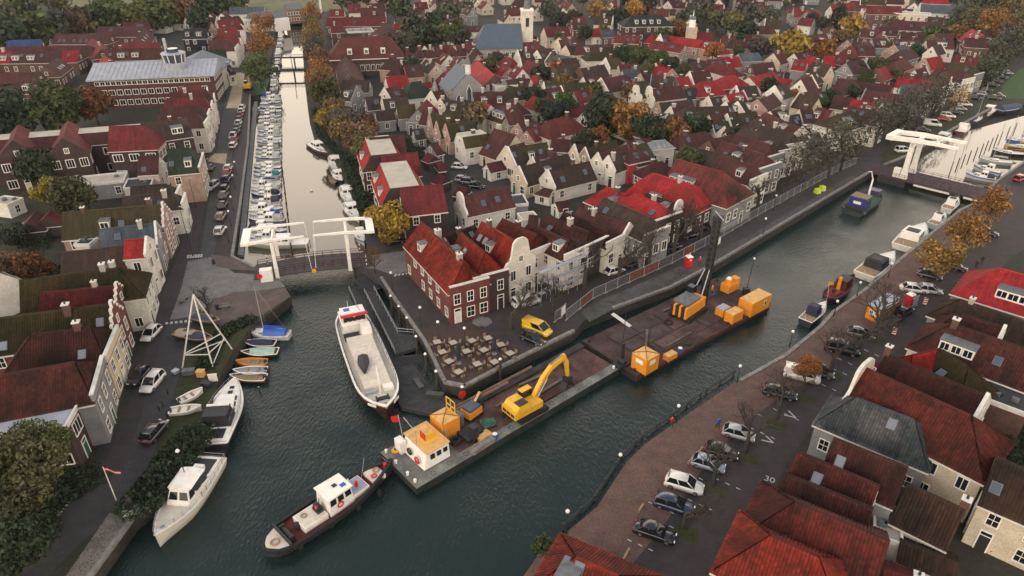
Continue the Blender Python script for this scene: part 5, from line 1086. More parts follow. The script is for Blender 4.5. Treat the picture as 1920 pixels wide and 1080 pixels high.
def sailboat(label, loc, rz, group, L=9.0, B=2.9, hullc=(.62, .6, .57), coverc=(.03, .05, .2), mast=11.0):
    t = thing('sailing_boat', label, 'boat', loc, rz, group)
    h, gun = hull_parts(t, L, B, .85, hullc, full=1.8, stern=.66)
    cabin(t, -L * .1, L * .25, B * .6, B * .36, .75, 1.2, .6, .1, .1, nwin=3, fwin=False, wz=(.35, .8))
    MB().cyl((L * .1, 0, .9), (L * .1, 0, mast), .08, .05, 6).build('mast', 'galv', t)
    MB().cyl((L * .1, 0, 1.9), (-L * .36, 0, 1.8), .06, .05, 6).build('boom', 'galv', t)
    m = MB(); m.loft([[(x, -.16 * k, 1.9), (x, 0, 2.2 + .1 * k), (x, .16 * k, 1.9)] for x, k in ((L * .08, 1.2), (-L * .1, 1), (-L * .34, .6))], 0); m.build('cover', 'cover', t, color=coverc)
    s_ = MB()
    for p in ((L * .47, 0, 1.1), (-L * .48, 0, .9), (L * .08, B * .46, .85), (L * .08, -B * .46, .85)): s_.cyl((L * .1, 0, mast - .3), p, .015, .015, 3)
    s_.build('rigging', 'steel', t); bow_rail(t, gun, .6, .5)
    return t
def sloop(label, loc, rz, group=None, L=5.2, B=2.0, hullc=(.03, .03, .035), coverc=None, deckm='teak', rim='teak', full=2.0):
    t = thing('open_boat', label, 'boat', loc, rz, group)
    h, gun = hull_parts(t, L, B, .55, hullc, deckm=deckm, deckdrop=.28, rimm=rim, full=full, bowrise=.3)
    for x in (-L * .22, L * .08): MB().box(x - .15, x + .15, -B * .42, B * .42, .36, .44).build('thwart', 'teak', t)
    if coverc:
        m = MB(); k0, k1 = 1, 10
        m.loft([[(x, -b_ * .99, z + .03), (x, -b_ * .5, z + .25), (x, 0, z + .35), (x, b_ * .5, z + .25), (x, b_ * .99, z + .03)] for x, b_, z in gun[k0:k1]], 0, True, False).build('cover', 'cover', t, color=coverc)
    else:
        MB().box(-L * .52, -L * .44, -.18, .18, .2, .95).build('outboard_motor', 'dark', t)
    return t
# marina boats along the left jetty, bows towards the quay
rb_ = random.Random(5)
ys = [462, 452, 442, 433, 419, 410, 400, 393, 385, 371, 364, 356, 350, 345, 335, 328, 320, 312, 301, 293, 286, 272, 266, 260, 252, 245, 240, 232, 225, 214, 207, 199, 192, 186]
covers = [None, (.5, .5, .48), (.45, .43, .4), (.02, .02, .03), (.02, .03, .10), None, None, (.30, .30, .29), (.05, .05, .06), None, (.5, .48, .45)]
cnames = {None: 'no cover'}
def cover_name(c_):
    if c_ is None: return 'with bare deck'
    if c_[0] > .25: return 'with pale canopy'
    if c_[2] > .25 and c_[1] > .15: return 'with teal cover'
    if c_[2] > .25: return 'with bright blue cover'
    if c_[2] > .08: return 'with navy cover'
    return 'with black cover'
for i_, y_ in enumerate(ys):
    xl = 452 + (480 - y_) * .104; xr = xl + 3.2 + (y_ - 60) * .205
    A = g(xl + 6, y_, WZ); B_ = g(xr, y_ - 1, WZ); L_ = min(12.5, max(6.8, (B_ - A).length * rb_.uniform(.82, 1.0))) if i_ else 12.5
    rz = toward(A, B_); flip = rb_.random() < .35
    ctr = A + (B_ - A).normalized() * (L_ / 2 + .4); co = covers[rb_.randrange(len(covers))]
    if y_ == 410: co = (.03, .08, .45)
    if y_ == 335: co = (.02, .22, .30)
    if y_ == 186: co = (.03, .06, .35)
    kind = 'sail' if i_ in (7, 12, 17, 22, 26, 30) else 'cruiser'
    hc = rb_.choice([(.64, .62, .58), (.60, .57, .50), (.64, .62, .58), (.03, .05, .13), (.5, .48, .42)])
    sz = 'large ' if L_ > 10 else ''
    lab = f"{sz}{'white' if hc[0] > .3 else 'blue-hulled'} {'sailing boat' if kind == 'sail' else 'cabin cruiser'} {cover_name(co)}, {ORD[i_]} from the drawbridge in the left marina"
    rzz = rz + (math.pi if not flip else 0)
    if kind == 'sail': sailboat(lab, ctr, rzz, 'boats in the left marina', L_, min(3.0, L_ * .3), hc, co or (.04, .05, .15), L_ * 1.15)
    else: cruiser(lab, ctr, rzz, 'boats in the left marina', L_, min(3.2, L_ * .32), hc, co)
for i_, (x_, y_) in enumerate(((512, 172), (514, 160), (513, 149), (517, 133), (520, 122), (520, 110), (522, 100), (524, 89), (525, 78), (526, 68), (527, 60), (527, 51))):
    P = g(x_ + 1.5, y_, WZ); hc = ((.62, .6, .56), (.04, .05, .10), (.5, .48, .44))[i_ % 3]
    cruiser(f"small cruiser moored lengthwise by the footbridges, {ORD[i_]} from the lawn", P, R(101) + (math.pi if i_ % 4 == 0 else 0), 'boats by the footbridges', 8.5, 2.8, hc, covers[i_ % len(covers)])
# right side of the left canal
for (a, b_, c_, lab, kind) in (((582, 272), (619, 295), (.05, .025, .025), 'dark-hulled white barge yacht moored alone under the canal trees', 'c'), ((626, 300), (634, 324), (.6, .58, .54), 'white cruiser moored above the pair of small dark boats', 'c'), ((630, 328), (643, 348), (.03, .03, .04), 'black-hulled small boat with white deck below the tree row', 'c'), ((622, 332), (628, 350), (.05, .05, .06), 'narrow dark tender beside the black-hulled boat', 's'), ((648, 356), (659, 388), (.55, .50, .46), 'white round-roofed boat with red wheelhouse by the hedge', 'c'), ((652, 388), (674, 418), (.60, .55, .45), 'cream cruiser by the hedge near the drawbridge', 'c'), ((672, 438), (684, 462), (.6, .58, .52), 'white boat seen through the drawbridge frame', 'c')):
    C_, rz, L_ = at_water(a, b_)
    if kind == 'c': cruiser(lab, C_, rz, None, max(6.5, L_), max(2.3, min(3.4, L_ * .33)), c_, (.45, .42, .38) if 'barge' not in lab else None)
    else: sloop(lab, C_, rz, None, L_, 1.8, c_)
# harbour beyond the right bridge
for (a, b_, c_, lab, kind, cov) in (((1752, 275), (1784, 250), (.62, .6, .56), 'white cruiser with two black canopies next to the white bridge beam', 'c', (.03, .035, .04)), ((1793, 258), (1816, 232), (.10, .015, .015), 'dark red fishing boat with white wheelhouse', 'c', None), ((1818, 236), (1840, 214), (.03, .05, .12), 'blue-hulled motor sailer with two masts on harbour quay', 's', (.3, .3, .28)), ((1840, 222), (1870, 198), (.6, .58, .53), 'white yacht moored ahead of the motor sailer', 'c', None),
    ((1950, 268), (1885, 268), (.05, .12, .4), 'blue and white sailing boat at the right finger berths', 's', (.05, .05, .06)), ((1950, 282), (1882, 278), (.55, .28, .03), 'yellow-hulled sailing boat at the right finger berths', 's', (.4, .25, .05)), ((1920, 294), (1858, 288), (.02, .02, .022), 'black-hulled sailing boat at the right finger berths', 's', (.03, .03, .03)), ((1895, 310), (1834, 303), (.35, .37, .38), 'grey covered sailing boat nearest the bridge berths', 's', (.3, .31, .32)), ((1868, 328), (1830, 318), (.6, .58, .54), 'white speedboat with dark seats behind the bridge', 'c', None), ((1855, 340), (1818, 333), (.6, .58, .54), 'low white speedboat nearest the right bridge deck', 'c', (.05, .05, .06)), ((1985, 255), (1925, 250), (.5, .48, .44), 'pale sailing boat at the far right edge', 's', (.05, .05, .06))):
    C_, rz, L_ = at_water(a, b_); L_ = max(6.5, min(L_, 11))
    if kind == 'c': cruiser(lab, C_, rz, None, L_, L_ * .31, c_, cov)
    else: sailboat(lab, C_, rz, None, L_, L_ * .29, c_, cov, 11)
C_, rz, L_ = at_water((1868, 212), (1912, 205)); t = thing('covered_barge', 'long barge under a dark blue tarpaulin by the lawn', 'boat', C_, rz); hull_parts(t, 10, 3.6, .9, (.03, .035, .05), full=3); MB().loft([[(x, -1.7, .8), (x, -1.2, 1.9), (x, 0, 2.3), (x, 1.2, 1.9), (x, 1.7, .8)] for x in (-4.6, 0, 4.2)], 0, True, False).build('cover', 'cover', t, color=(.05, .07, .12))
# small boats on the left bank
SB = 'small open boats at the left bank'
sailboat('white sailing boat under a bright blue cover at left bank', g(505, 632, WZ), R(176), None, 7.0, 2.5, (.6, .58, .55), (.03, .06, .42), 9.5)
t_ = [o for o in col.objects if o.get('label') == 'white sailing boat under a bright blue cover at left bank'][0]
MB().loft([[(x, -1.05, .8), (x, -.6, 1.5), (x, 0, 1.8), (x, .6, 1.5), (x, 1.05, .8)] for x in (-3.0, -1.5, .6)], 0, True, False).build('boom_tent', 'blue_paint', t_)
sloop('black open boat with navy cover under the blue-covered sailing boat', g(487, 648, WZ), R(178), SB, 5.2, 2.0, (.02, .02, .025), (.02, .025, .06), 'teak', 'white'); sloop('black launch with mint green deck at the left bank', g(488, 665, WZ), R(184), SB, 5.6, 2.1, (.025, .02, .02), (.35, .5, .42), 'teak', 'white')
sloop('bright orange rowing boat at the left bank', g(472, 684, WZ), R(178), SB, 4.6, 1.9, (.65, .25, .02), None, 'teak', 'orange_paint'); sloop('grey-blue rowing boat between orange and red-brown boats', g(470, 700, WZ), R(183), SB, 4.9, 1.9, (.3, .32, .36), None, 'zinc', 'white'); sloop('red-brown varnished boat, lowest of the small boats', g(466, 712, WZ), R(176), SB, 5.4, 2.0, (.10, .03, .03), None, 'teak', 'white')
sloop('white dinghy upside on the bank beside the road', g(360, 748, 0) + Vector((0, 0, .15)), R(50), None, 3.4, 1.5, (.62, .6, .55), None, 'white', 'white'); sloop('white rowing dinghy on the bank below the other dinghy', g(350, 774, 0) + Vector((0, 0, .15)), R(12), None, 4.0, 1.6, (.62, .6, .55), None, 'white', 'white')
sloop('boat under dark tarpaulin on the grass behind the tripod', g(372, 640, 0) + Vector((0, 0, .5)), R(-20), None, 6.5, 2.3, (.02, .02, .03), (.03, .035, .06)); sloop('boat with tan tarpaulin parked on the bank near the tripod', g(355, 636, 0) + Vector((0, 0, .5)), R(-14), None, 4.5, 2.2, (.03, .03, .03), (.35, .27, .2)); sloop('small boat stored beside the forecourt slope', g(388, 606, 0) + Vector((0, 0, .4)), R(-18), None, 5.5, 2.0, (.1, .1, .11), (.05, .06, .09))
# ---- the white motor yacht in the lower left
C_, rz, L_ = at_water((303, 1022), (398, 878)); t = thing('motor_yacht', 'cream-white motor yacht with arched cabin roof in the lower left', 'boat', C_, rz + math.pi)
t.scale = (1.08, 1.2, 1.15); h, gun = hull_parts(t, 11.6, 3.7, 1.25, (.66, .62, .53), deckm='white', full=2.1, bowrise=.55, stern=.88, deckdrop=.08)
d = MB(); d.loft([[(x, b_ * .86, z - .06), (x, -b_ * .86, z - .06)] for x, b_, z in gun[7:12]], 0, False, False); d.build('foredeck', 'cream_deck', t)
cabin(t, -2.4, 1.6, 2.9, 2.4, 1.15, 2.75, .9, .1, .3, nwin=3, wz=(.42, .86), name='wheelhouse'); m = MB(); m.loft([[(x, -1.2, 2.8), (x, -.8, 3.0 + k), (x, 0, 3.1 + k), (x, .8, 3.0 + k), (x, 1.2, 2.8)] for x, k in ((-2.3, 0), (-.8, .12), (.6, 0))], 0, True, False).build('arched_roof', 'white', t)
MB().box(-5.3, -2.5, -1.35, 1.35, 1.2, 1.75).build('aft_cabin', 'white', t); MB().box(-5.0, -2.7, -1.1, 1.1, 1.75, 1.80).build('aft_deck', 'dark', t); MB().box(-3.6, -3.1, -.5, .5, 1.80, 2.3).build('helm_seat', 'white', t)
m = MB(); m.loft([[(x, 1.35 - w, 2.45 + .2 * w), (x, 1.35, 2.75), (x, 1.35 + w * .5, 2.45)] for x, w in ((-2.3, .2), (-1.5, .6), (-.3, .6), (.5, .15))], 0).build('dinghy_cover', 'parasol', t)
bow_rail(t, gun, .45, .6); rail(t, [(x, b_ * .95, z) for x, b_, z in gun[:7]] , .7); rail(t, [(x, -b_ * .95, z) for x, b_, z in gun[:7]], .7); rail(t, [(-5.7, -1.5, 1.3), (-5.7, 1.5, 1.3)], .7)
MB().box(3.0, 3.5, -.25, .25, 1.3, 1.42).build('deck_hatch', 'glass', t); MB().box(4.4, 4.7, -.12, .12, 1.45, 1.7).build('anchor_winch', 'steel', t)
# ---- the dark-hulled yacht above it
C_, rz, L_ = at_water((398, 850), (447, 728)); t = thing('motor_yacht', 'white-decked motor yacht with dark hull and black canopy at left bank', 'boat', C_, rz)
t.scale = (1.05, 1.2, 1.15); h, gun = hull_parts(t, 12.6, 3.9, 1.3, (.025, .025, .032), deckm='white', full=2.0, bowrise=.5, stern=.9, rimr=.1, deckdrop=.05)
cabin(t, -1.2, 3.2, 2.9, 2.0, 1.2, 1.95, 1.0, .1, .2, nwin=3, fwin=False); cabin(t, -3.4, -.6, 3.0, 2.9, 1.2, 2.9, .5, .1, .25, nwin=2, mat='dark', roofm='dark', name='canopy', wz=(.45, .85)); m = MB(); m.beam((-1.3, -1.2, 3.1), (-1.3, 1.2, 3.1), .3, .12).build('radar_arch', 'white', t)
MB().box(-6.0, -3.5, -1.7, 1.7, 1.25, 1.5).build('aft_cockpit', 'white', t); MB().box(-5.6, -3.9, -1.2, 1.2, 1.5, 1.56).build('cockpit_floor', 'dark', t); MB().box(-7.1, -6.2, -1.6, 1.6, .3, .42).build('swim_platform', 'dark', t); bow_rail(t, gun, .4, .65)
for x in (3.4, 4.4): MB().box(x - .25, x + .25, -.25, .25, 1.5, 1.62).build('deck_hatch', 'glass', t)
MB().cyl((-6.3, .6, 1.4), (-7.3, .9, 2.9), .025, .025, 5).build('flag_staff', 'white', t); MB().add([(-7.25, .89, 2.85), (-6.95, .8, 2.4), (-7.6, 1.5, 1.9), (-7.9, 1.6, 2.3)], [(0, 1, 2, 3)]).build('ensign', 'red_paint', t)
# ---- converted cargo ship beside the floating jetty
C_, rz, L_ = at_water((655, 598), (728, 790)); t = thing('cargo_ship', 'long maroon-hulled converted cargo ship with pale deck beside floating jetty', 'ship', C_, rz)
L = 28.0; B = 6.0; h, gun = hull_parts(t, L, B, 1.9, (.055, .014, .016), deckm='plaster', full=6.5, bowrise=.75, stern=.80, rimm='white', rimr=.13, roundstern=True, deckdrop=.45, depth=.6, n=19)
m = MB()
for s_ in (1, -1):
    for (x0, b0, z0), (x1, b1, z1) in zip(gun[1:], gun[2:]):
        m.beam((x0, s_ * (b0 - .02), z0 - .16), (x1, s_ * (b1 - .02), z1 - .16), .09, .2)
m.build('white_bulwark', 'white', h)
MB().box(-4.8, 8.8, -1.95, 1.95, 1.5, 2.35).build('hatch_deck', 'cream_deck', t)
for i in range(8): MB().box(-4.75 + i * 1.7, -4.75 + i * 1.7 + 1.64, -1.9, 1.9, 2.352, 2.40).build('hatch_cover', 'cream_deck', t)
cabin(t, -12.2, -7.2, 4.0, 4.2, 1.6, 3.0, .0, .3, .1, nwin=4, fwin=False, name='deckhouse'); wh = cabin(t, -10.2, -7.4, 3.7, 3.9, 3.0, 4.6, -.15, .1, .08, nwin=3, wz=(.45, .9), name='wheelhouse')
MB().box(-7.55, -7.1, -2.1, 2.1, 4.55, 4.9).build('red_visor', 'red_paint', wh); MB().box(-9.6, -8.8, -1.3, -.4, 4.73, 4.80).build('solar_panel', 'blue_paint', wh)
for i in range(5): MB().box(-7.19, -7.14, -1.7 + i * .72, -1.7 + i * .72 + .55, 3.7, 4.35).build('front_window', 'glass', wh)
MB().box(-6.6, -4.6, .5, 2.2, 1.6, 3.6, 0, .15).build('covered_scooter_box', 'white', t); MB().box(-7.0, -4.9, -2.1, .3, 1.6, 1.75).build('aft_well', 'dark', t)
dg = MB(); rr_, g_ = hull_rings(4.2, 1.7, .5, full=1.9); dg.loft([[(x, b_, 2.95) for x, b_, z in [q]] + [(q[0], 0, 3.2)] + [(q[0], -q[1], 2.95)] + [(q[0], -q[1] * .7, 2.45), (q[0], q[1] * .7, 2.45)] for q in g_], 0); dg.build('tender', 'dark', t, loc=(3.6, -.9, 0), rz=R(-8))
MB().cyl((10.3, 0, 1.6), (10.3, 0, 6.8), .11, .07, 7).build('mast', 'white', t); MB().cyl((10.3, 0, 2.4), (5.0, .6, 3.0), .06, .05, 6).build('boom', 'white', t); MB().box(9.4, 9.9, -2.0, -.4, 1.7, 2.3).build('locker', 'zinc', t); MB().box(8.9, 10.0, .6, 2.0, 1.7, 2.5).build('locker', 'white', t)
m = MB(); m.cyl((11.6, -.8, 2.2), (11.6, .8, 2.2), .28, .28, 10); m.box(11.2, 12.0, -.9, -.7, 1.7, 2.5); m.box(11.2, 12.0, .7, .9, 1.7, 2.5); m.cyl((12.0, 0, 1.9), (12.9, .3, 2.1), .1, .1, 6); m.build('anchor_winch', 'dark', t)
for s_ in (1, -1):
    m = MB(); m.beam((12.0, s_ * 2.12, 2.1), (13.15, s_ * 1.25, 2.25), .1, .34); m.build('name_board', 'white', t)
rail(t, [(x, b_ * .96, z) for x, b_, z in gun[3:16]], .75, .03, 'dark'); rail(t, [(x, -b_ * .96, z) for x, b_, z in gun[3:16]], .75, .03, 'dark'); MB().cyl((-13.2, 0, 1.8), (-14.0, 0, 3.6), .04, .03, 5).build('flag_staff', 'white', t); MB().box(-12.0, -7.6, -1.9, 1.9, 3.06, 3.1).build('sun_deck', 'cream_deck', t)
m = MB(); m.cyl((-9.4, .9, 4.7), (-9.4, .9, 5.9), .03, .03, 5); m.cyl((-9.4, .9, 5.2), (-7.6, 1.0, 5.2), .03, .03, 5); m.build('radar_pole', 'dark', t)
# ---- tug
C_, rz, L_ = at_water((503, 1040), (733, 888)); t = thing('tugboat', 'dark blue tug with white wheelhouse and maroon deck nosing the work barge', 'tug', C_, rz)
L = 17.2; B = 4.3; h, gun = hull_parts(t, L, B, 1.15, (.035, .040, .058), deckm='rust', full=2.1, bowrise=.95, stern=.86, rimm='rubber', rimr=.17, roundstern=True, deckdrop=.32, depth=.6, n=19)
for c_ in t.children:
    if c_.name.startswith('deck'): c_.color = (.13, .028, .025, 1)
m = MB()
for s_ in (1, -1):
    for (x0, b0, z0), (x1, b1, z1) in zip(gun, gun[1:]): m.beam((x0, s_ * b0 * 1.0, z0 * .72), (x1, s_ * b1 * 1.0, z1 * .72), .28, .22)
m.build('fender', 'rubber', h)
for x in (-5.5, -1.5, 2.0, 5.0): MB().box(x - .25, x + .25, -2.25, -2.1, .3, 1.2).build('tyre_fender', 'rubber', h)
m = MB(); m.prism([(-8.0 + .0, -1.0), (-6.4, -1.75), (-6.4, 1.75), (-8.0, 1.0), (-8.35, 0)], 1.0, 1.28); m.build('stern_platform', 'cream_deck', t); MB().torus((-7.35, -.2, 1.36), .42, .12, 0, 16, 6).build('rope_coil', 'teak', t)
m = MB(); m.beam((-6.35, -2.0, 1.5), (-6.35, 2.0, 1.5), .22, .5); m.build('towing_beam', 'dark', t); m = MB(); m.cyl((-5.8, -.9, 1.3), (-5.8, .9, 1.3), .3, .3, 8); m.box(-6.1, -5.5, -1.2, -.95, .8, 1.7); m.box(-6.1, -5.5, .95, 1.2, .8, 1.7); m.build('towing_winch', 'dark', t)
MB().box(-4.3, -1.3, -1.25, 1.25, .9, 1.65, 0).build('aft_deckhouse', 'white', t); MB().box(-4.2, -1.4, -1.15, 1.15, 1.65, 1.69).build('aft_deckhouse_top', 'cream_deck', t); MB().ball((-4.5, .1, 1.3), .42, .42, .5).build('black_buoy', 'rubber', t); MB().torus((-3.4, .4, 1.76), .3, .08).build('rope_coil', 'teak', t)
m = MB(); m.box(-2.2, -1.4, -.6, .6, 1.69, 2.0); m.cyl((-1.8, -.45, 2.3), (-1.8, .45, 2.3), .35, .35, 9); m.cyl((-1.8, .3, 2.0), (-1.6, .3, 3.6), .05, .05, 5); m.cyl((-1.8, -.3, 2.0), (-1.6, -.3, 3.6), .05, .05, 5); m.build('deck_winch', 'dark', t); m = MB(); m.ball((-2.0, -.2, 2.4), .25); m.build('red_fitting', 'red_paint', t)
wh = cabin(t, -1.1, 2.2, 2.9, 2.7, 1.0, 3.5, .25, .15, .15, nwin=3, wz=(.55, .88), name='wheelhouse', over=.22); MB().torus((.3, -1.42, 2.0), .34, .09, 0, 16, 6, 'y').build('lifebuoy', 'red_paint', t); MB().box(.4, .9, -.2, .3, 3.63, 3.70).build('roof_hatch', 'dark', wh); MB().box(1.1, 1.7, -.8, -.3, 3.63, 3.70).build('solar_panel', 'blue_paint', wh)
MB().box(2.2, 4.4, -1.2, 1.2, 1.0, 1.75).build('engine_casing', 'white', t); MB().box(2.25, 4.3, -1.1, 1.1, 1.75, 1.80).build('casing_top', 'zinc', t); MB().cyl((3.3, -.2, 1.8), (3.3, -.2, 2.5), .2, .2, 8).build('vent', 'red_paint', t); m = MB(); m.cyl((2.7, .6, 1.8), (2.7, .6, 2.6), .12, .12, 8); m.cyl((2.9, .9, 1.8), (2.9, .9, 2.4), .1, .1, 8); m.build('vent', 'white', t)
MB().box(5.1, 6.9, -1.0, 1.0, 1.1, 1.75).build('fore_cabin', 'white', t); MB().box(5.15, 6.85, -.95, .95, 1.75, 1.79).build('fore_cabin_top', 'cream_deck', t); MB().torus((5.6, -.5, 1.95), .3, .09).build('lifebuoy', 'red_paint', t); MB().torus((6.4, .2, 1.86), .36, .1).build('rope_coil', 'teak', t); MB().cyl((7.6, 0, 1.5), (7.6, 0, 2.2), .22, .22, 8).build('bollard', 'red_paint', t); MB().cyl((4.7, .9, 1.2), (5.9, 1.7, 3.2), .03, .02, 5).build('aerial', 'galv', t); MB().cyl((8.2, 0, 1.9), (7.4, .3, 3.2), .03, .02, 5).build('jack_staff', 'galv', t)
# ---- boats in the right canal
C_, rz, L_ = at_water((1590, 408), (1648, 366)); t = thing('work_boat', 'blue and green work boat with white crane arm by the right bridge', 'work boat', C_, rz)
L = 15; B = 5; h, gun = hull_parts(t, L, B, 1.1, (.03, .045, .04), deckm='cover', full=4, bowrise=.3, stern=.95, rimm='dark', rimr=.12, deckdrop=.1)
for c_ in t.children:
    if c_.name.startswith('deck'): c_.color = (.05, .10, .07, 1)
cabin(t, -5.6, -2.2, 3.8, 3.8, 1.0, 3.5, .1, .1, .12, mat='hull', roofm='hull', nwin=2, wz=(.5, .85), name='wheelhouse', color=(.03, .035, .16)); MB().box(-5.5, -2.3, -1.8, 1.8, 3.64, 3.74).build('cabin_top', 'wicker', t); MB().box(-5.75, -5.6, -.8, .8, 2.2, 2.8).build('name_board', 'white', t)
MB().cyl((3.4, .6, 1.1), (3.2, .6, 2.6), .3, .25, 8).build('crane_post', 'white', t); m = MB(); m.cyl((3.2, .6, 2.6), (4.0, .8, 5.2), .22, .18, 7); m.cyl((4.0, .8, 5.2), (3.0, 1.2, 7.2), .17, .12, 7); m.cyl((3.0, 1.2, 7.2), (1.8, 1.5, 7.5), .12, .08, 7); m.build('crane_arm', 'white', t); MB().box(4.4, 6.6, -1.2, 1.2, 1.1, 2.5).build('engine_pack', 'hull', t, color=(.05, .05, .10)); MB().box(-7.0, -6.2, -2.0, 2.0, 1.1, 1.7).build('push_bow', 'dark', t)
for s_ in (-1, 1): MB().ball((-6.4, s_ * 2.3, .9), .3).build('fender', 'white', t)
def small_yacht(a, b_, lab, hc, cover=None, L=None, fly=False, deckm='white'):
    C_, rz, L_ = at_water(a, b_); L_ = (L or L_) * 1.12; B = L_ * .33; t = thing('motor_yacht', lab, 'boat', C_, rz); h, gun = hull_parts(t, L_, B, 1.15, hc, full=2.0, bowrise=.5, stern=.9, deckm=deckm, deckdrop=.08)
    cabin(t, -L_ * .05, L_ * .26, B * .74, B * .5, 1.05, 1.75, .9, 0, .15, nwin=3, fwin=False); cabin(t, -L_ * .26, L_ * .06, B * .8, B * .74, 1.05, 2.7, .6, .2, .18, nwin=3, wz=(.45, .86), name='wheelhouse', mat='white' if not cover else 'cover', color=cover)
    MB().box(-L_ * .2, -L_ * .05, -B * .25, B * .25, 2.83, 2.9).build('sun_roof', 'dark', t); MB().box(-L_ * .46, -L_ * .27, -B * .4, B * .4, 1.1, 1.35).build('cockpit', 'teak', t); bow_rail(t, gun, .45, .6); MB().cyl((-L_ * .49, 0, 1.2), (-L_ * .56, 0, 2.6), .025, .025, 5).build('flag_staff', 'white', t)
    return t
small_yacht((1682, 478), (1737, 424), 'tall white motor yacht moored between canal trees on the right', (.66, .62, .56), None, 12.5); small_yacht((1606, 532), (1682, 478), 'white motor boat with black canopy and yellow flag, right bank', (.62, .6, .55), (.02, .025, .03), 11.5)
small_yacht((1742, 432), (1772, 408), 'small white and green boat below the right bridge', (.30, .45, .40), None, 6.5); small_yacht((1768, 404), (1796, 378), 'open white boat with wheel nearest the right bridge', (.62, .6, .56), None, 7.0); small_yacht((1503, 615), (1548, 577), 'white launch with navy cockpit cover at the right bank', (.03, .035, .05), (.02, .022, .07), 6.8)
C_, rz, L_ = at_water((1541, 575), (1604, 524)); t = thing('old_tug', 'dark red old tug with orange funnel at the right bank', 'tug', C_, rz); h, gun = hull_parts(t, 11, 3.2, 1.1, (.04, .010, .012), deckm='rust', full=2.0, bowrise=.6, roundstern=True, rimm='dark', rimr=.1, deckdrop=.25)
for c_ in t.children:
    if c_.name.startswith('deck'): c_.color = (.20, .04, .045, 1)
cabin(t, -.6, 2.4, 2.2, 2.0, .9, 2.6, .2, .2, .15, mat='hull', roofm='dark', color=(.09, .02, .02), nwin=2, name='wheelhouse'); MB().cyl((-1.2, 0, 1.0), (-1.2, 0, 3.6), .35, .3, 10).build('funnel', 'orange_paint', t); MB().box(-3.8, -1.8, -.9, .9, .9, 1.4).build('engine_casing', 'rust', t, color=(.22, .05, .05)); MB().cyl((-3.2, 0, 1.4), (-3.2, 0, 2.1), .3, .3, 8).build('winch', 'dark', t)
MB().cyl((-5.3, 0, 1.0), (-6.0, .2, 4.5), .03, .03, 5).build('flag_staff', 'white', t); MB().add([(-6.0, .2, 4.5), (-5.85, .16, 3.8), (-5.0, -.3, 3.6), (-5.15, -.3, 4.3)], [(0, 1, 2, 3)]).build('flag', 'yellow_paint', t)
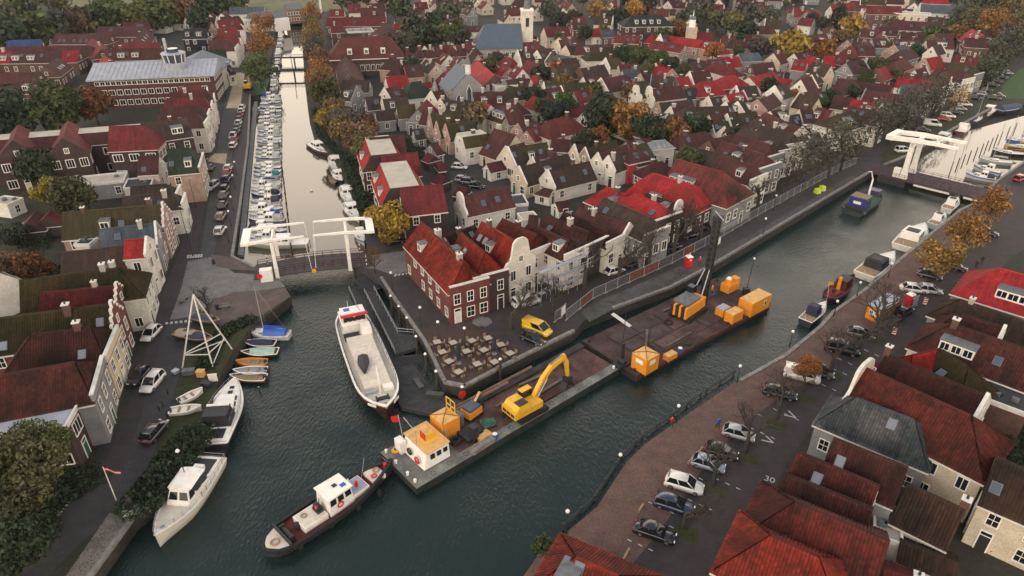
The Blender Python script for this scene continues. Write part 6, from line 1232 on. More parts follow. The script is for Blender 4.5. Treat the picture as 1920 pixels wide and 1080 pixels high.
# ================================================================ VEHICLES
WHEEL = None
def car(label, loc, rz, colr, kind='hatch', group='parked cars', name='car'):
    global WHEEL
    S = {'hatch': (4.1, 1.75, 1.48, .70, .30, .70, 1.0), 'sedan': (4.6, 1.8, 1.44, .70, .30, 1.0, 1.2), 'estate': (4.6, 1.8, 1.48, .72, .12, .35, 1.15), 'suv': (4.5, 1.85, 1.65, .82, .18, .5, 1.05), 'van': (5.0, 1.95, 1.95, 1.0, .06, .12, .75)}[kind]
    L, W, Hh, zb, _, tr, hood = S
    key = ('car', kind)
    if key not in CARM:
        b_ = MB(); w = W / 2
        def sec(x, wd, z0, z1): return [(x, -wd, z0), (x, -wd * 1.0, z0 + (z1 - z0) * .55), (x, -wd * .93, z1), (x, wd * .93, z1), (x, wd, z0 + (z1 - z0) * .55), (x, wd, z0)]
        xs = [(-L / 2, w * .86, .36, zb * .92), (-L / 2 + .15, w * .95, .24, zb + .06), (-L / 2 + .7, w, .2, zb + .10), (0, w, .2, zb + .08), (L / 2 - hood, w, .2, zb + .04), (L / 2 - .35, w * .95, .22, zb - .10), (L / 2 - .05, w * .84, .28, zb - .25), (L / 2, w * .8, .36, zb - .32)]
        b_.loft([sec(*q) for q in xs], 0)
        # roof panel and pillars
        xr0, xr1 = -L / 2 + tr, L / 2 - hood - (.85 if kind != 'van' else .95)
        z1 = zb + .08; wr = w * .78 if kind != 'van' else w * .88
        b_.loft([[(x, -wr, Hh - .06), (x, -wr * .9, Hh), (x, wr * .9, Hh), (x, wr, Hh - .06)] for x in (xr0, (xr0 + xr1) / 2, xr1)], 0)
        xb0, xb1 = -L / 2 + (.25 if tr < .6 else tr - .55 if kind != 'sedan' else .55), L / 2 - hood + .05
        for s_ in (-1, 1):
            for (p, q) in (((xb0, s_ * w * .92, z1), (xr0, s_ * wr, Hh - .05)), ((xb1, s_ * w * .92, z1 - .02), (xr1, s_ * wr, Hh - .05)), (((xb0 + xb1) / 2 - .1, s_ * w * .93, z1), ((xr0 + xr1) / 2 - .1, s_ * wr, Hh - .05))):
                b_.beam(p, q, .09, .09)
        if kind == 'van':
            for s_ in (-1, 1): b_.add([(xb0, s_ * w * .935, z1), ((xb0 + xb1) / 2 - .1, s_ * w * .935, z1), ((xr0 + xr1) / 2 - .1, s_ * wr * 1.01, Hh - .06), (xr0, s_ * wr * 1.01, Hh - .06)], [(0, 1, 2, 3) if s_ < 0 else (3, 2, 1, 0)])
        gl = MB(); e = .985
        A_ = [(xb0 + .03, -w * .9 * e, z1), (xb1 - .03, -w * .9 * e, z1), (xb1 - .03, w * .9 * e, z1), (xb0 + .03, w * .9 * e, z1)]; B_ = [(xr0 + .02, -wr * e, Hh - .05), (xr1 - .02, -wr * e, Hh - .05), (xr1 - .02, wr * e, Hh - .05), (xr0 + .02, wr * e, Hh - .05)]
        gl.loft([A_, B_], 0)
        wm = MB(); wm.cyl((0, -.1, 0), (0, .1, 0), .32, .32, 14, 0); wm.cyl((0, -.115, 0), (0, .115, 0), .2, .2, 8, 1)
        hl = MB(); hl.box(-.08, .05, -.17, .17, -.07, .08)
        CARM[key] = (b_.mesh('body', ['paint'], True), gl.mesh('windows', ['glass']), wm.mesh('wheel', ['rubber', 'alloy']), hl.mesh('headlight', ['lampwhite']), hl.mesh('tail_light', ['redlens']))
    bm_, gm, wmesh, hm, tm = CARM[key]
    t = thing(name, label, 'van' if kind == 'van' else 'car', loc, rz, group)
    put('body', bm_, t, color=colr); put('windows', gm, t)
    for sx in (-1, 1):
        for sy in (-1, 1): put('wheel', wmesh, t, (sx * L * .31, sy * (W / 2 - .10), .32))
    for sy in (-1, 1): put('headlight', hm, t, (L / 2 - .08, sy * W * .3, zb - .28)); put('tail_light', tm, t, (-L / 2 + .06, sy * W * .33, zb - .05))
    return t
CARM = {}
CC = {'black': (.008, .008, .010), 'white': (.68, .66, .62), 'blue': (.012, .022, .06), 'grey': (.10, .11, .12), 'silver': (.36, .37, .38), 'red': (.30, .015, .015), 'steel blue': (.25, .29, .34), 'dark green': (.012, .02, .016), 'dark grey': (.03, .032, .036), 'beige': (.30, .25, .19)}
def pc(x, y, hd, cn, kind, where, group='parked cars'):
    nm = {'hatch': 'hatchback', 'sedan': 'saloon car', 'estate': 'estate car', 'suv': 'tall car', 'van': 'van'}[kind]
    return car(f"{cn} {nm} {where}", g(x, y, 0) + Vector((0, 0, .03)), R(hd), CC[cn], kind, group, 'van' if kind == 'van' else 'car')
G1 = 'cars in the right-hand car park'
for x, y, c_, k, w_ in ((1227, 1003, 'black', 'sedan', 'nearest the bottom in the right car park'), (1263, 952, 'blue', 'estate', 'second from the front in the right car park'), (1282, 914, 'white', 'suv', 'beside the blue estate in the right car park'), (1327, 875, 'steel blue', 'hatch', 'with black roof left of the black hatchback'), (1352, 852, 'black', 'hatch', 'between steel blue and silver cars'), (1384, 818, 'silver', 'hatch', 'by a bare tree in the right car park'), (1461, 742, 'dark green', 'estate', 'below the white van in the car park'), (1502, 710, 'white', 'van', 'behind the small orange tree'), (1577, 660, 'black', 'van', 'above the small orange tree'), (1613, 630, 'grey', 'hatch', 'beside the trailer on the right quay')):
    pc(x, y, -23, c_, k, w_, G1)
pc(1535, 703, -23, 'dark grey', 'hatch', 'hidden beyond the white van', G1); pc(1712, 546, -15, 'white', 'sedan', 'parked on the quay beyond the site container', G1); pc(1742, 548, -20, 'silver', 'hatch', 'beside the white saloon under quay trees', G1); pc(1692, 590, 35, 'black', 'suv', 'pulling the flat trailer on the right street'); pc(1806, 540, 62, 'silver', 'hatch', 'driving on the right-hand street', 'cars driving')
pc(1742, 520, -30, 'dark grey', 'hatch', 'under the nearest quay autumn tree', G1); pc(1790, 505, -30, 'dark green', 'hatch', 'under the middle quay autumn tree', G1); pc(1850, 440, -30, 'dark grey', 'hatch', 'under the farthest quay autumn tree', G1); pc(1912, 338, 30, 'red', 'estate', 'at the right edge past the bridge'); pc(1935, 330, 30, 'dark grey', 'suv', 'at the very right edge past the bridge')
G2 = 'cars on the left road'
pc(288, 722, -95, 'white', 'suv', 'in the lower left street beside a black car', G2); pc(262, 710, -95, 'black', 'hatch', 'left of the white car on the left street', G2); pc(285, 630, -95, 'white', 'hatch', 'alone below the bridge junction', G2); pc(292, 815, 83, 'dark grey', 'suv', 'parked by the bank scrub on the left street', G2); pc(399, 353, -97, 'silver', 'suv', 'driving down the left canal road', 'cars driving')
for i_, (x, y, c_, k) in enumerate(((413, 436, 'white', 'hatch'), (415, 409, 'beige', 'hatch'), (418, 388, 'dark grey', 'hatch'), (420, 369, 'grey', 'hatch'), (422, 358, 'dark grey', 'suv'), (425, 340, 'blue', 'suv'), (427, 327, 'red', 'hatch'), (429, 318, 'white', 'hatch'), (438, 275, 'white', 'estate'), (440, 265, 'red', 'hatch'), (444, 250, 'black', 'suv'), (446, 241, 'grey', 'hatch'), (448, 233, 'white', 'hatch'), (449, 226, 'dark grey', 'hatch'), (451, 218, 'red', 'hatch'), (453, 211, 'white', 'hatch'), (455, 204, 'white', 'hatch'))): pc(x, y, 98, c_, k, f'in the marina parking strip, {ORD[i_]} from the drawbridge', G2)
pc(379, 305, 80, 'black', 'hatch', 'by the pale crossing on the left road', G2); pc(395, 318, 100, 'dark green', 'hatch', 'below the pale crossing on the left road', G2); pc(437, 258, -80, 'white', 'hatch', 'driving past the marina', 'cars driving'); pc(464, 92, 98, 'silver', 'hatch', 'driving at the far end of the left road', 'cars driving')
G3 = 'cars on the plaza quay'
t = car('yellow van parked on the plaza', g(1007, 622) + Vector((0, 0, .03)), R(-38), (.68, .42, .02), 'van', G3, 'van'); pc(999, 640, -38, 'black', 'hatch', 'beside the yellow van on the plaza', G3)
t = car('white glazier van carrying a glass rack on the plaza', g(986, 572) + Vector((0, 0, .03)), R(32), (.6, .6, .58), 'van', G3, 'van'); m = MB()
for i in range(7): m.beam((-2.3, -1.12, .6 + i * .27), (1.4, -1.12, .6 + i * .27), .05, .06)
for x in (-2.3, -1.1, .2, 1.4): m.beam((x, -1.13, .4), (x, -1.02, 2.5), .06, .06)
m.build('glass_rack', 'galv', t)
pc(1152, 512, 30, 'white', 'hatch', 'parked between bare trees on the quay', G3); pc(1190, 497, 30, 'dark grey', 'estate', 'beside the white hatchback on the quay', G3); pc(1228, 480, 30, 'red', 'hatch', 'on the canal quay before the white facades', G3); pc(1258, 468, 30, 'black', 'estate', 'right of the red hatchback on the quay', G3); pc(1292, 445, 32, 'black', 'suv', 'before the white bell gable on the quay', G3); pc(1312, 432, 32, 'dark green', 'van', 'farthest along the quay before the brick bay', G3)
pc(862, 316, -12, 'white', 'hatch', 'alone in the inner car park', G3); pc(868, 340, -12, 'silver', 'hatch', 'first of three cars in the inner court', G3); pc(880, 345, -15, 'grey', 'suv', 'second of three cars in the inner court', G3); pc(893, 352, -12, 'dark green', 'hatch', 'third of three cars in the inner court', G3); pc(741, 455, 10, 'black', 'suv', 'under the round yellow tree', G3); pc(820, 436, -60, 'white', 'van', 'behind the red corner house', G3)
for i_, (x, y) in enumerate(((630, 196), (629, 189), (628, 182), (627, 175), (625, 157), (624, 149), (622, 141), (596, 95), (593, 87), (591, 80), (591, 72), (590, 64), (589, 56), (589, 48), (588, 40))): pc(x, y, 103, ('white', 'silver', 'white', 'dark grey')[i_ % 4], ('hatch', 'suv')[i_ % 2], f'in the lane opposite the marina, {ORD[i_]} from front', 'cars in the far lane')
for i_, (x, y, c_, k, hd) in enumerate(((1714, 256, 'dark grey', 'suv', -25), (1728, 246, 'black', 'sedan', -25), (1747, 236, 'white', 'van', -25), (1769, 226, 'red', 'hatch', -25), (1776, 220, 'white', 'suv', -25), (1790, 213, 'dark grey', 'estate', -25), (1799, 206, 'silver', 'hatch', -25), (1808, 198, 'white', 'suv', -25), (1826, 186, 'black', 'suv', -25), (1843, 179, 'silver', 'hatch', -25), (1848, 171, 'dark grey', 'hatch', -25), (1860, 162, 'black', 'estate', -25), (1868, 154, 'dark grey', 'hatch', -25), (1878, 147, 'black', 'hatch', -25), (1888, 139, 'silver', 'hatch', -25), (1862, 186, 'dark green', 'estate', -35), (1872, 182, 'dark grey', 'hatch', -35))): pc(x, y, hd, c_, k, f'in the harbour parking, {ORD[i_]} from the white bridge', 'cars in the harbour parking')
pc(1692, 285, 10, 'white', 'suv', 'behind the right drawbridge frame')
# ================================================================ BRIDGES
def bar(mb, p, q, w, h=None, mi=0): mb.beam(p, q, w, h or w, mi)
PL, PR = g(519, 519), g(659, 503); u = (PR - PL).normalized(); nv = Vector((-u.y, u.x, 0)); LB = (PR - PL).length
t = thing('drawbridge', 'white double-leaf wooden drawbridge over the left canal', 'bridge', PL, math.atan2(u.y, u.x)); W_ = 5.4
d = MB(); n_ = 12
d.loft([[(x, -.3, z - .35), (x, -.3, z), (x, W_ + .3, z), (x, W_ + .3, z - .35)] for x, z in [(-4 + (LB + 8) * i / n_, .12 + .55 * math.sin(math.pi * i / n_)) for i in range(n_ + 1)]], 0); d.build('deck', 'wood', t, color=(.085, .075, .08))
for yy in (.15, W_ - .15, 1.0, W_ - 1.0):
    m = MB(); pts = [(-3.5 + (LB + 7) * i / 12, yy, .15 + .55 * math.sin(math.pi * (i * (LB + 7) / 12 + .5) / (LB + 8))) for i in range(13)]
    for a, b_ in zip(pts, pts[1:]): m.beam((a[0], a[1], a[2] + 1.0), (b_[0], b_[1], b_[2] + 1.0), .07); m.beam((a[0], a[1], a[2] + .55), (b_[0], b_[1], b_[2] + .55), .05)
    for a in pts: m.beam(a, (a[0], a[1], a[2] + 1.05), .07)
    m.build('railing', 'rust' if True else '', t, color=(.10, .02, .03))
for side, x0, sg in (('a', .2, 1), ('b', LB - .2, -1)):
    fr = MB()
    for yy in (-.35, W_ + .35): fr.loft([[(x0 - .34, yy - .3, -.2), (x0 + .34, yy - .3, -.2), (x0 + .34, yy + .3, -.2), (x0 - .34, yy + .3, -.2)], [(x0 - .27, yy - .26, 7.2), (x0 + .27, yy - .26, 7.2), (x0 + .27, yy + .26, 7.2), (x0 - .27, yy + .26, 7.2)]], 0)
    fr.beam((x0, -.7, 7.0), (x0, W_ + .7, 7.0), .36, .4)
    fr.build('portal_frame', 'white', t)
    bb = MB(); xt = x0 + sg * (LB / 2 - 1.0); xr = x0 - sg * 4.6
    for yy in (-.35, W_ + .35): bb.loft([[(x, yy - k, z - k), (x, yy + k, z - k), (x, yy + k, z + k), (x, yy - k, z + k)] for x, z, k in ((xr, 7.2, .24), (x0, 7.5, .22), (xt, 7.6, .13))], 0)
    bb.build('balance_beam', 'white', t)
    cw = MB(); a_, b2 = sorted((xr - sg * .5, xr + sg * .9)); cw.box(a_, b2, -.65, W_ + .65, 6.95, 7.45); cw.build('counterweight', 'white', t)
    for yy in (-.35, W_ + .35):
        ch = MB(); ch.cyl((xt, yy, 7.6), (x0 + sg * (LB / 2 - .6), yy + (.3 if yy < 0 else -.3), .9), .05, .05, 5); ch.build('lifting_chain', 'white', t)
m = MB(); m.cyl((LB / 2, -.45, .55), (LB / 2, -.35, .55), .42, .42, 14); m.build('yellow_disc', 'yellow_paint', t)
m = MB(); m.box(-2.6, -.5, -1.6, -.3, 0, 2.3); m.build('control_cabinet', 'white', t); m = MB(); m.cyl((-2.7, -1.7, 1.3), (-2.7, -1.62, 1.3), .5, .5, 14); m.build('red_disc', 'red_paint', t)
# right drawbridge
P0, P1 = g(1632, 322), g(1835, 372); u = (P1 - P0).normalized(); LB = (P1 - P0).length
t = thing('drawbridge', 'big white drawbridge with single frame over the right canal', 'bridge', P0, math.atan2(u.y, u.x)); W_ = 7.5
d = MB(); d.box(-3, LB + 3, -.2, W_, -.35, .14); d.build('deck', 'wood', t, color=(.075, .055, .062))
m = MB(); m.box(2.0, 8.5, -.1, W_ - .1, -3.2, -.36); m.box(LB - 6, LB - 4.4, 0, W_ - .2, -3.2, -.36); m.build('pier', 'quaywall', t)
for yy in (-.05, 1.4, W_ - 1.5, W_ - .15):
    m = MB(); k = int(LB / 2)
    for i in range(k): m.beam((i * 2, yy, .14), (i * 2, yy, 1.15), .06); m.beam((i * 2, yy, 1.12), (i * 2 + 2, yy, 1.12), .06); m.beam((i * 2, yy, .65), (i * 2 + 2, yy, .65), .045)
    m.build('railing', 'rust', t, color=(.09, .025, .03))
x0 = 7.5; fr = MB()
for yy in (.6, W_ - .9): fr.loft([[(x0 - .9, yy - .5, -.2), (x0 + .9, yy - .5, -.2), (x0 + .9, yy + .5, -.2), (x0 - .9, yy + .5, -.2)], [(x0 - .55, yy - .4, 2.5), (x0 + .55, yy - .4, 2.5), (x0 + .55, yy + .4, 2.5), (x0 - .55, yy + .4, 2.5)], [(x0 - .5, yy - .4, 9.2), (x0 + .5, yy - .4, 9.2), (x0 + .5, yy + .4, 9.2), (x0 - .5, yy + .4, 9.2)]], 0)
fr.beam((x0, .2, 8.6), (x0, W_ - .5, 8.6), .8, 1.1); fr.build('portal_frame', 'white', t); MB().box(x0 - 2.4, x0 - .9, .1, 1.2, 0, 2.4).build('control_cabinet', 'white', t)
bb = MB()
for yy in (.6, W_ - .9): bb.loft([[(x, yy - k, z - k * 1.2), (x, yy + k, z - k * 1.2), (x, yy + k, z + k * 1.2), (x, yy - k, z + k * 1.2)] for x, z, k in ((x0 - 5.2, 9.2, .42), (x0, 9.7, .42), (x0 + 9.5, 9.9, .24))], 0)
bb.build('balance_beam', 'white', t); MB().box(x0 - 6.2, x0 - 4.6, .1, W_ - .4, 8.7, 9.8).build('counterweight', 'white', t); m = MB(); m.beam((x0 + 3, .6, 9.8), (x0 + 5.6, W_ - .9, 9.8), .3, .2); m.beam((x0 + 3, W_ - .9, 9.8), (x0 + 5.6, .6, 9.8), .3, .2); m.build('beam_bracing', 'white', t)
for yy in (.6, W_ - .9): m = MB(); m.cyl((x0 + 9.3, yy, 9.8), (x0 + 9.6, yy, .3), .05, .05, 5); m.build('lifting_rod', 'steel', t)
# far footbridges and the far drawbridge
for i_, y_ in enumerate((136, 111)):
    A, B_ = g(516, y_), g(573, y_ - 1); u = (B_ - A).normalized(); L_ = (B_ - A).length; t = thing('footbridge', ('thin dark footbridge over the left canal with a tall post', 'thin dark footbridge over the left canal, the farther one')[i_], 'bridge', A, math.atan2(u.y, u.x)); MB().box(-1, L_ + 1, -.9, .9, .4, .75).build('deck', 'wood', t, color=(.03, .03, .034))
    for yy in (-.85, .85):
        m = MB(); m.beam((-1, yy, 1.75), (L_ + 1, yy, 1.75), .09)
        for i in range(12): m.beam((L_ * i / 11, yy, .75), (L_ * i / 11, yy, 1.75), .07)
        m.build('railing', 'dark', t)
    for x in (L_ * .05, L_ * .62): m = MB(); m.beam((x, -.6, -3), (x, -.6, .4), .3); m.beam((x, .6, -3), (x, .6, .4), .3); m.build('pier', 'dark', t)
    if i_ == 0: MB().beam((L_ * .62, -.9, .7), (L_ * .6, -.9, 6.5), .22).build('post', 'dark', t)
A = g(602, 24); t = thing('drawbridge', 'small white drawbridge at the far end of the left canal', 'bridge', A, R(8)); m = MB()
for yy in (0, 4): m.beam((0, yy, 0), (0, yy, 8.5), .7)
m.beam((0, -.8, 8.2), (0, 4.8, 8.2), .6); m.build('portal_frame', 'white', t); m = MB()
for yy in (0, 4): m.beam((-9, yy, 9.2), (6, yy, 8.8), .5)
m.build('balance_beam', 'white', t); MB().box(4.8, 6.4, -.6, 4.6, 8.4, 9.4).build('counterweight', 'white', t); MB().box(-18, 4, -.3, 4.3, -.2, .3).build('deck', 'wood', t, color=(.08, .07, .07))
# ================================================================ BUILD THE HOUSES
for _k, _sp in enumerate(SPECS): build_house(_k, _sp)
# ================================================================ LANDMARK BUILDINGS
def win_grid(root, p0, p1, z0, floors, fh, nc, ww=1.0, wh=1.5, kind='cross', near=False):
    d = Vector((p1[0] - p0[0], p1[1] - p0[1])); L = d.length; d.normalize(); yaw = math.atan2(d.y, d.x); nn = (d.y, -d.x)
    for f_ in range(floors):
        for c_ in range(nc):
            s_ = L * (c_ + .5) / nc; place_win(root, (p0[0] + d.x * s_ + nn[0] * .02, p0[1] + d.y * s_ + nn[1] * .02, z0 + f_ * fh + fh * .5), yaw, ww, wh, kind, near)
# zinc-roofed town building with a glass turret
A, B_ = g(168, 150, 9.5), g(398, 140, 9.5); u = (B_ - A); L = u.length; t = thing('zinc_roofed_building', 'long brick office building with pale zinc roof and glazed turret', 'building', (A.x, A.y, 0), math.atan2(u.y, u.x)); D = 16
MB().box(0, L, 0, D, -.3, 9.3).build('wall', 'brick', t, color=(.10, .048, .045)); m = MB(); m.add([(-.8, -1.2, 9.6), (L + .8, -1.2, 9.6), (L + .8, D * .62, 12.8), (-.8, D * .62, 12.8), (-.8, -1.2, 9.2), (L + .8, -1.2, 9.2), (L + .8, D, 9.2), (-.8, D, 9.2), (L + .8, D, 9.6), (-.8, D, 9.6)], [(0, 1, 2, 3), (0, 4, 5, 1), (1, 5, 6, 8, 2), (3, 2, 8, 9), (3, 9, 7, 4, 0)]); rf = m.build('roof', 'zinc', t)
for i in range(26): MB().beam((L * (i + .5) / 26, -1.2, 9.65), (L * (i + .5) / 26, D * .62, 12.85), .08, .1).build('standing_seam', 'galv', rf)
win_grid(t, (2, 0), (L - 2, 0), .4, 2, 3.2, 14, 1.5, 1.6); win_grid(t, (1, 0), (L - 1, 0), 7.0, 1, 2.2, 22, 1.2, 1.0, 'cross'); win_grid(t, (L, 1), (L, D - 1), .4, 3, 3.1, 5, 1.2, 1.6)
tx = L * .68; MB().cyl((tx, D * .35, 9), (tx, D * .35, 13), 3.4, 3.4, 10).build('turret_base', 'zinc', t); MB().cyl((tx, D * .35, 13), (tx, D * .35, 15.6), 3.1, 3.6, 10).build('turret_glazing', 'skyglass', t); m = MB()
for k in range(10): a_ = k * math.pi / 5; m.beam((tx + 3.15 * math.cos(a_), D * .35 + 3.15 * math.sin(a_), 13), (tx + 3.65 * math.cos(a_), D * .35 + 3.65 * math.sin(a_), 15.6), .25)
m.build('turret_frame', 'white', t); MB().cyl((tx, D * .35, 15.6), (tx, D * .35, 16.0), 3.9, 3.7, 10).build('turret_roof', 'zinc', t); MB().cyl((tx, D * .35, 16.0), (tx, D * .35, 17.2), 1.8, 1.8, 10).build('turret_lantern', 'skyglass', t); MB().cyl((tx - 2.4, D * .5, 12), (tx - 2.4, D * .5, 20), .5, .5, 8).build('flue', 'galv', t)
A, B_ = g(352, 118, 11), g(376, 98, 11); u = B_ - A; t = thing('blue_roofed_hall', 'hall with pale blue metal gable roof behind the zinc building', 'hall', ((A.x + B_.x) / 2, (A.y + B_.y) / 2, 0), math.atan2(u.y, u.x)); l_ = u.length / 2 + 3
MB().box(-l_, l_, -9, 9, -.3, 7.5).build('wall', 'plaster', t, color=(.5, .47, .42)); MB().loft([[(x, -9.6, 7.4), (x, 0, 11.2), (x, 9.6, 7.4), (x, 9.6, 7.2), (x, -9.6, 7.2)] for x in (-l_ - .3, l_ + .3)], 0).build('roof', 'slatetop', t)
# long brick hall beside the almshouses
A, B_ = g(640, 70, 13), g(728, 67, 13); u = B_ - A; t = thing('long_brick_hall', 'long brick hall with big brown hipped roof beside the almshouses', 'hall', ((A.x + B_.x) / 2, (A.y + B_.y) / 2, 0), math.atan2(u.y, u.x)); l_ = u.length / 2; m = MB(); w_ = 8.5
MB().box(-l_ - 5, l_ + 5, -w_, w_, -.3, 6.6).build('wall', 'brick', t, color=(.11, .055, .05)); m.uv = None
m.add([(-l_ - 5.6, -w_ - .6, 6.4), (l_ + 5.6, -w_ - .6, 6.4), (l_, 0, 13), (-l_, 0, 13), (l_ + 5.6, w_ + .6, 6.4), (-l_ - 5.6, w_ + .6, 6.4)], [(0, 1, 2, 3), (4, 5, 3, 2), (1, 4, 2), (5, 0, 3)]); m.build('roof', 'roof', t, color=(.12, .032, .030))
for x in (-l_ * .7, 0, l_ * .7): d_ = MB(); d_.box(x - .9, x + .9, -7.2, -3, 7.8, 9.6); dm = d_.build('dormer', 'trim', t); place_win(dm, (x, -7.22, 8.7), 0, 1.0, 1.2, 'cross', False)
win_grid(t, (-l_, -w_), (l_, -w_), 1, 1, 4, 9, 1.2, 2.0)
MB().box(-l_ - 5.2, l_ + 5.2, -w_ - .75, -w_ - .55, 6.1, 6.4).build('gutter', 'trim', t)
# grey chapel
A, B_ = g(858, 120, 12.5), g(877, 135, 12.5); u = B_ - A; t = thing('chapel', 'grey stone chapel with pointed windows and small spire', 'chapel', ((A.x + B_.x) / 2, (A.y + B_.y) / 2, 0), math.atan2(u.y, u.x)); l_ = u.length / 2 + 1; w_ = 6.2
m = MB(); m.loft([[(x, -w_, -.3), (x, -w_, 6.5), (x, 0, 12.3), (x, w_, 6.5), (x, w_, -.3)] for x in (-l_, l_)], 0); m.build('wall', 'plaster', t, color=(.25, .25, .26)); m = MB(); m.loft([[(x, -w_ - .4, 6.3), (x, 0, 12.7), (x, w_ + .4, 6.3), (x, w_ + .4, 6.0), (x, 0, 12.3), (x, -w_ - .4, 6.0)] for x in (-l_ - .2, l_ - .4)], 0); m.build('roof', 'slatetop', t)
for y, h_, b0 in ((-3.4, 4.6, 1.6), (0, 6.4, 2.2), (3.4, 4.6, 1.6)):
    m = MB(); v = [(y - .7, b0), (y + .7, b0), (y + .7, b0 + h_ * .75), (y, b0 + h_), (y - .7, b0 + h_ * .75)]; m.add([(l_ + .06, a, z) for a, z in v], [(0, 1, 2, 3, 4)], 0); v2 = [(y + (a - y) * 1.25, b0 + (z - b0) * 1.06 - .15) for a, z in v]; m.add([(l_ + .03, a, z) for a, z in v2], [(0, 1, 2, 3, 4)], 1); m.build('pointed_window', ['skyglass', 'white'], t)
for y in (-w_, w_): MB().box(l_ - .6, l_ + .35, y - .5, y + .5, -.3, 8.2).build('buttress', 'stone', t)
MB().cyl((l_ - .6, 0, 12), (l_ - .6, 0, 15), .9, .8, 8).build('bell_turret', 'trim', t); MB().cyl((l_ - .6, 0, 15), (l_ - .6, 0, 18.5), .95, .05, 8).build('spire', 'lead', t)
# blue-slate church with white tower
A, B_ = g(908, 45, 14), g(976, 44, 14); u = B_ - A; t = thing('slate_roofed_church', 'church with large blue slate roof and square white tower', 'church', ((A.x + B_.x) / 2, (A.y + B_.y) / 2, 0), math.atan2(u.y, u.x)); l_ = u.length / 2; w_ = 9
MB().box(-l_ - 4, l_, -w_, w_, -.3, 6).build('wall', 'plaster', t, color=(.33, .31, .29)); m = MB(); m.add([(-l_ - 4.6, -w_ - .6, 5.8), (l_ + .2, -w_ - .6, 5.8), (l_ + .2, 0, 14), (-l_, 0, 14), (l_ + .2, w_ + .6, 5.8), (-l_ - 4.6, w_ + .6, 5.8)], [(0, 1, 2, 3), (4, 5, 3, 2), (1, 4, 2), (5, 0, 3)]); m.build('roof', 'slatetop', t)
win_grid(t, (-l_, -w_), (l_, -w_), 1, 1, 4, 6, 1.2, 2.6, 'arch'); MB().box(l_ + .2, l_ + 5.0, -2.4, 2.4, -.3, 19).build('tower', 'plaster', t, color=(.64, .6, .52)); MB().box(l_, l_ + 5.2, -2.6, 2.6, 19, 19.8).build('tower_parapet', 'white', t); MB().box(l_ + 1.9, l_ + 3.3, -2.47, -2.41, 13, 16.5).build('tower_opening', 'dark', t); MB().cyl((l_ + 2.6, 0, 19.8), (l_ + 2.6, 0, 30), 1.5, .1, 8).build('spire', 'lead', t)
# big church at the top edge
A = g(1270, 10, 4); t = thing('great_church', 'large dark stone church with buttresses at the top edge', 'church', (A.x, A.y + 14, 0), R(-6)); MB().box(-36, 36, -10, 10, -.3, 18).build('wall', 'brick', t, color=(.10, .085, .08)); MB().loft([[(x, -10.8, 17.8), (x, 0, 29), (x, 10.8, 17.8)] for x in (-36, 36)], 0).build('roof', 'slatetop', t)
for i in range(9): MB().box(-34 + i * 8.5, -32.6 + i * 8.5, -12.5, -10, -.3, 15).build('buttress', 'stone', t)
for i in range(8): MB().box(-31 + i * 8.5, -27.6 + i * 8.5, -10.1, -10.0, 3, 14).build('tall_window', 'glass', t)
# small baroque turret of the far terraces, white warehouse at the far canal end
A = g(1296, 64, 8); t = thing('clock_turret', 'white ornate turret above the long red terraces', 'turret', (A.x, A.y, 0)); MB().box(-2, 2, -2, 2, -.3, 11).build('base', 'plaster', t, color=(.5, .42, .33)); MB().cyl((0, 0, 11), (0, 0, 14), 1.5, 1.3, 8).build('drum', 'white', t); MB().ball((0, 0, 14.4), 1.4, 1.4, 1.2).build('dome', 'lead', t); MB().cyl((0, 0, 15), (0, 0, 18), .4, .05, 6).build('finial', 'trim', t)
for i_, (x0, y0, x1, y1, w_, lab) in enumerate(((466, 24, 500, 20, 10, 'white gabled warehouse at the far end of the left canal'), (501, 22, 533, 19, 9, 'white low hall right of the far warehouse'))):
    A, B_ = g(x0, y0, 9), g(x1, y1, 9); u = B_ - A; t = thing('warehouse', lab, 'warehouse', ((A.x + B_.x) / 2, (A.y + B_.y) / 2, 0), math.atan2(u.y, u.x)); l_ = u.length / 2; MB().box(-l_, l_, -w_ / 2, w_ / 2, -.3, 5.5).build('wall', 'plaster', t, color=(.62, .58, .5)); MB().loft([[(x, -w_ / 2 - .3, 5.4), (x, 0, 9), (x, w_ / 2 + .3, 5.4)] for x in (-l_, l_)], 0).build('roof', 'lead', t); win_grid(t, (-l_, -w_ / 2), (l_, -w_ / 2), .6, 1, 4, 6, 1.2, 2, 'cross'); MB().loft([[(x, -w_ / 2 - 1.5, 0), (x, -w_ / 2 - 1.5, 6), (x, -w_ / 2 + 2, 6)] for x in (-4, 4)], 0).build('gable_bay', 'white', t)
A, B_ = g(535, 20, 6), g(566, 18, 6); u = B_ - A; t = thing('brick_house', 'reddish brick building between white hall and far drawbridge', 'building', ((A.x + B_.x) / 2, (A.y + B_.y) / 2, 0), math.atan2(u.y, u.x)); MB().box(-u.length / 2, u.length / 2, -5, 5, -.3, 7).build('wall', 'brick', t, color=(.28, .15, .11)); MB().loft([[(x, -5.4, 6.9), (x, 0, 9.5), (x, 5.4, 6.9)] for x in (-u.length / 2, u.length / 2)], 0).build('roof', 'lead', t); win_grid(t, (-u.length / 2, -5), (u.length / 2, -5), .5, 2, 3, 6)
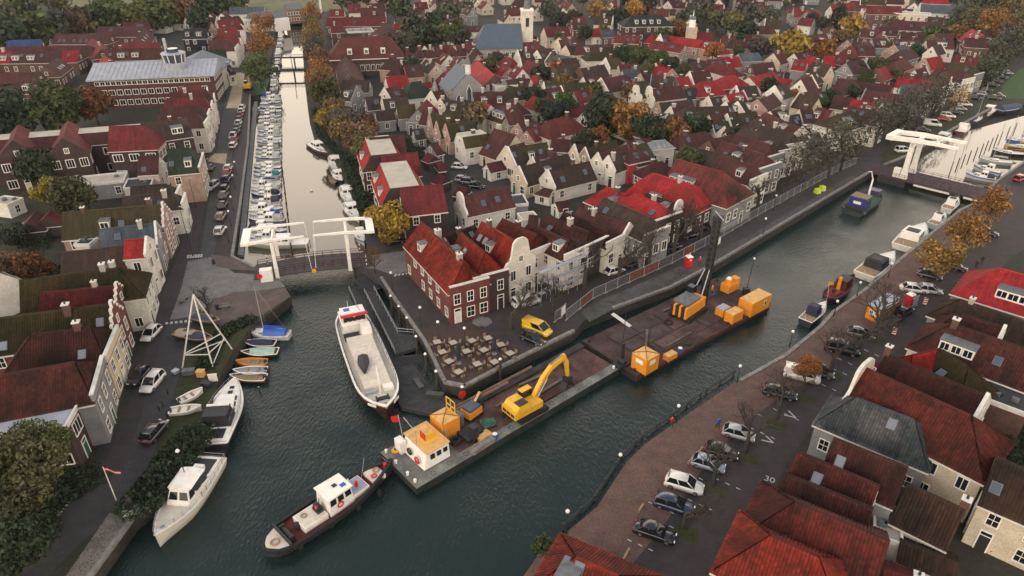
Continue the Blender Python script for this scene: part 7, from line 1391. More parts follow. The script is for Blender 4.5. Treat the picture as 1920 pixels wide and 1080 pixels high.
# ================================================================ WORK BARGES AND MACHINES
ZD = WZ + 1.15
def barge_frame(a, b_, width):
    A, B_ = g(*a, WZ), g(*b_, WZ); return A, (B_ - A).normalized(), (B_ - A).length
def local(root, px, z=ZD):
    P = g(*px, z); d = P - root.location; a_ = -root.rotation_euler[2]; return (d.x * math.cos(a_) - d.y * math.sin(a_), d.x * math.sin(a_) + d.y * math.cos(a_))
def on(root, lx, ly, z=None):
    a_ = root.rotation_euler[2]; return Vector((root.location.x + lx * math.cos(a_) - ly * math.sin(a_), root.location.y + lx * math.sin(a_) + ly * math.cos(a_), ZD if z is None else z))
A, u, L1 = barge_frame((782, 930), (1160, 703), 8); b1 = thing('work_barge', 'long flat work barge carrying the yellow excavator below the plaza', 'barge', A, math.atan2(u.y, u.x)); W1 = 8.2; AN1 = math.atan2(u.y, u.x)
m = MB(); m.loft([[(x + o_, 0, z), (x + o_, W1, z)] for x, z, o_ in ((0, -.6, 1.2), (0, 1.1, 0))], 0, False, False); m.box(1.0, L1, 0, W1, -.6, 1.1, 0); m.box(0, 1.02, 0, W1, .2, 1.095, 0); m.build('hull', 'rust', b1, color=(.035, .04, .038)); MB().box(.05, L1, .05, 1.5, 1.1, 1.16).build('side_deck', 'rust', b1, color=(.20, .205, .185)); MB().box(.05, 7.5, 1.5, W1 - .05, 1.1, 1.15).build('fore_deck', 'rust', b1, color=(.17, .17, .155)); MB().box(7.5, L1 - .05, 1.5, W1 - 1.1, 1.1, 1.14).build('hold_floor', 'rust', b1, color=(.11, .062, .055)); MB().box(7.5, L1 - .05, W1 - 1.1, W1 - .05, 1.1, 1.6).build('coaming', 'rust', b1, color=(.05, .045, .045))
for x in (.5, .5): pass
for i, (x, y) in enumerate(((.5, 1.0), (.5, 2.6), (.5, 5.2), (.6, 7.6), (9.5, .35), (L1 - .6, .6), (20, .3))): MB().cyl((x, y, 1.15), (x, y, 1.6), .17, .2, 8).build('bollard', 'lampwhite', b1)
for i in range(14):
    m = MB(); m.torus((3 + i * 2.5, .8, 1.17), .32, .04, 0, 12, 4); m.build('deck_hatch_ring', 'rust', b1, color=(.08, .08, .075))
A, u, L2 = barge_frame((1192, 717), (1442, 580), 11); b2 = thing('work_barge', 'wide brown steel pontoon carrying the piling rig', 'barge', A, math.atan2(u.y, u.x)); AN2 = math.atan2(u.y, u.x)
W2 = max(9.5, min(12.5, abs(local(b2, (1090, 650), WZ)[1]))); m = MB(); m.box(0, L2, 0, W2, -.6, 1.1); m.build('hull', 'rust', b2, color=(.035, .03, .03)); MB().box(-.05, L2 + .05, -.06, .12, .6, 1.2).build('rubbing_strake', 'rust', b2, color=(.16, .05, .045)); MB().box(.1, L2 - .1, .12, W2 - .1, 1.1, 1.15).build('deck', 'rust', b2, color=(.075, .048, .045))
rn = random.Random(3); k = 0
for y0 in (1.8, 4.6, 7.4):                                   # loose steel plates laid on the pontoon
    x = 4.0
    while x < L2 - 8:
        l_ = rn.uniform(3.6, 6.2); MB().box(0, l_, 0, 2.5, 0, .06).build('road_plate', 'rust', b2, (x, y0 + rn.uniform(-.15, .15), 1.151 + .065 * (k % 2)), rn.uniform(-.05, .05), (.12, .075, .07) if rn.random() < .5 else (.085, .062, .06)); x += l_ + rn.uniform(.05, .5); k += 1
for i, (x, y) in enumerate(((.6, 1.0), (.6, W2 - 1), (L2 - .6, 1), (L2 - .6, W2 - 1), (12, .4), (22, .4))): MB().cyl((x, y, 1.15), (x, y, 1.6), .17, .2, 8).build('bollard', 'dark', b2)
def box_cabin(lab, root, px, l, w, h, rz, mat='orange_paint', roofm=None, name='site_cabin', cat='cabin', sign=True, cross=False, loc=None):
    P = on(root, *local(root, px)) if root else g(*px, 0)
    if loc: P = loc
    t = thing(name, lab, cat, P, rz); MB().box(-l / 2, l / 2, -w / 2, w / 2, 0, h).build('wall', mat, t); m = MB(); e = .06; m.loft([[(-l / 2 - e, -w / 2 - e, h), (l / 2 + e, -w / 2 - e, h), (l / 2 + e, w / 2 + e, h), (-l / 2 - e, w / 2 + e, h)], [(-.05, -.05, h + .3), (.05, -.05, h + .3), (.05, .05, h + .3), (-.05, .05, h + .3)] if cross else [(-l / 2, -w / 2, h + .06), (l / 2, -w / 2, h + .06), (l / 2, w / 2, h + .06), (-l / 2, w / 2, h + .06)]], 0); m.build('roof', roofm or 'hutroof', t)
    for sx in (-1, 1):
        for sy in (-1, 1): MB().box(sx * l / 2 - .06, sx * l / 2 + .06, sy * w / 2 - .06, sy * w / 2 + .06, -.02, h + .02).build('corner_post', mat, t)
    if cross:
        for sx in (-1, 1):
            for sy in (-1, 1): MB().beam((0, 0, h + .33), (sx * l / 2, sy * w / 2, h + .04), .08, .06).build('roof_rib', 'rust', t, color=(.18, .07, .02))
    if sign:
        MB().box(-l * .22, l * .22, -w / 2 - .03, -w / 2, h * .55, h * .8).build('sign_panel', 'white', t); MB().box(-l / 2 - .03, -l / 2, -w * .25, w * .25, h * .55, h * .8).build('sign_panel', 'white', t)
    return t
plain('hutroof', (.62, .36, .12), .7, var=.2)
box_cabin('square orange site hut with ribbed roof on the pontoon corner', b2, (1208, 690), 2.7, 2.7, 2.7, AN2 + R(2), cross=True); c_ = box_cabin('large orange container with window at the pontoon end', b2, (1412, 580), 5.2, 2.5, 2.6, AN2, sign=False); MB().box(.9, 1.5, -1.29, -1.25, 1.0, 1.9).build('window', 'white', c_); MB().box(1.0, 1.4, -1.31, -1.29, 1.1, 1.8).build('pane', 'glass', c_)
box_cabin('orange generator box in front of the container', b2, (1374, 600), 2.6, 1.6, 1.8, AN2, sign=False, name='generator', cat='generator'); box_cabin('orange generator with grey top beside the container', b2, (1354, 590), 1.9, 1.5, 1.5, AN2, roofm='zinc', sign=False, name='generator', cat='generator'); box_cabin('low red-orange tool chest on the pontoon edge', b2, (1256, 672), 1.9, 1.0, .9, AN2, sign=False, name='tool_chest', cat='chest')
def barrel(lab, P): t = thing('blue_barrel', lab, 'barrel', P); MB().cyl((0, 0, 0), (0, 0, .95), .32, .32, 12).build('drum', 'blue_paint', t); MB().cyl((0, 0, .95), (0, 0, .99), .33, .33, 12).build('lid', 'white', t)
barrel('pair-high blue drum beside the tool chest', on(b2, *local(b2, (1274, 662)))); barrel('blue drum on the barge beside the plank pile', on(b1, *local(b1, (928, 824))))
t = thing('steel_mesh_pile', 'pile of rusty reinforcement mesh on the pontoon', 'mesh pile', on(b2, *local(b2, (1297, 645))), AN2); rn = random.Random(8)
for i in range(22): MB().beam((rn.uniform(-2.2, 0), rn.uniform(-1, 1), rn.uniform(.05, .5)), (rn.uniform(0, 2.4), rn.uniform(-1, 1), rn.uniform(.05, .5)), .05).build('bar', 'rust', t, color=(.07, .075, .055))
# spud pile frame
t = thing('spud_winch', 'black spud post and winch at the pontoon corner', 'winch', on(b2, *local(b2, (1165, 685))), AN2); MB().box(-1.1, 1.1, -.8, .8, 0, .5).build('frame', 'dark', t); MB().cyl((0, -.7, .8), (0, .7, .8), .4, .4, 10).build('drum', 'dark', t); MB().beam((.5, .4, 0), (.5, .4, 3.6), .4).build('post', 'dark', t); MB().cyl((1.6, 1.6, 0), (2.0, 1.8, 7.5), .07, .05, 6).build('lamp_post', 'dark', t)
# crawler builder
def tracks(t, l, w, gap, h=.75, mat='rubber'):
    for s_ in (-1, 1):
        pr = [(-l / 2 + h / 2 * math.cos(a_), h / 2 + h / 2 * math.sin(a_)) for a_ in [math.pi / 2 + k * math.pi / 6 for k in range(7)]] + [(l / 2 + h / 2 * math.cos(a_), h / 2 + h / 2 * math.sin(a_)) for a_ in [-math.pi / 2 + k * math.pi / 6 for k in range(7)]]
        m = MB(); m.loft([[(x, s_ * gap / 2 + y, z) for x, z in pr] for y in (-w / 2, w / 2)], 0); tr = m.build('track', mat, t)
        sh = MB()
        for k in range(int(l / .25)): sh.box(-l / 2 + k * .25, -l / 2 + k * .25 + .16, s_ * gap / 2 - w / 2 - .02, s_ * gap / 2 + w / 2 + .02, h - .01, h + .05)
        sh.build('track_shoes', 'dark', tr)['kind'] = 'stuff'
    MB().box(-l * .25, l * .25, -gap / 2, gap / 2, h * .4, h + .1).build('undercarriage', 'dark', t)
# yellow excavator
P = on(b1, *local(b1, (988, 772))); t = thing('excavator', 'yellow crawler excavator with its arm stretched along the barge', 'excavator', P, AN1 - R(2)); tracks(t, 4.4, .7, 2.6)
hs = MB(); hs.box(-2.6, 1.6, -1.45, 1.45, 1.0, 2.0, 0); hs.loft([[(x, -1.45, 2.0), (x, 1.45, 2.0), (x, 1.35, z), (x, -1.35, z)] for x, z in ((-2.9, 2.25), (-2.4, 2.75), (-.7, 2.75))], 0); hs.loft([[(x, -1.45, 1.0), (x, -1.45, 2.1), (x, 1.45, 2.1), (x, 1.45, 1.0)] for x in (-3.2, -2.6)], 0); hs.build('upper_body', 'yellow_paint', t)
cb = MB(); cb.loft([[(-.5, .55, 2.0), (1.5, .55, 2.0), (1.5, 1.45, 2.0), (-.5, 1.45, 2.0)], [(-.4, .6, 3.1), (1.2, .6, 3.1), (1.2, 1.4, 3.1), (-.4, 1.4, 3.1)]], 0); cb.build('cab_glass', 'glass', t); MB().box(-.48, 1.28, .55, 1.45, 3.1, 3.2).build('cab_roof', 'yellow_paint', t); MB().box(-2.3, -.8, -1.2, 0, 2.76, 2.84).build('engine_grille', 'dark', t)
bm_ = MB(); bm_.loft([[(x, -k, z - h_), (x, k, z - h_), (x, k, z + h_), (x, -k, z + h_)] for x, z, k, h_ in ((1.0, 1.9, .32, .35), (2.6, 4.2, .3, .45), (4.2, 5.6, .28, .42), (6.6, 6.2, .24, .25))], 0); bm_.build('boom', 'yellow_paint', t); st = MB(); st.loft([[(x - h_, -k, z), (x + h_, -k, z), (x + h_, k, z), (x - h_, k, z)] for x, z, k, h_ in ((6.3, 6.7, .2, .3), (7.0, 5.2, .2, .32), (7.4, 2.6, .17, .2))], 0); st.build('stick', 'yellow_paint', t)
for a_, b_ in (((1.4, .45, 1.9), (3.2, .45, 4.4)), ((1.4, -.45, 1.9), (3.2, -.45, 4.4)), ((4.0, 0, 6.1), (6.2, 0, 6.75))): MB().cyl(a_, b_, .11, .09, 8).build('hydraulic_ram', 'steel', t)
gr = MB(); gr.box(6.9, 7.9, -.5, .5, 1.6, 2.6); gr.loft([[(x, -.55, z), (x, .55, z), (x + .35, .55, z), (x + .35, -.55, z)] for x, z in ((6.3, .6), (6.6, 1.1), (7.0, 1.8))], 0); gr.loft([[(x, -.55, z), (x, .55, z), (x - .35, .55, z), (x - .35, -.55, z)] for x, z in ((8.5, .6), (8.2, 1.1), (7.8, 1.8))], 0); gr.build('grab_bucket', 'dark', t)
for i in range(3): MB().box(-3.24, -3.2, -1.2 + i * .85, -.5 + i * .85, 1.3, 1.7).build('warning_mark', 'dark', t)
# piling rig
P = on(b2, *local(b2, (1290, 588))); t = thing('piling_rig', 'tall black piling mast on an orange crawler base', 'piling rig', P, AN2 + R(8)); tracks(t, 5.2, .8, 3.2, .9)
MB().box(-2.8, 2.4, -1.6, 1.6, 1.1, 2.9).build('upper_body', 'orange_paint', t); MB().box(-2.7, 1.2, -1.2, 1.55, 2.9, 3.3).build('engine_deck', 'lead', t)
for i in range(6): MB().box(-3.5, -2.8, -1.55 + i * .53, -1.55 + i * .53 + .4, 1.0, 3.0).build('counterweight', 'orange_paint' if i % 2 == 0 else 'dark', t)
m = MB(); m.loft([[(1.4, .5, 2.9), (2.9, .5, 2.9), (2.9, 1.6, 2.9), (1.4, 1.6, 2.9)], [(1.4, .5, 4.2), (2.6, .5, 4.2), (2.6, 1.6, 4.2), (1.4, 1.6, 4.2)]], 0); m.build('cab', 'glass', t)
m = MB(); xm = 4.7
for dx, dy in ((-.4, -.4), (.4, -.4), (.4, .4), (-.4, .4)): m.beam((xm + dx, dy, .2), (xm + dx + .5, dy, 15.5), .26)
for i in range(15): z = .6 + i * 1.0; x_ = xm + .5 * z / 15.5; m.box(x_ - .45, x_ + .45, -.45, .45, z, z + .55)
m.build('leader_mast', 'dark', t); MB().box(xm - .1, xm + 1.3, -.6, .6, 15.4, 16.2).build('mast_head', 'dark', t); MB().cyl((xm + .9, 0, .5), (xm + 1.4, 0, 12.5), .3, .3, 10).build('drill_tube', 'dark', t)
for s_ in (-.9, .9): MB().cyl((1.8, s_, 2.2), (xm - .1, s_ * .4, 7.0), .12, .1, 7).build('stay_ram', 'steel', t)
m = MB(); m.beam((xm - .6, -1.6, 16.2), (xm + 1.6, 1.2, 16.4), .12); m.build('mast_light_bar', 'galv', t)
# orange grab machine behind
t = thing('power_pack', 'orange hydraulic power pack with white cap on the pontoon', 'machine', on(b2, *local(b2, (1367, 545))), AN2); MB().box(-1.5, 1.5, -.9, .9, .2, 1.7).build('housing', 'orange_paint', t); MB().cyl((-.6, 0, 1.7), (-.6, 0, 2.6), .7, .6, 10).build('drum', 'orange_paint', t); MB().cyl((-.6, 0, 2.6), (-.6, 0, 2.9), .45, .35, 10).build('cap', 'white', t); MB().box(.7, 1.9, -.6, .6, .8, 2.3).build('hose_reel', 'orange_paint', t)
for s_ in (-.7, .7): MB().box(-1.6, 1.7, s_ - .12, s_ + .12, 0, .2).build('skid', 'dark', t)
t = thing('lamp_mast', 'slim lamp mast with box at the far pontoon end', 'lamp', on(b2, *local(b2, (1398, 552)))); MB().box(-.5, .5, -.5, .5, 0, 1.3).build('base', 'dark', t); MB().cyl((0, 0, 1.3), (.3, 0, 7), .06, .05, 6).build('pole', 'dark', t); MB().ball((.3, 0, 7.1), .2).build('lamp', 'lampwhite', t)
# barge 1 deck load
P = on(b1, 4.3, 4.4); t = thing('barge_wheelhouse', 'white wheelhouse with orange plywood roof at the barge bow', 'wheelhouse', P, AN1)
m = MB(); m.loft([[(-1.9, -2.6, 0), (2.0, -2.6, 0), (2.0, 2.6, 0), (-1.9, 2.6, 0)], [(-1.2, -2.2, 2.2), (2.0, -2.4, 2.2), (2.0, 2.4, 2.2), (-1.2, 2.2, 2.2)]], 0); m.build('wall', 'white', t); m = MB(); m.box(-1.4, 2.15, -2.55, 2.55, 2.2, 2.32); m.build('roof', 'hutroof', t); MB().box(-.6, 1.6, -1.2, .6, 2.32, 2.36).build('roof_board', 'yellow_paint', t)
for i in range(3): MB().box(-.8 + i * .95, -.2 + i * .95, -2.58 + .02 * i, -2.40, 1.1, 1.75).build('side_window', 'glass', t)
MB().box(-2.5, -1.6, 1.6, 3.0, 0, 1.8).build('locker', 'white', t); MB().torus((-1.9, .6, .9), .4, .12, 0, 14, 5, 'x').build('hose_reel', 'dark', t); MB().torus((-2.0, -1.2, .8), .4, .12, 0, 14, 5, 'x').build('hose_reel', 'red_paint', t); MB().cyl((-1.3, -.3, 2.3), (-1.3, -.3, 4.6), .06, .06, 6).build('mast', 'galv', t); MB().cyl((-1.3, -.3, 4.4), (-1.3, 2.2, 5.0), .05, .05, 6).build('yard', 'galv', t); MB().box(-.4, -.3, -.9, .2, 2.7, 3.7).build('signal_board', 'red_paint', t); MB().box(.0, 1.3, -.95, -.9, 2.7, 3.5).build('notice_board', 'yellow_paint', t)
MB().cyl((-1.6, 2.4, 2.0), (-1.8, 2.6, 5.4), .05, .05, 6).build('flag_pole', 'galv', t); MB().add([(-1.82, 2.6, 5.4), (-1.74, 2.55, 4.3), (-2.5, 3.0, 4.4), (-2.6, 3.1, 5.3)], [(0, 1, 2, 3)]).build('flag', 'red_paint', t)
t = box_cabin('tall orange cabin with barred gate on the barge', b1, (815, 848), 2.6, 2.6, 2.9, AN1, cross=True, sign=False, loc=on(b1, 8.4, 5.6))
m = MB()
for y in (-.9, 0, .9): m.beam((1.0, y, 3.1), (1.0, y, 5.0), .1)
for z in (3.1, 4.0, 5.0): m.beam((1.0, -.9, z), (1.0, .9, z), .1)
m.build('roof_gate', 'yellow_paint', t); MB().cyl((-1.0, -1.4, 0), (-1.0, -1.4, 2.2), .12, .12, 8).build('gas_cylinder', 'galv', t)
t = thing('mini_excavator', 'small orange machine with dark engine cover on the barge', 'machine', on(b1, 13.0, 5.9), AN1 + R(8)); tracks(t, 2.2, .4, 1.4, .5); MB().box(-1.3, 1.1, -.9, .9, .6, 1.6).build('body', 'orange_paint', t); MB().box(-1.1, .9, -.8, .8, 1.6, 2.0).build('engine_cover', 'slatetop', t); MB().box(1.2, 2.0, -.4, .4, .5, 2.4).build('mast', 'dark', t); MB().beam((.6, 0, 2.2), (2.0, .4, 2.8), .3, .2).build('arm', 'hutroof', t)
for lab, px, sx, sy, sz, mt, nm in (('dark steel tank with round cap on the barge', (850, 862), 2.6, 2.4, .5, 'dark', 'steel_tank'), ('dark grey cabinet beside the tall orange cabin', (838, 842), 1.4, 1.2, 2.0, 'lead', 'steel_cabinet'), ('tan plywood crate on the barge', (909, 822), 1.9, 1.5, .5, 'hutroof', 'plywood_crate'), ('pile of grey planks on the barge edge', (905, 838), 3.6, .9, .6, 'stone', 'plank_pile'), ('dark trunk of a post standing on the barge', (889, 825), .9, .9, 2.3, 'dark', 'timber_block')):
    t = thing(nm, lab, nm.replace('_', ' '), on(b1, 10.3, 5.6) if nm == 'steel_cabinet' else on(b1, 10.6, 3.2) if nm == 'steel_tank' else on(b1, *local(b1, px)), AN1 + R(3)); MB().box(-sx / 2, sx / 2, -sy / 2, sy / 2, 0, sz).build('body', mt, t); MB().box(-sx / 2 - .04, sx / 2 + .04, -sy / 2 - .04, sy / 2 + .04, sz, sz + .06).build('lid', mt if nm != 'steel_tank' else 'tar', t)
    if nm == 'steel_tank': MB().cyl((.3, .2, .56), (.3, .2, 1.1), .2, .2, 10).build('filler_cap', 'galv', t)
    if nm == 'plank_pile':
        for i in range(4): MB().box(-1.9, 1.7, -.42 + i * .21, -.24 + i * .21, .66, .72 + .03 * (i % 2)).build('plank', 'stone', t)
t = thing('tyre_stack', 'black coil of hose and tyres on the barge', 'tyres', on(b1, 8.2, 3.2), 0)
for k in range(3): MB().torus((0, 0, .15 + k * .26), .5, .15).build('tyre', 'rubber', t)
t = thing('green_net', 'crumpled green netting on the hold floor', 'net', on(b1, *local(b1, (917, 796))), .4); m = MB(); rn = random.Random(2); m.loft([[(x, y, .05 + rn.uniform(0, .45)) for y in (-.9, -.5, 0, .5, .9)] for x in (-1, -.5, 0, .5, 1)], 0, False, False); m.build('netting', 'green_pipe', t)
for i in range(2):
    A_, B__ = on(b1, 9.0 + i, W1 + .1 - i * .5, ZD + .6), on(b1, 26 - i * 5, W1 + .1 - i * .5, ZD + .6); t = thing('steel_pipe', ('long brown steel pipe along the barge side', 'shorter brown steel pipe beside the long pipe')[i], 'pipe', A_, 0); dd = B__ - A_; MB().cyl((0, 0, 0), tuple(dd), .24, .24, 12).build('tube', 'rust', t, color=(.20, .13, .10)); MB().torus((0, 0, 0), .24, .04, 0, 12, 4, 'x').build('rim', 'dark', t)
for i in range(3):
    A_ = on(b1, 15 + i * .6, 1.9 + i * .35, ZD + .2); B__ = on(b1, 30 - i * .8, 1.9 + i * .35, ZD + .2); t = thing('sheet_pile', ('rusty sheet pile on the near barge side', 'rusty sheet pile, middle of three on the barge', 'rusty sheet pile, inner one of three on the barge')[i], 'sheet pile', A_, 0); MB().beam((0, 0, 0), tuple(B__ - A_), .28, .2).build('web', 'rust', t, color=(.16, .085, .065)); MB().beam((0, 0, .14), tuple(B__ - A_ + Vector((0, 0, .14))), .12, .08).build('flange', 'rust', t, color=(.10, .06, .05))
t = thing('orange_beam', 'short orange beam lying on the barge side deck', 'beam', on(b1, 11.0, .9), AN1 + R(-8)); MB().beam((-1.3, 0, .12), (1.3, 0, .12), .22, .18).build('web', 'hutroof', t); MB().box(-1.4, -1.2, -.2, .2, 0, .3).build('end_plate', 'orange_paint', t)
for i_, (bb_, x, y, r0, lab) in enumerate(((b1, 1.6, 7.0, .5, 'yellow rope heap at the barge bow'), (b1, 16.5, 3.0, .6, 'black hose coil beside the excavator tracks'), (b1, 30.5, 5.5, .7, 'dark cable coil at the barge end'), (b2, 6.5, 3.4, .8, 'black hose coil near the square orange hut'), (b2, 14.5, 6.5, .7, 'black cable coil amid the pontoon plates'), (b2, 25.5, 2.0, .6, 'grey hose coil beside the generators'))):
    t = thing('hose_coil', lab, 'coil', on(bb_, x, y, ZD + .12)); [MB().torus((.04 * j, .03 * j, .05 + j * .09), r0 - .06 * j, .06, 0, 14, 5).build('loop', 'yellow_paint' if i_ == 0 else 'rubber', t) for j in range(3)]
for i_, (bb_, x, y, l_, an, lab) in enumerate(((b1, 19, 5.2, 5.0, 3, 'grey timber beam beside the excavator'), (b1, 24, 6.3, 4.0, -6, 'short timber beam near the grab bucket'), (b1, 26, 3.4, 6.0, 2, 'long timber beam on the barge end'), (b2, 8, 5.4, 5.5, 40, 'steel beam lying askew across the plates'), (b2, 12, 2.2, 6.0, 2, 'dark rail along the pontoon side'), (b2, 19, 9.2, 5.0, -4, 'timber beam behind the piling rig'))):
    t = thing('loose_timber', lab, 'timber', on(bb_, x, y, ZD + .26), bb_.rotation_euler[2] + R(an)); MB().box(-l_ / 2, l_ / 2, -.16, .16, -.12, .12).build('web', 'rust', t, color=(.10, .085, .075)); MB().box(-l_ / 2, l_ / 2, -.2, .2, .12, .17).build('flange', 'rust', t, color=(.15, .12, .10))
# gangway planks from the quay
A_, B__ = g(1148, 588, .1), g(1182, 612, ZD + .1); t = thing('gangplank', 'thin pale gangplank from quay to pontoon', 'gangplank', A_, 0); d_ = B__ - A_; sdv = Vector((-d_.y, d_.x, 0)).normalized()
for s_ in (-.25, 0, .25): MB().beam(tuple(sdv * s_), tuple(d_ + sdv * s_), .22, .08).build('plank', 'trim', t)
# ================================================================ FLOATING JETTIES
def plank_deck(name, px, z, lab, cat='jetty', colr=(.052, .054, .054), planks=True):
    pts = [g2(*p, z) for p in px]; t = thing(name, lab, cat, (0, 0, 0)); MB().prism(pts, z - .55, z).build('deck', 'wood', t, color=colr); return t
zj = WZ + .55
t = plank_deck('floating_jetty', [(655, 545), (672, 535), (700, 548), (745, 655), (772, 678), (815, 738), (868, 752), (955, 718), (962, 728), (845, 785), (752, 764)], zj, 'dark plank floating jetty wrapped round the plaza corner')
t2 = plank_deck('raised_walkway', [(684, 550), (702, 545), (745, 625), (776, 628), (780, 652), (741, 664)], -.75, 'raised dark walkway with railings above the floating jetty', 'walkway')
P_ = [g(*p, -.75) for p in [(684, 550), (741, 664), (780, 652)]]; rail(t2, [tuple(P_[0].lerp(P_[1], k / 10)) for k in range(11)], 1.0, .035, 'galv'); P3 = [g(*p, -.75) for p in [(702, 545), (745, 625), (776, 628)]]; rail(t2, [tuple(P3[0].lerp(P3[1], k / 8)) for k in range(9)] + [tuple(P3[2])], 1.0, .035, 'galv'); P4 = [g(655, 545, zj), g(752, 764, zj)]; rail(t, [tuple(P4[0].lerp(P4[1], k / 14)) for k in range(12)], 1.0, .03, 'galv')
A_ = g(741, 664, -.75)
for k in range(5): MB().box(-1.6, 1.6, -.3 - k * .3, -k * .3, -.75 - k * .12 - .1, -.75 - k * .12).build('step', 'wood', t2, (A_.x + 2.6, A_.y - .2, 0), R(12), (.05, .05, .052))
A_, B__ = g(676, 520, 0), g(700, 545, -.75); st_ = thing('stair', 'dark stair with railings from the bridge forecourt to the walkway', 'stair', A_, toward(A_, B__)); n_ = 8; Ls = math.dist(A_[:2], B__[:2])
for k in range(n_): MB().box(Ls * k / n_, Ls * (k + 1) / n_, -1.6, 1.6, -.75 * (k + 1) / n_ - .12, -.75 * (k + 1) / n_).build('step', 'wood', st_, color=(.045, .046, .048))
rail(st_, [(Ls * k / 4, -1.6, -.75 * k / 4) for k in range(5)], 1.0, .035, 'dark'); rail(st_, [(Ls * k / 4, 1.6, -.75 * k / 4) for k in range(5)], 1.0, .035, 'dark')
plank_deck('marina_jetty', [(445, 478), (456, 478), (483, 190), (476, 190)], WZ + .5, 'pale concrete jetty running the length of the marina', 'jetty', (.22, .22, .215)); plank_deck('marina_jetty', [(509, 160), (506, 150), (516, 60), (519, 60)], WZ + .5, 'narrow jetty past the lawn at the far canal end', 'jetty', (.2, .18, .17))
for i_ in range(15):
    y_ = 470 - i_ * 19.5; x_ = 452 + (480 - y_) * .104 + 3.2 + (y_ - 60) * .222
    P = g(x_, y_, WZ); t = thing('mooring_post', f'dark mooring post on the marina\'s outer edge, {ORD[i_]} from the drawbridge', 'post', P, 0, 'marina mooring posts'); MB().cyl((0, 0, -1.5), (0, 0, 1.6), .16, .14, 7).build('pile', 'bark', t); MB().cyl((0, 0, 1.6), (0, 0, 1.7), .17, .12, 7).build('cap', 'dark', t)
for i_, (x_, y_) in enumerate(((1783, 318), (1795, 310), (1806, 303), (1817, 296), (1829, 290), (1840, 283), (1849, 277), (1858, 271), (1867, 265), (1876, 259), (1890, 250), (1903, 243))):
    t = thing('mooring_post', f'thin mooring post in the harbour, {ORD[i_]} from the right bridge', 'post', g(x_, y_, WZ), 0, 'harbour mooring posts'); MB().cyl((0, 0, -1.5), (0, 0, 2.0), .14, .12, 6).build('pile', 'bark', t); MB().cyl((0, 0, 2.0), (0, 0, 2.1), .15, .1, 6).build('cap', 'dark', t)
for i_, (x_, y_) in enumerate(((736, 590), (751, 610), (766, 632), (783, 668), (800, 702), (820, 735), (868, 765), (938, 712))):
    t = thing('mooring_pile', f'tall dark mooring pile with white cap at the plaza quay, {ORD[i_]} from the bridge', 'pile', g(x_, y_, WZ), 0, 'white-capped mooring piles'); MB().cyl((0, 0, -1.5), (0, 0, 3.7), .22, .2, 9).build('pile', 'bark', t); MB().cyl((0, 0, 3.7), (0, 0, 3.95), .24, .1, 9).build('cap', 'lampwhite', t)
    if i_ == 6: MB().cyl((.0, -.3, 2.6), (.05, -.36, 2.6), .62, .62, 16).build('red_disc_sign', 'red_paint', t)
for i_, (x_, y_) in enumerate(((487, 735), (502, 690), (498, 704))):
    t = thing('mooring_post', f'short black post by the small boats, {ORD[i_]} from the bottom', 'post', g(x_, y_, WZ), 0, 'black posts by the small boats'); MB().cyl((0, 0, -1.5), (0, 0, .9), .12, .12, 7).build('pile', 'bark', t); MB().cyl((0, 0, .9), (0, 0, 1.0), .13, .08, 7).build('cap', 'galv', t)
for i_, (x_, y_, r_) in enumerate(((785, 722, 25), (816, 742, -10))):
    t = thing('jetty_bench', ('dark box bench beside the plaza wall', 'dark box bench at the jetty corner')[i_], 'bench', g(x_, y_, zj), R(-60 if i_ == 0 else -8)); MB().box(-1.2, 1.2, -.35, .35, 0, .4).build('base', 'wood', t, color=(.06, .062, .062)); MB().box(-1.25, 1.25, -.4, .4, .4, .48).build('seat', 'wood', t, color=(.09, .09, .09))
# timber guide fence along the right bank
seg = [(1062, 992), (1120, 938), (1172, 858), (1210, 822), (1268, 780), (1330, 735), (1385, 700)]
for i_, (a, b_) in enumerate(zip(seg, seg[1:])):
    A_, B__ = g(*a, WZ + .4), g(*b_, WZ + .4); dv = (B__ - A_); nn = Vector((-dv.y, dv.x, 0)).normalized() * .45; t = thing('timber_guard', f'low timber guard in the water along the right quay, {ORD[i_]} from front', 'timber guard', A_ + nn, 0, 'timber guards on the right quay')
    for z in (0, .4): MB().beam((0, 0, z), (dv.x, dv.y, z), .09, .12).build('rail', 'wood', t, color=(.075, .076, .07))
    for k in range(0, int(dv.length / 3.2) + 1): f_ = k * 3.2 / dv.length; MB().beam((dv.x * f_, dv.y * f_, -1.5), (dv.x * f_, dv.y * f_, .6), .2).build('post', 'wood', t, color=(.09, .088, .08))
# ================================================================ STREET FURNITURE AND SMALL THINGS
def lamp(lab, px, h=4.5, globe=True, group='street lamps'):
    t = thing('street_lamp', lab, 'lamp', g(*px), 0, group); MB().cyl((0, 0, 0), (0, 0, h), .07, .045, 7).build('pole', 'dark', t); MB().cyl((0, 0, 0), (0, 0, .7), .12, .1, 8).build('base', 'dark', t)
    if globe: MB().ball((0, 0, h + .2), .24).build('globe', 'lampwhite', t)
    else: MB().box(-.12, .6, -.1, .1, h, h + .1).build('head', 'galv', t)
for i_, p in enumerate(((1062, 1000), (1160, 885), (1268, 792), (1382, 716), (1480, 650), (1563, 592), (1665, 520), (1606, 556))): lamp(f'black lamp post with white globe on the right quay, {ORD[i_]} from front', p, 2.6 if i_ not in (0,) else 3.2)
for i_, p in enumerate(((823, 640), (790, 612), (736, 545), (872, 652), (1450, 395), (1430, 440), (1340, 480))): lamp(f'lamp post with white globe on the plaza side, {ORD[i_]} from the left'if i_ < 4 else f'lamp post with white globe on the long quay, {ORD[i_ - 4]} from the rig' if i_ < 6 else 'lamp post with white globe beside the piling mast', p, 3.4)
for i_, p in enumerate(((352, 448), (368, 390), (384, 332), (405, 258), (414, 232), (425, 190))): lamp(f'tall street lamp on the left canal road, {ORD[i_]} from the junction', p, 7, False)
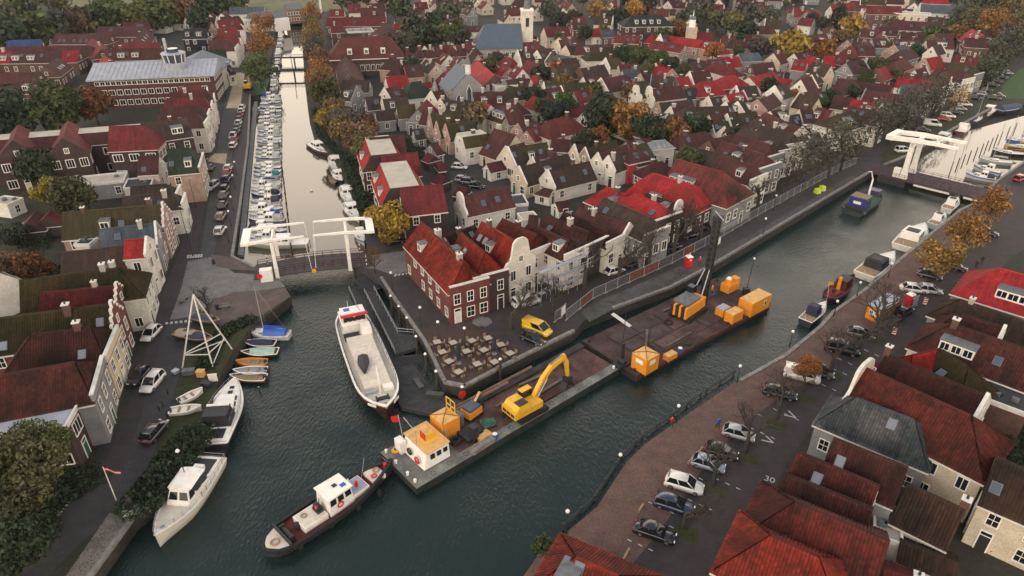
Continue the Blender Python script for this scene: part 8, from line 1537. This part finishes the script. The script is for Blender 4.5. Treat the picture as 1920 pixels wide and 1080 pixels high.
for i_, p in enumerate(((430, 455), (434, 424), (438, 396), (441, 354), (444, 328))): lamp(f'short white-globed lamp by the marina, {ORD[i_]} from the bridge', p, 3.2)
lamp('black lamp with round white shade by the lower left yachts', (352, 905), 4.8); lamp('lamp post on the left bridge forecourt', (362, 480), 5.5, False)
# terrace tables with four wicker chairs each
TB = MB(); TB.box(-.55, .55, -.55, .55, .70, .74)
TL = MB(); TL.cyl((0, 0, 0), (0, 0, .7), .05, .05, 6); TL.box(-.3, .3, -.3, .3, 0, .03)
CS = MB(); CS.box(-.24, .24, -.24, .24, .40, .46); CBm = MB(); CBm.loft([[(-.26, y, .46), (-.2, y, .46), (-.26, y, .85), (-.32, y, .85)] for y in (-.24, 0, .24)], 0); CLm = MB().box(-.02, .02, -.02, .02, 0, .42)
mTB, mTL, mCS, mCB, mCL = TB.mesh('table_top', ['tabletop']), TL.mesh('pedestal', ['dark']), CS.mesh('seat', ['wicker']), CBm.mesh('backrest', ['wicker']), CLm.mesh('leg', ['wicker'])
for i_, (x, y) in enumerate(sorted(((1360, 420), (1480, 425), (1620, 410), (1740, 390), (1835, 440), (1400, 495), (1450, 565), (1580, 490), (1710, 480), (1660, 585), (1790, 570), (1520, 645), (1905, 505)))):
    P = g(480 + x / 4, 540 + (y + 12) / 4, .02); rz = R(20 + (i_ * 37) % 25); t = thing('terrace_table', f'square pale terrace table, {ORD[i_]} from left on the plaza terrace', 'table', P, rz, 'terrace tables'); put('table_top', mTB, t); put('pedestal', mTL, t)
    for k in range(4):
        a_ = rz + k * math.pi / 2; c_ = thing('terrace_chair', f'wicker chair on the {("right", "far", "left", "near")[k]} side of the {ORD[i_]} terrace table from left', 'chair', P + Vector((.95 * math.cos(a_), .95 * math.sin(a_), 0)), a_ + math.pi, 'terrace chairs'); put('seat', mCS, c_); put('backrest', mCB, c_)
        for sx in (-.2, .2):
            for sy in (-.2, .2): put('leg', mCL, c_, (sx, sy, 0))
for i_, p in enumerate(((860, 681), (927, 663))): t = thing('closed_parasol', ('closed black parasol left on the terrace', 'closed black parasol right on the terrace')[i_], 'parasol', g(*p)); MB().cyl((0, 0, 0), (0, 0, 3.6), .05, .05, 6).build('pole', 'dark', t); MB().loft([[(r_ * math.cos(a_), r_ * math.sin(a_), z) for a_ in [k * math.pi / 4 for k in range(8)]] for r_, z in ((.3, .9), (.36, 1.4), (.28, 2.4), (.22, 3.2), (.05, 3.7))], 0).build('canopy', 'parasol', t); MB().cyl((0, 0, 0), (0, 0, .12), .45, .4, 10).build('foot', 'stone', t)
MB().sheet([(g(904, 603).x + 1.6 * (1 + .12 * math.sin(k * 3.1)) * math.cos(k * .3142), g(904, 603).y + 1.5 * (1 + .12 * math.cos(k * 2.3)) * math.sin(k * .3142)) for k in range(20)], .026).build('paving_mosaic', 'greypave')['kind'] = 'structure'
# terrace fence at the quay edge, works fence
def fence_panel(lab, A, B_, h=2.0, sheet=None, grp='site fence panels', name='fence_panel'):
    d = B_ - A; t = thing(name, lab, 'fence', A, math.atan2(d.y, d.x), grp); L = d.length; fr = MB()
    for x in (0, L): fr.cyl((x, 0, 0), (x, 0, h), .03, .03, 5)
    for z in (.15, h): fr.cyl((0, 0, z), (L, 0, z), .03, .03, 5)
    fr.build('frame', 'galv', t); w = MB()
    for k in range(1, int(L / .28)): w.beam((k * .28, 0, .15), (k * .28, 0, h), .012)
    for k in range(1, 5): w.beam((0, 0, .15 + k * (h - .15) / 5), (L, 0, .15 + k * (h - .15) / 5), .012)
    wo = w.build('wire_mesh', 'galv', t); MB().box(-.35, .35, -.12, .12, 0, .14).build('foot', 'stone', t)
    if sheet: MB().box(.1, L - .1, -.02, .02, .3, h - .2).build('screen_sheet', sheet, t)
pts = [(1062, 600), (1112, 560), (1180, 530), (1260, 494), (1340, 452), (1420, 405), (1500, 360), (1570, 322), (1604, 308)]
W_ = [g(*p) for p in pts]; tot = 0; k_ = 0
for a, b_ in zip(W_, W_[1:]):
    n_ = max(1, round((b_ - a).length / 3.5))
    for i in range(n_): fence_panel(f'site fence panel on the works strip, {ORD[k_]} from the plaza', a.lerp(b_, i / n_), a.lerp(b_, (i + .97) / n_), sheet='wood' if k_ in (1, 5, 6, 9) else None); k_ += 1
for o in [o for o in col.objects if o.name.startswith('screen_sheet')]: o.color = (.16, .06, .05, 1)
fence_panel('white notice board on the fence beside the piling mast', g(1336, 466), g(1350, 458), 1.8, 'white', None, 'notice_board')
for i_, p in enumerate(((1052, 596, 1060, 588), (1040, 604, 1052, 596))): fence_panel(f'fence panel closing the plaza end of the works, {ORD[i_]} from right', g(p[0], p[1]), g(p[2], p[3]), 2, 'white' if i_ == 0 else None, 'fence panels at the plaza end')
# portable toilets
def toilet(lab, px, rz, mat):
    t = thing('portable_toilet', lab, 'toilet', g(*px), rz); MB().box(-.55, .55, -.55, .55, .08, 2.1).build('cabin', mat, t); MB().loft([[(-.6, -.6, 2.1), (.6, -.6, 2.1), (.6, .6, 2.1), (-.6, .6, 2.1)], [(-.4, -.4, 2.35), (.4, -.4, 2.35), (.4, .4, 2.35), (-.4, .4, 2.35)]], 0).build('roof', 'white', t); MB().box(-.4, .4, -.59, -.55, .15, 2.0).build('door', mat, t); MB().box(-.2, .2, -.61, -.59, 1.5, 1.75).build('sign', 'white', t); MB().box(-.6, .6, -.6, .6, 0, .08).build('base', 'dark', t); MB().cyl((.2, .2, 2.3), (.2, .2, 2.8), .06, .06, 6).build('vent_pipe', 'white', t)
toilet('red portable toilet with white roof on the works strip', (1290, 500), R(20), 'red_paint'); toilet('red portable toilet beside the site container on the right', (1702, 572), R(30), 'red_paint')
t = thing('warning_board', 'pale blue and white board beside the right toilet', 'board', g(1714, 574), R(30)); MB().box(-.6, .6, -.04, .04, .3, 2.0).build('panel', 'zinc', t); MB().box(-.7, .7, -.2, .2, 0, .3).build('foot', 'stone', t)
# site container, trailer, barriers on the right quay
c_ = box_cabin('weathered orange-brown site container with grey roof on the right quay', None, (1652, 592), 6.2, 2.6, 2.7, R(38), mat='rustbox', roofm='zinc', sign=False, name='site_container', cat='container')
for y in (-.45, .45): place_win(c_, (-3.12, y, 1.7), -math.pi / 2, .6, .6, 'cross', False)
MB().box(-3.14, -3.1, -1.25, 1.25, .3, 2.5).build('end_panel', 'orange_paint', c_)
t = thing('flat_trailer', 'black flat trailer behind the black car on the right', 'trailer', g(1672, 606) + Vector((0, 0, .0)), R(35)); MB().box(-1.8, 1.8, -.9, .9, .5, .65).build('bed', 'dark', t); MB().beam((1.8, 0, .55), (3.0, 0, .5), .1).build('drawbar', 'steel', t)
for s_ in (-1, 1): MB().cyl((-.2, s_ * .95, .33), (-.2, s_ * 1.12, .33), .33, .33, 12).build('wheel', 'rubber', t); MB().box(-1.8, 1.8, s_ * .9 - .04, s_ * .9 + .04, .65, 1.0).build('side_board', 'dark', t)
for i_, p in enumerate(((1675, 628), (1733, 572))):
    t = thing('barrier_board', ('red and white striped barrier beside the grey hatchback', 'red and white striped barrier beside the right toilet')[i_], 'barrier', g(*p), R(-40)); MB().box(-.3, .3, -.03, .03, .15, 1.4).build('board', 'white', t); MB().box(-.35, .35, -.2, .2, 0, .15).build('foot', 'dark', t)
    for k in range(3): MB().add([(-.3, -.035, .3 + k * .4), (.3, -.035, .5 + k * .4), (.3, -.035, .7 + k * .4), (-.3, -.035, .5 + k * .4)], [(0, 1, 2, 3)]).build('stripe', 'red_paint', t)
# big bags on the quay
for i_, p in enumerate(((1532, 362), (1541, 357))): t = thing('big_bag', ('lime green bulk bag on the far works strip, left one', 'lime green bulk bag on the far works strip, right one')[i_], 'bag', g(*p), R(20)); MB().box(-.6, .6, -.6, .6, 0, 1.1, 0, .08).build('bag', 'lime', t); MB().box(-.5, .5, -.5, .5, 1.1, 1.2, 0, .2).build('top', 'lime', t)
# flag pole, statue, signs on the lower left
P = g(218, 938); t = thing('flag_pole', 'white flag pole with a red and white flag at the lower left', 'flag pole', P); MB().cyl((0, 0, 0), (0, 0, 5.2), .07, .05, 8).build('pole', 'white', t); m = MB(); fl = [[(x, .1 * math.sin(x * 4), 5.1 - .35 * x - k) for k in (0, .17, .34, .5)] for x in (0, .4, .8, 1.2, 1.7)]; m.loft(fl, 0, False, False); m.m = [0, 1, 0] * 4; m.build('flag', ['red_paint', 'white'], t)
t = thing('statue', 'dark figure sculpture on a white stone plinth at the quay end', 'statue', g(246, 958), R(20)); MB().box(-.9, .9, -.7, .7, 0, .35, 0, .06).build('plinth', 'trim', t); m = MB(); m.loft([[(r_ * math.cos(a_) + o_, r_ * .8 * math.sin(a_), z) for a_ in [k * math.pi / 4 for k in range(8)]] for r_, z, o_ in ((.4, .35, 0), (.32, .9, .05), (.38, 1.5, .1), (.3, 1.85, .08), (.13, 2.0, .05), (.19, 2.2, .04), (.12, 2.42, .03))], 0); m.build('figure', 'dark', t)
t = thing('tripod_derrick', 'white tripod derrick with cross braces on the left bank', 'derrick', g(370, 690)); ap = Vector((.9, 2.6, 11.0)); feet = [Vector((-2.2, 0, 0)), Vector((2.2, .2, 0)), Vector((3.4, 4.8, 0))]
for f_ in feet: MB().beam(tuple(f_), tuple(ap), .16).build('leg', 'trim', t)
for a, b_ in ((feet[0].lerp(ap, .18), feet[2].lerp(ap, .18)), (feet[0].lerp(ap, .18), feet[1].lerp(ap, .18)), (feet[1].lerp(ap, .02), feet[2].lerp(ap, .22)), (feet[0].lerp(ap, .2), feet[2].lerp(ap, .30)), (feet[1].lerp(ap, .2), feet[2].lerp(ap, .2))): MB().beam(tuple(a), tuple(b_), .11).build('brace', 'trim', t)
MB().cyl(tuple(ap), (1.0, 2.6, 8.4), .05, .05, 5).build('hook_cable', 'dark', t); MB().box(.75, 1.25, 2.4, 2.85, 7.9, 8.4).build('hook_block', 'dark', t)
rn = random.Random(12)
for i_, (x, y, sx, sz, mt, nm, lab) in enumerate(((378, 706, 1.0, 1.0, 'hutroof', 'refuse_bin', 'tan-lidded bin under the tripod derrick'), (355, 702, 1.6, .8, 'lead', 'winch_box', 'grey winch box beside the tripod foot'), (401, 716, 1.2, 1.3, 'white', 'sign_panel', 'white information panel by the tripod derrick'), (388, 725, 1.3, .7, 'dark', 'tool_box', 'black box on the bank under the tripod'), (330, 700, .8, .5, 'galv', 'cable_box', 'grey electric box beside the left street'))):
    t = thing(nm, lab, nm.replace('_', ' '), g(x, y), R(rn.uniform(-30, 30))); th_ = .4 if nm != 'sign_panel' else .04
    MB().box(-sx / 2, sx / 2, -th_, th_, .1, sz).build('body', mt, t); MB().box(-sx / 2 - .05, sx / 2 + .05, -th_ - .05, th_ + .05, sz, sz + .08).build('lid', mt, t); MB().box(-sx / 2 + .05, sx / 2 - .05, -th_ + .02, th_ - .02, 0, .1).build('foot', 'dark', t)
for i_, p in enumerate(((315, 738), (306, 762), (314, 782), (299, 770))): t = thing('bollard', f'low black bollard along the left street, {ORD[i_]} from the derrick', 'bollard', g(*p), 0, 'left street bollards'); MB().cyl((0, 0, 0), (0, 0, .8), .1, .08, 8).build('post', 'dark', t); MB().ball((0, 0, .85), .12).build('knob', 'dark', t)
for i_, (p, rz) in enumerate((((422, 578), 20), ((345, 565), 75))): t = thing('park_bench', ('grey bench on the bridge forecourt', 'bench before the white house by the junction')[i_], 'bench', g(*p), R(rz)); [MB().box(-.9, .9, -.25 + k * .17, -.12 + k * .17, .42, .47).build('seat_slat', 'stone', t) for k in range(3)]; [MB().box(-.9, .9, .27, .31, .55 + k * .16, .67 + k * .16).build('back_slat', 'stone', t) for k in range(2)]; [MB().box(x - .05, x + .05, -.25, .3, 0, .42).build('leg', 'dark', t) for x in (-.7, .7)]
for i_, p in enumerate(((408, 580), (401, 495))): t = thing('litter_bin', ('black litter bin beside the forecourt bench', 'black litter bin near the marina entrance')[i_], 'bin', g(*p)); MB().cyl((0, 0, 0), (0, 0, .9), .28, .3, 10).build('body', 'dark', t); MB().cyl((0, 0, .9), (0, 0, 1.0), .32, .25, 10).build('lid', 'dark', t)
# traffic posts by the left bridge
for i_, p in enumerate(((676, 478), (688, 500), (785, 505), (503, 500))): t = thing('striped_post', f'black and white striped post at the left bridge, {ORD[i_]} from the far side', 'post', g(*p), 0, 'striped posts'); [MB().cyl((0, 0, k * .4), (0, 0, k * .4 + .4), .09, .09, 8).build('band', 'white' if k % 2 else 'dark', t) for k in range(6)]
# the yellow digger on the sandy track
t = thing('yellow_digger', 'yellow digger working on the sandy track by the lawn', 'digger', g(466, 168), R(100)); tracks(t, 3.4, .6, 2.2, .7); MB().box(-2, 1.2, -1.2, 1.2, .9, 2.2).build('body', 'yellow_paint', t); MB().box(-.2, 1.1, .2, 1.1, 2.2, 3.1).build('cab', 'glass', t); MB().beam((1, -.3, 2), (3.4, -.3, 4.6), .5, .6).build('boom', 'yellow_paint', t); MB().beam((3.4, -.3, 4.6), (4.6, -.3, 1.4), .4, .4).build('stick', 'yellow_paint', t); MB().box(4.2, 5.1, -.8, .3, .4, 1.4).build('bucket', 'dark', t)
# people
def person(lab, px, rz, coat, legs, helmet=None, stride=.25, z=0.0, loc=None):
    t = thing('person', lab, 'person', loc or g(*px, z), rz); m = MB()
    def limb(pts): m.loft([[(x + r_ * math.cos(a_), y + r_ * .85 * math.sin(a_), zz) for a_ in [k * math.pi / 4 for k in range(8)]] for x, y, zz, r_ in pts], 0)
    bm0 = len(m.f)
    limb([(0, 0, .86, .17), (0, 0, 1.0, .18), (0, 0, 1.25, .19), (0, 0, 1.42, .20), (0, 0, 1.5, .08), (.02, 0, 1.56, .06)]); 
    for s_ in (-1, 1): limb([(.02, s_ * .22, 1.44, .075), (.03, s_ * .27, 1.15, .06), (.12, s_ * .26, .92, .045), (.14, s_ * .25, .82, .05)])
    n1 = len(m.f)
    for s_ in (-1, 1): limb([(0, s_ * .09, .9, .10), (s_ * stride * .5, s_ * .1, .48, .075), (s_ * stride * .7, s_ * .1, .08, .055), (s_ * stride * .7 + .1, s_ * .1, 0.0, .07)])
    n2 = len(m.f)
    limb([(.02, 0, 1.52, .055), (.03, 0, 1.58, .085), (.03, 0, 1.66, .10), (.02, 0, 1.74, .085), (.02, 0, 1.78, .03)])
    m.m = [0] * n1 + [1] * (n2 - n1) + [2] * (len(m.f) - n2); m.build('body', [coat, legs, 'skin'], t, smooth=True)
    MB().ball((.0, 0, 1.72), .11, .11, .09).build('helmet' if helmet else 'hair', helmet or 'dark', t)
person('worker in red jacket and white helmet beside the red toilet', (1311, 497), R(-100), 'red_paint', 'dark', 'white'); person('pedestrian in dark clothes on the right street, left one', (1829, 502), R(60), 'dark', 'dark'); person('pedestrian in dark clothes on the right street, right one', (1840, 494), R(60), 'dark', 'dark'); person('person in blue jacket beside the slim bare tree', (1345, 802), R(-60), 'blue_paint', 'dark'); person('person in red coat at the right quay edge', (1258, 800), R(-50), 'red_paint', 'dark'); person('worker in orange by the piling mast', (1322, 520), R(0), 'orange_paint', 'dark', 'white', loc=on(b2, *local(b2, (1334, 552))))
# parking marks, '30' on the street, crossings
def strip(name, a, b_, w, z=.03): A_, B__ = g(*a, z), g(*b_, z); m = MB().beam(tuple(A_), tuple(B__), w, .006); return m.build(name, 'marking')['kind']
marks = MB()
def mk(a, b_, w=.14):
    A_, B__ = g(*a, .024), g(*b_, .024); d = (B__ - A_).normalized(); n_ = Vector((-d.y, d.x, 0)) * w / 2; marks.add([tuple(A_ + n_), tuple(A_ - n_), tuple(B__ - n_), tuple(B__ + n_)], [(0, 1, 2, 3)])
for x, y in ((1196, 1020), (1236, 950), (1275, 995), (1310, 945), (1330, 905), (1360, 905), (1390, 860), (1425, 810), (1440, 785), (1470, 775), (1500, 745), (1540, 720), (1560, 690), (1590, 680), (1620, 655)):
    for k in range(3): mk((x + k * 20 - 20, y + k * 9 - 9), (x + k * 20 - 12, y + k * 9 - 5))
for x, y in ((1428, 825), (1470, 778)): mk((x, y), (x + 22, y + 5), .2); mk((x + 22, y + 5), (x + 8, y - 8), .2)
for k in range(7): mk((312 + k * 9, 604 - k * .9), (313 + k * 9, 608 - k * .9), .4)
for k in range(6): mk((352 + k * 5, 484 - k * .3), (353 + k * 5, 478 - k * .3), .4)
for k in range(6): mk((740 + k * 7, 518 - k * 1.2), (744 + k * 7, 513 - k * 1.2), .35)
for k in range(6): mk((131 - k * 5, 940 + k * 6), (128 - k * 5, 943 + k * 6), .3)
struct(marks.build('road_marking', 'marking'))
cu = bpy.data.curves.new('speed_number', 'FONT'); cu.body = '30'; cu.size = 1.25; cu.align_x = 'CENTER'; cu.align_y = 'CENTER'; tmp = bpy.data.objects.new('speed_number', cu); col.objects.link(tmp)
dg_ = bpy.context.evaluated_depsgraph_get(); me = bpy.data.meshes.new_from_object(tmp.evaluated_get(dg_)); bpy.data.objects.remove(tmp); me.materials.clear(); me.materials.append(MATS['marking']); struct(put('speed_marking', me, None, g(1443, 899, .03), R(-28)))
# planting squares round the car-park trees
for i_, (x, y) in enumerate(((1286, 1000), (1342, 918), (1400, 858), (1455, 797), (1512, 748), (1560, 705), (1612, 668), (1645, 640))):
    P = g(x, y); ms = MB(); c0, s0 = math.cos(R(-24)), math.sin(R(-24)); q = [(P.x + a * c0 - b_ * s0, P.y + a * s0 + b_ * c0) for a, b_ in ((-1.3, -1.0), (1.3, -1.0), (1.3, 1.0), (-1.3, 1.0))]; struct(ms.sheet(q, .03).build('tree_pit', 'verge'))
for i_, (a, b_) in enumerate((((1168, 1050), (1180, 1028)), ((1290, 868), (1318, 838)), ((1198, 958), (1206, 945)))):
    A_, B__ = g(*a, .5), g(*b_, .5); t = thing('wooden_barrier', ('low wooden barrier rail nearest the bottom house', 'low wooden barrier rail behind the black hatchback', 'short brown wooden rail left of the blue estate')[i_], 'barrier', A_); d_ = B__ - A_; MB().beam((0, 0, 0), tuple(d_), .2, .16).build('rail', 'teak', t); [MB().beam((d_.x * f_, d_.y * f_, -.5), (d_.x * f_, d_.y * f_, 0), .18).build('post', 'teak', t) for f_ in (.1, .9)]
t = thing('swan', 'white swan floating on the calm left canal', 'bird', g(584, 358, WZ), R(150)); m = MB(); m.ball((0, 0, .15), .55, .3, .25); m.cyl((.4, 0, .2), (.62, 0, .75), .07, .05, 7); m.cyl((.62, 0, .75), (.78, 0, .72), .06, .03, 7); m.build('body', 'white', t, smooth=True)
# scaffold on the white quay facade
A_, B__ = g(1010, 570), g(1094, 535); d_ = (B__ - A_); L_ = d_.length; nn = Vector((d_.y, -d_.x, 0)).normalized(); t = thing('scaffold', 'grey tube scaffold before the white quay facade', 'scaffold', A_ + nn * .6, math.atan2(d_.y, d_.x))
for i in range(6): MB().cyl((L_ * i / 5, 0, 0), (L_ * i / 5, 0, 6.8), .045, .045, 6).build('standard', 'galv', t); MB().cyl((L_ * i / 5, 1.0, 0), (L_ * i / 5, 1.0, 6.8), .045, .045, 6).build('standard', 'galv', t)
for z in (2.0, 4.0, 6.0):
    MB().box(0, L_, .1, .95, z, z + .06).build('platform', 'zinc', t)
    for y in (0,): MB().cyl((0, y, z + .55), (L_, y, z + .55), .04, .04, 6).build('ledger', 'galv', t); MB().cyl((0, y, z + 1.05), (L_, y, z + 1.05), .04, .04, 6).build('ledger', 'galv', t)
# ================================================================ AIR
hz, nt, b_ = new_mat('haze_air')
nt.nodes.remove(b_); pv = nt.nodes.new('ShaderNodeVolumePrincipled'); pv.inputs['Color'].default_value = (.78, .86, 1.0, 1); pv.inputs['Density'].default_value = .00006; pv.inputs['Anisotropy'].default_value = .2
out_ = [n for n in nt.nodes if n.type == 'OUTPUT_MATERIAL'][0]; nt.links.new(pv.outputs[0], out_.inputs['Volume'])
stuff(MB().box(-2700, 2700, -300, 4300, -5.5, 66).build('haze', 'haze_air'))
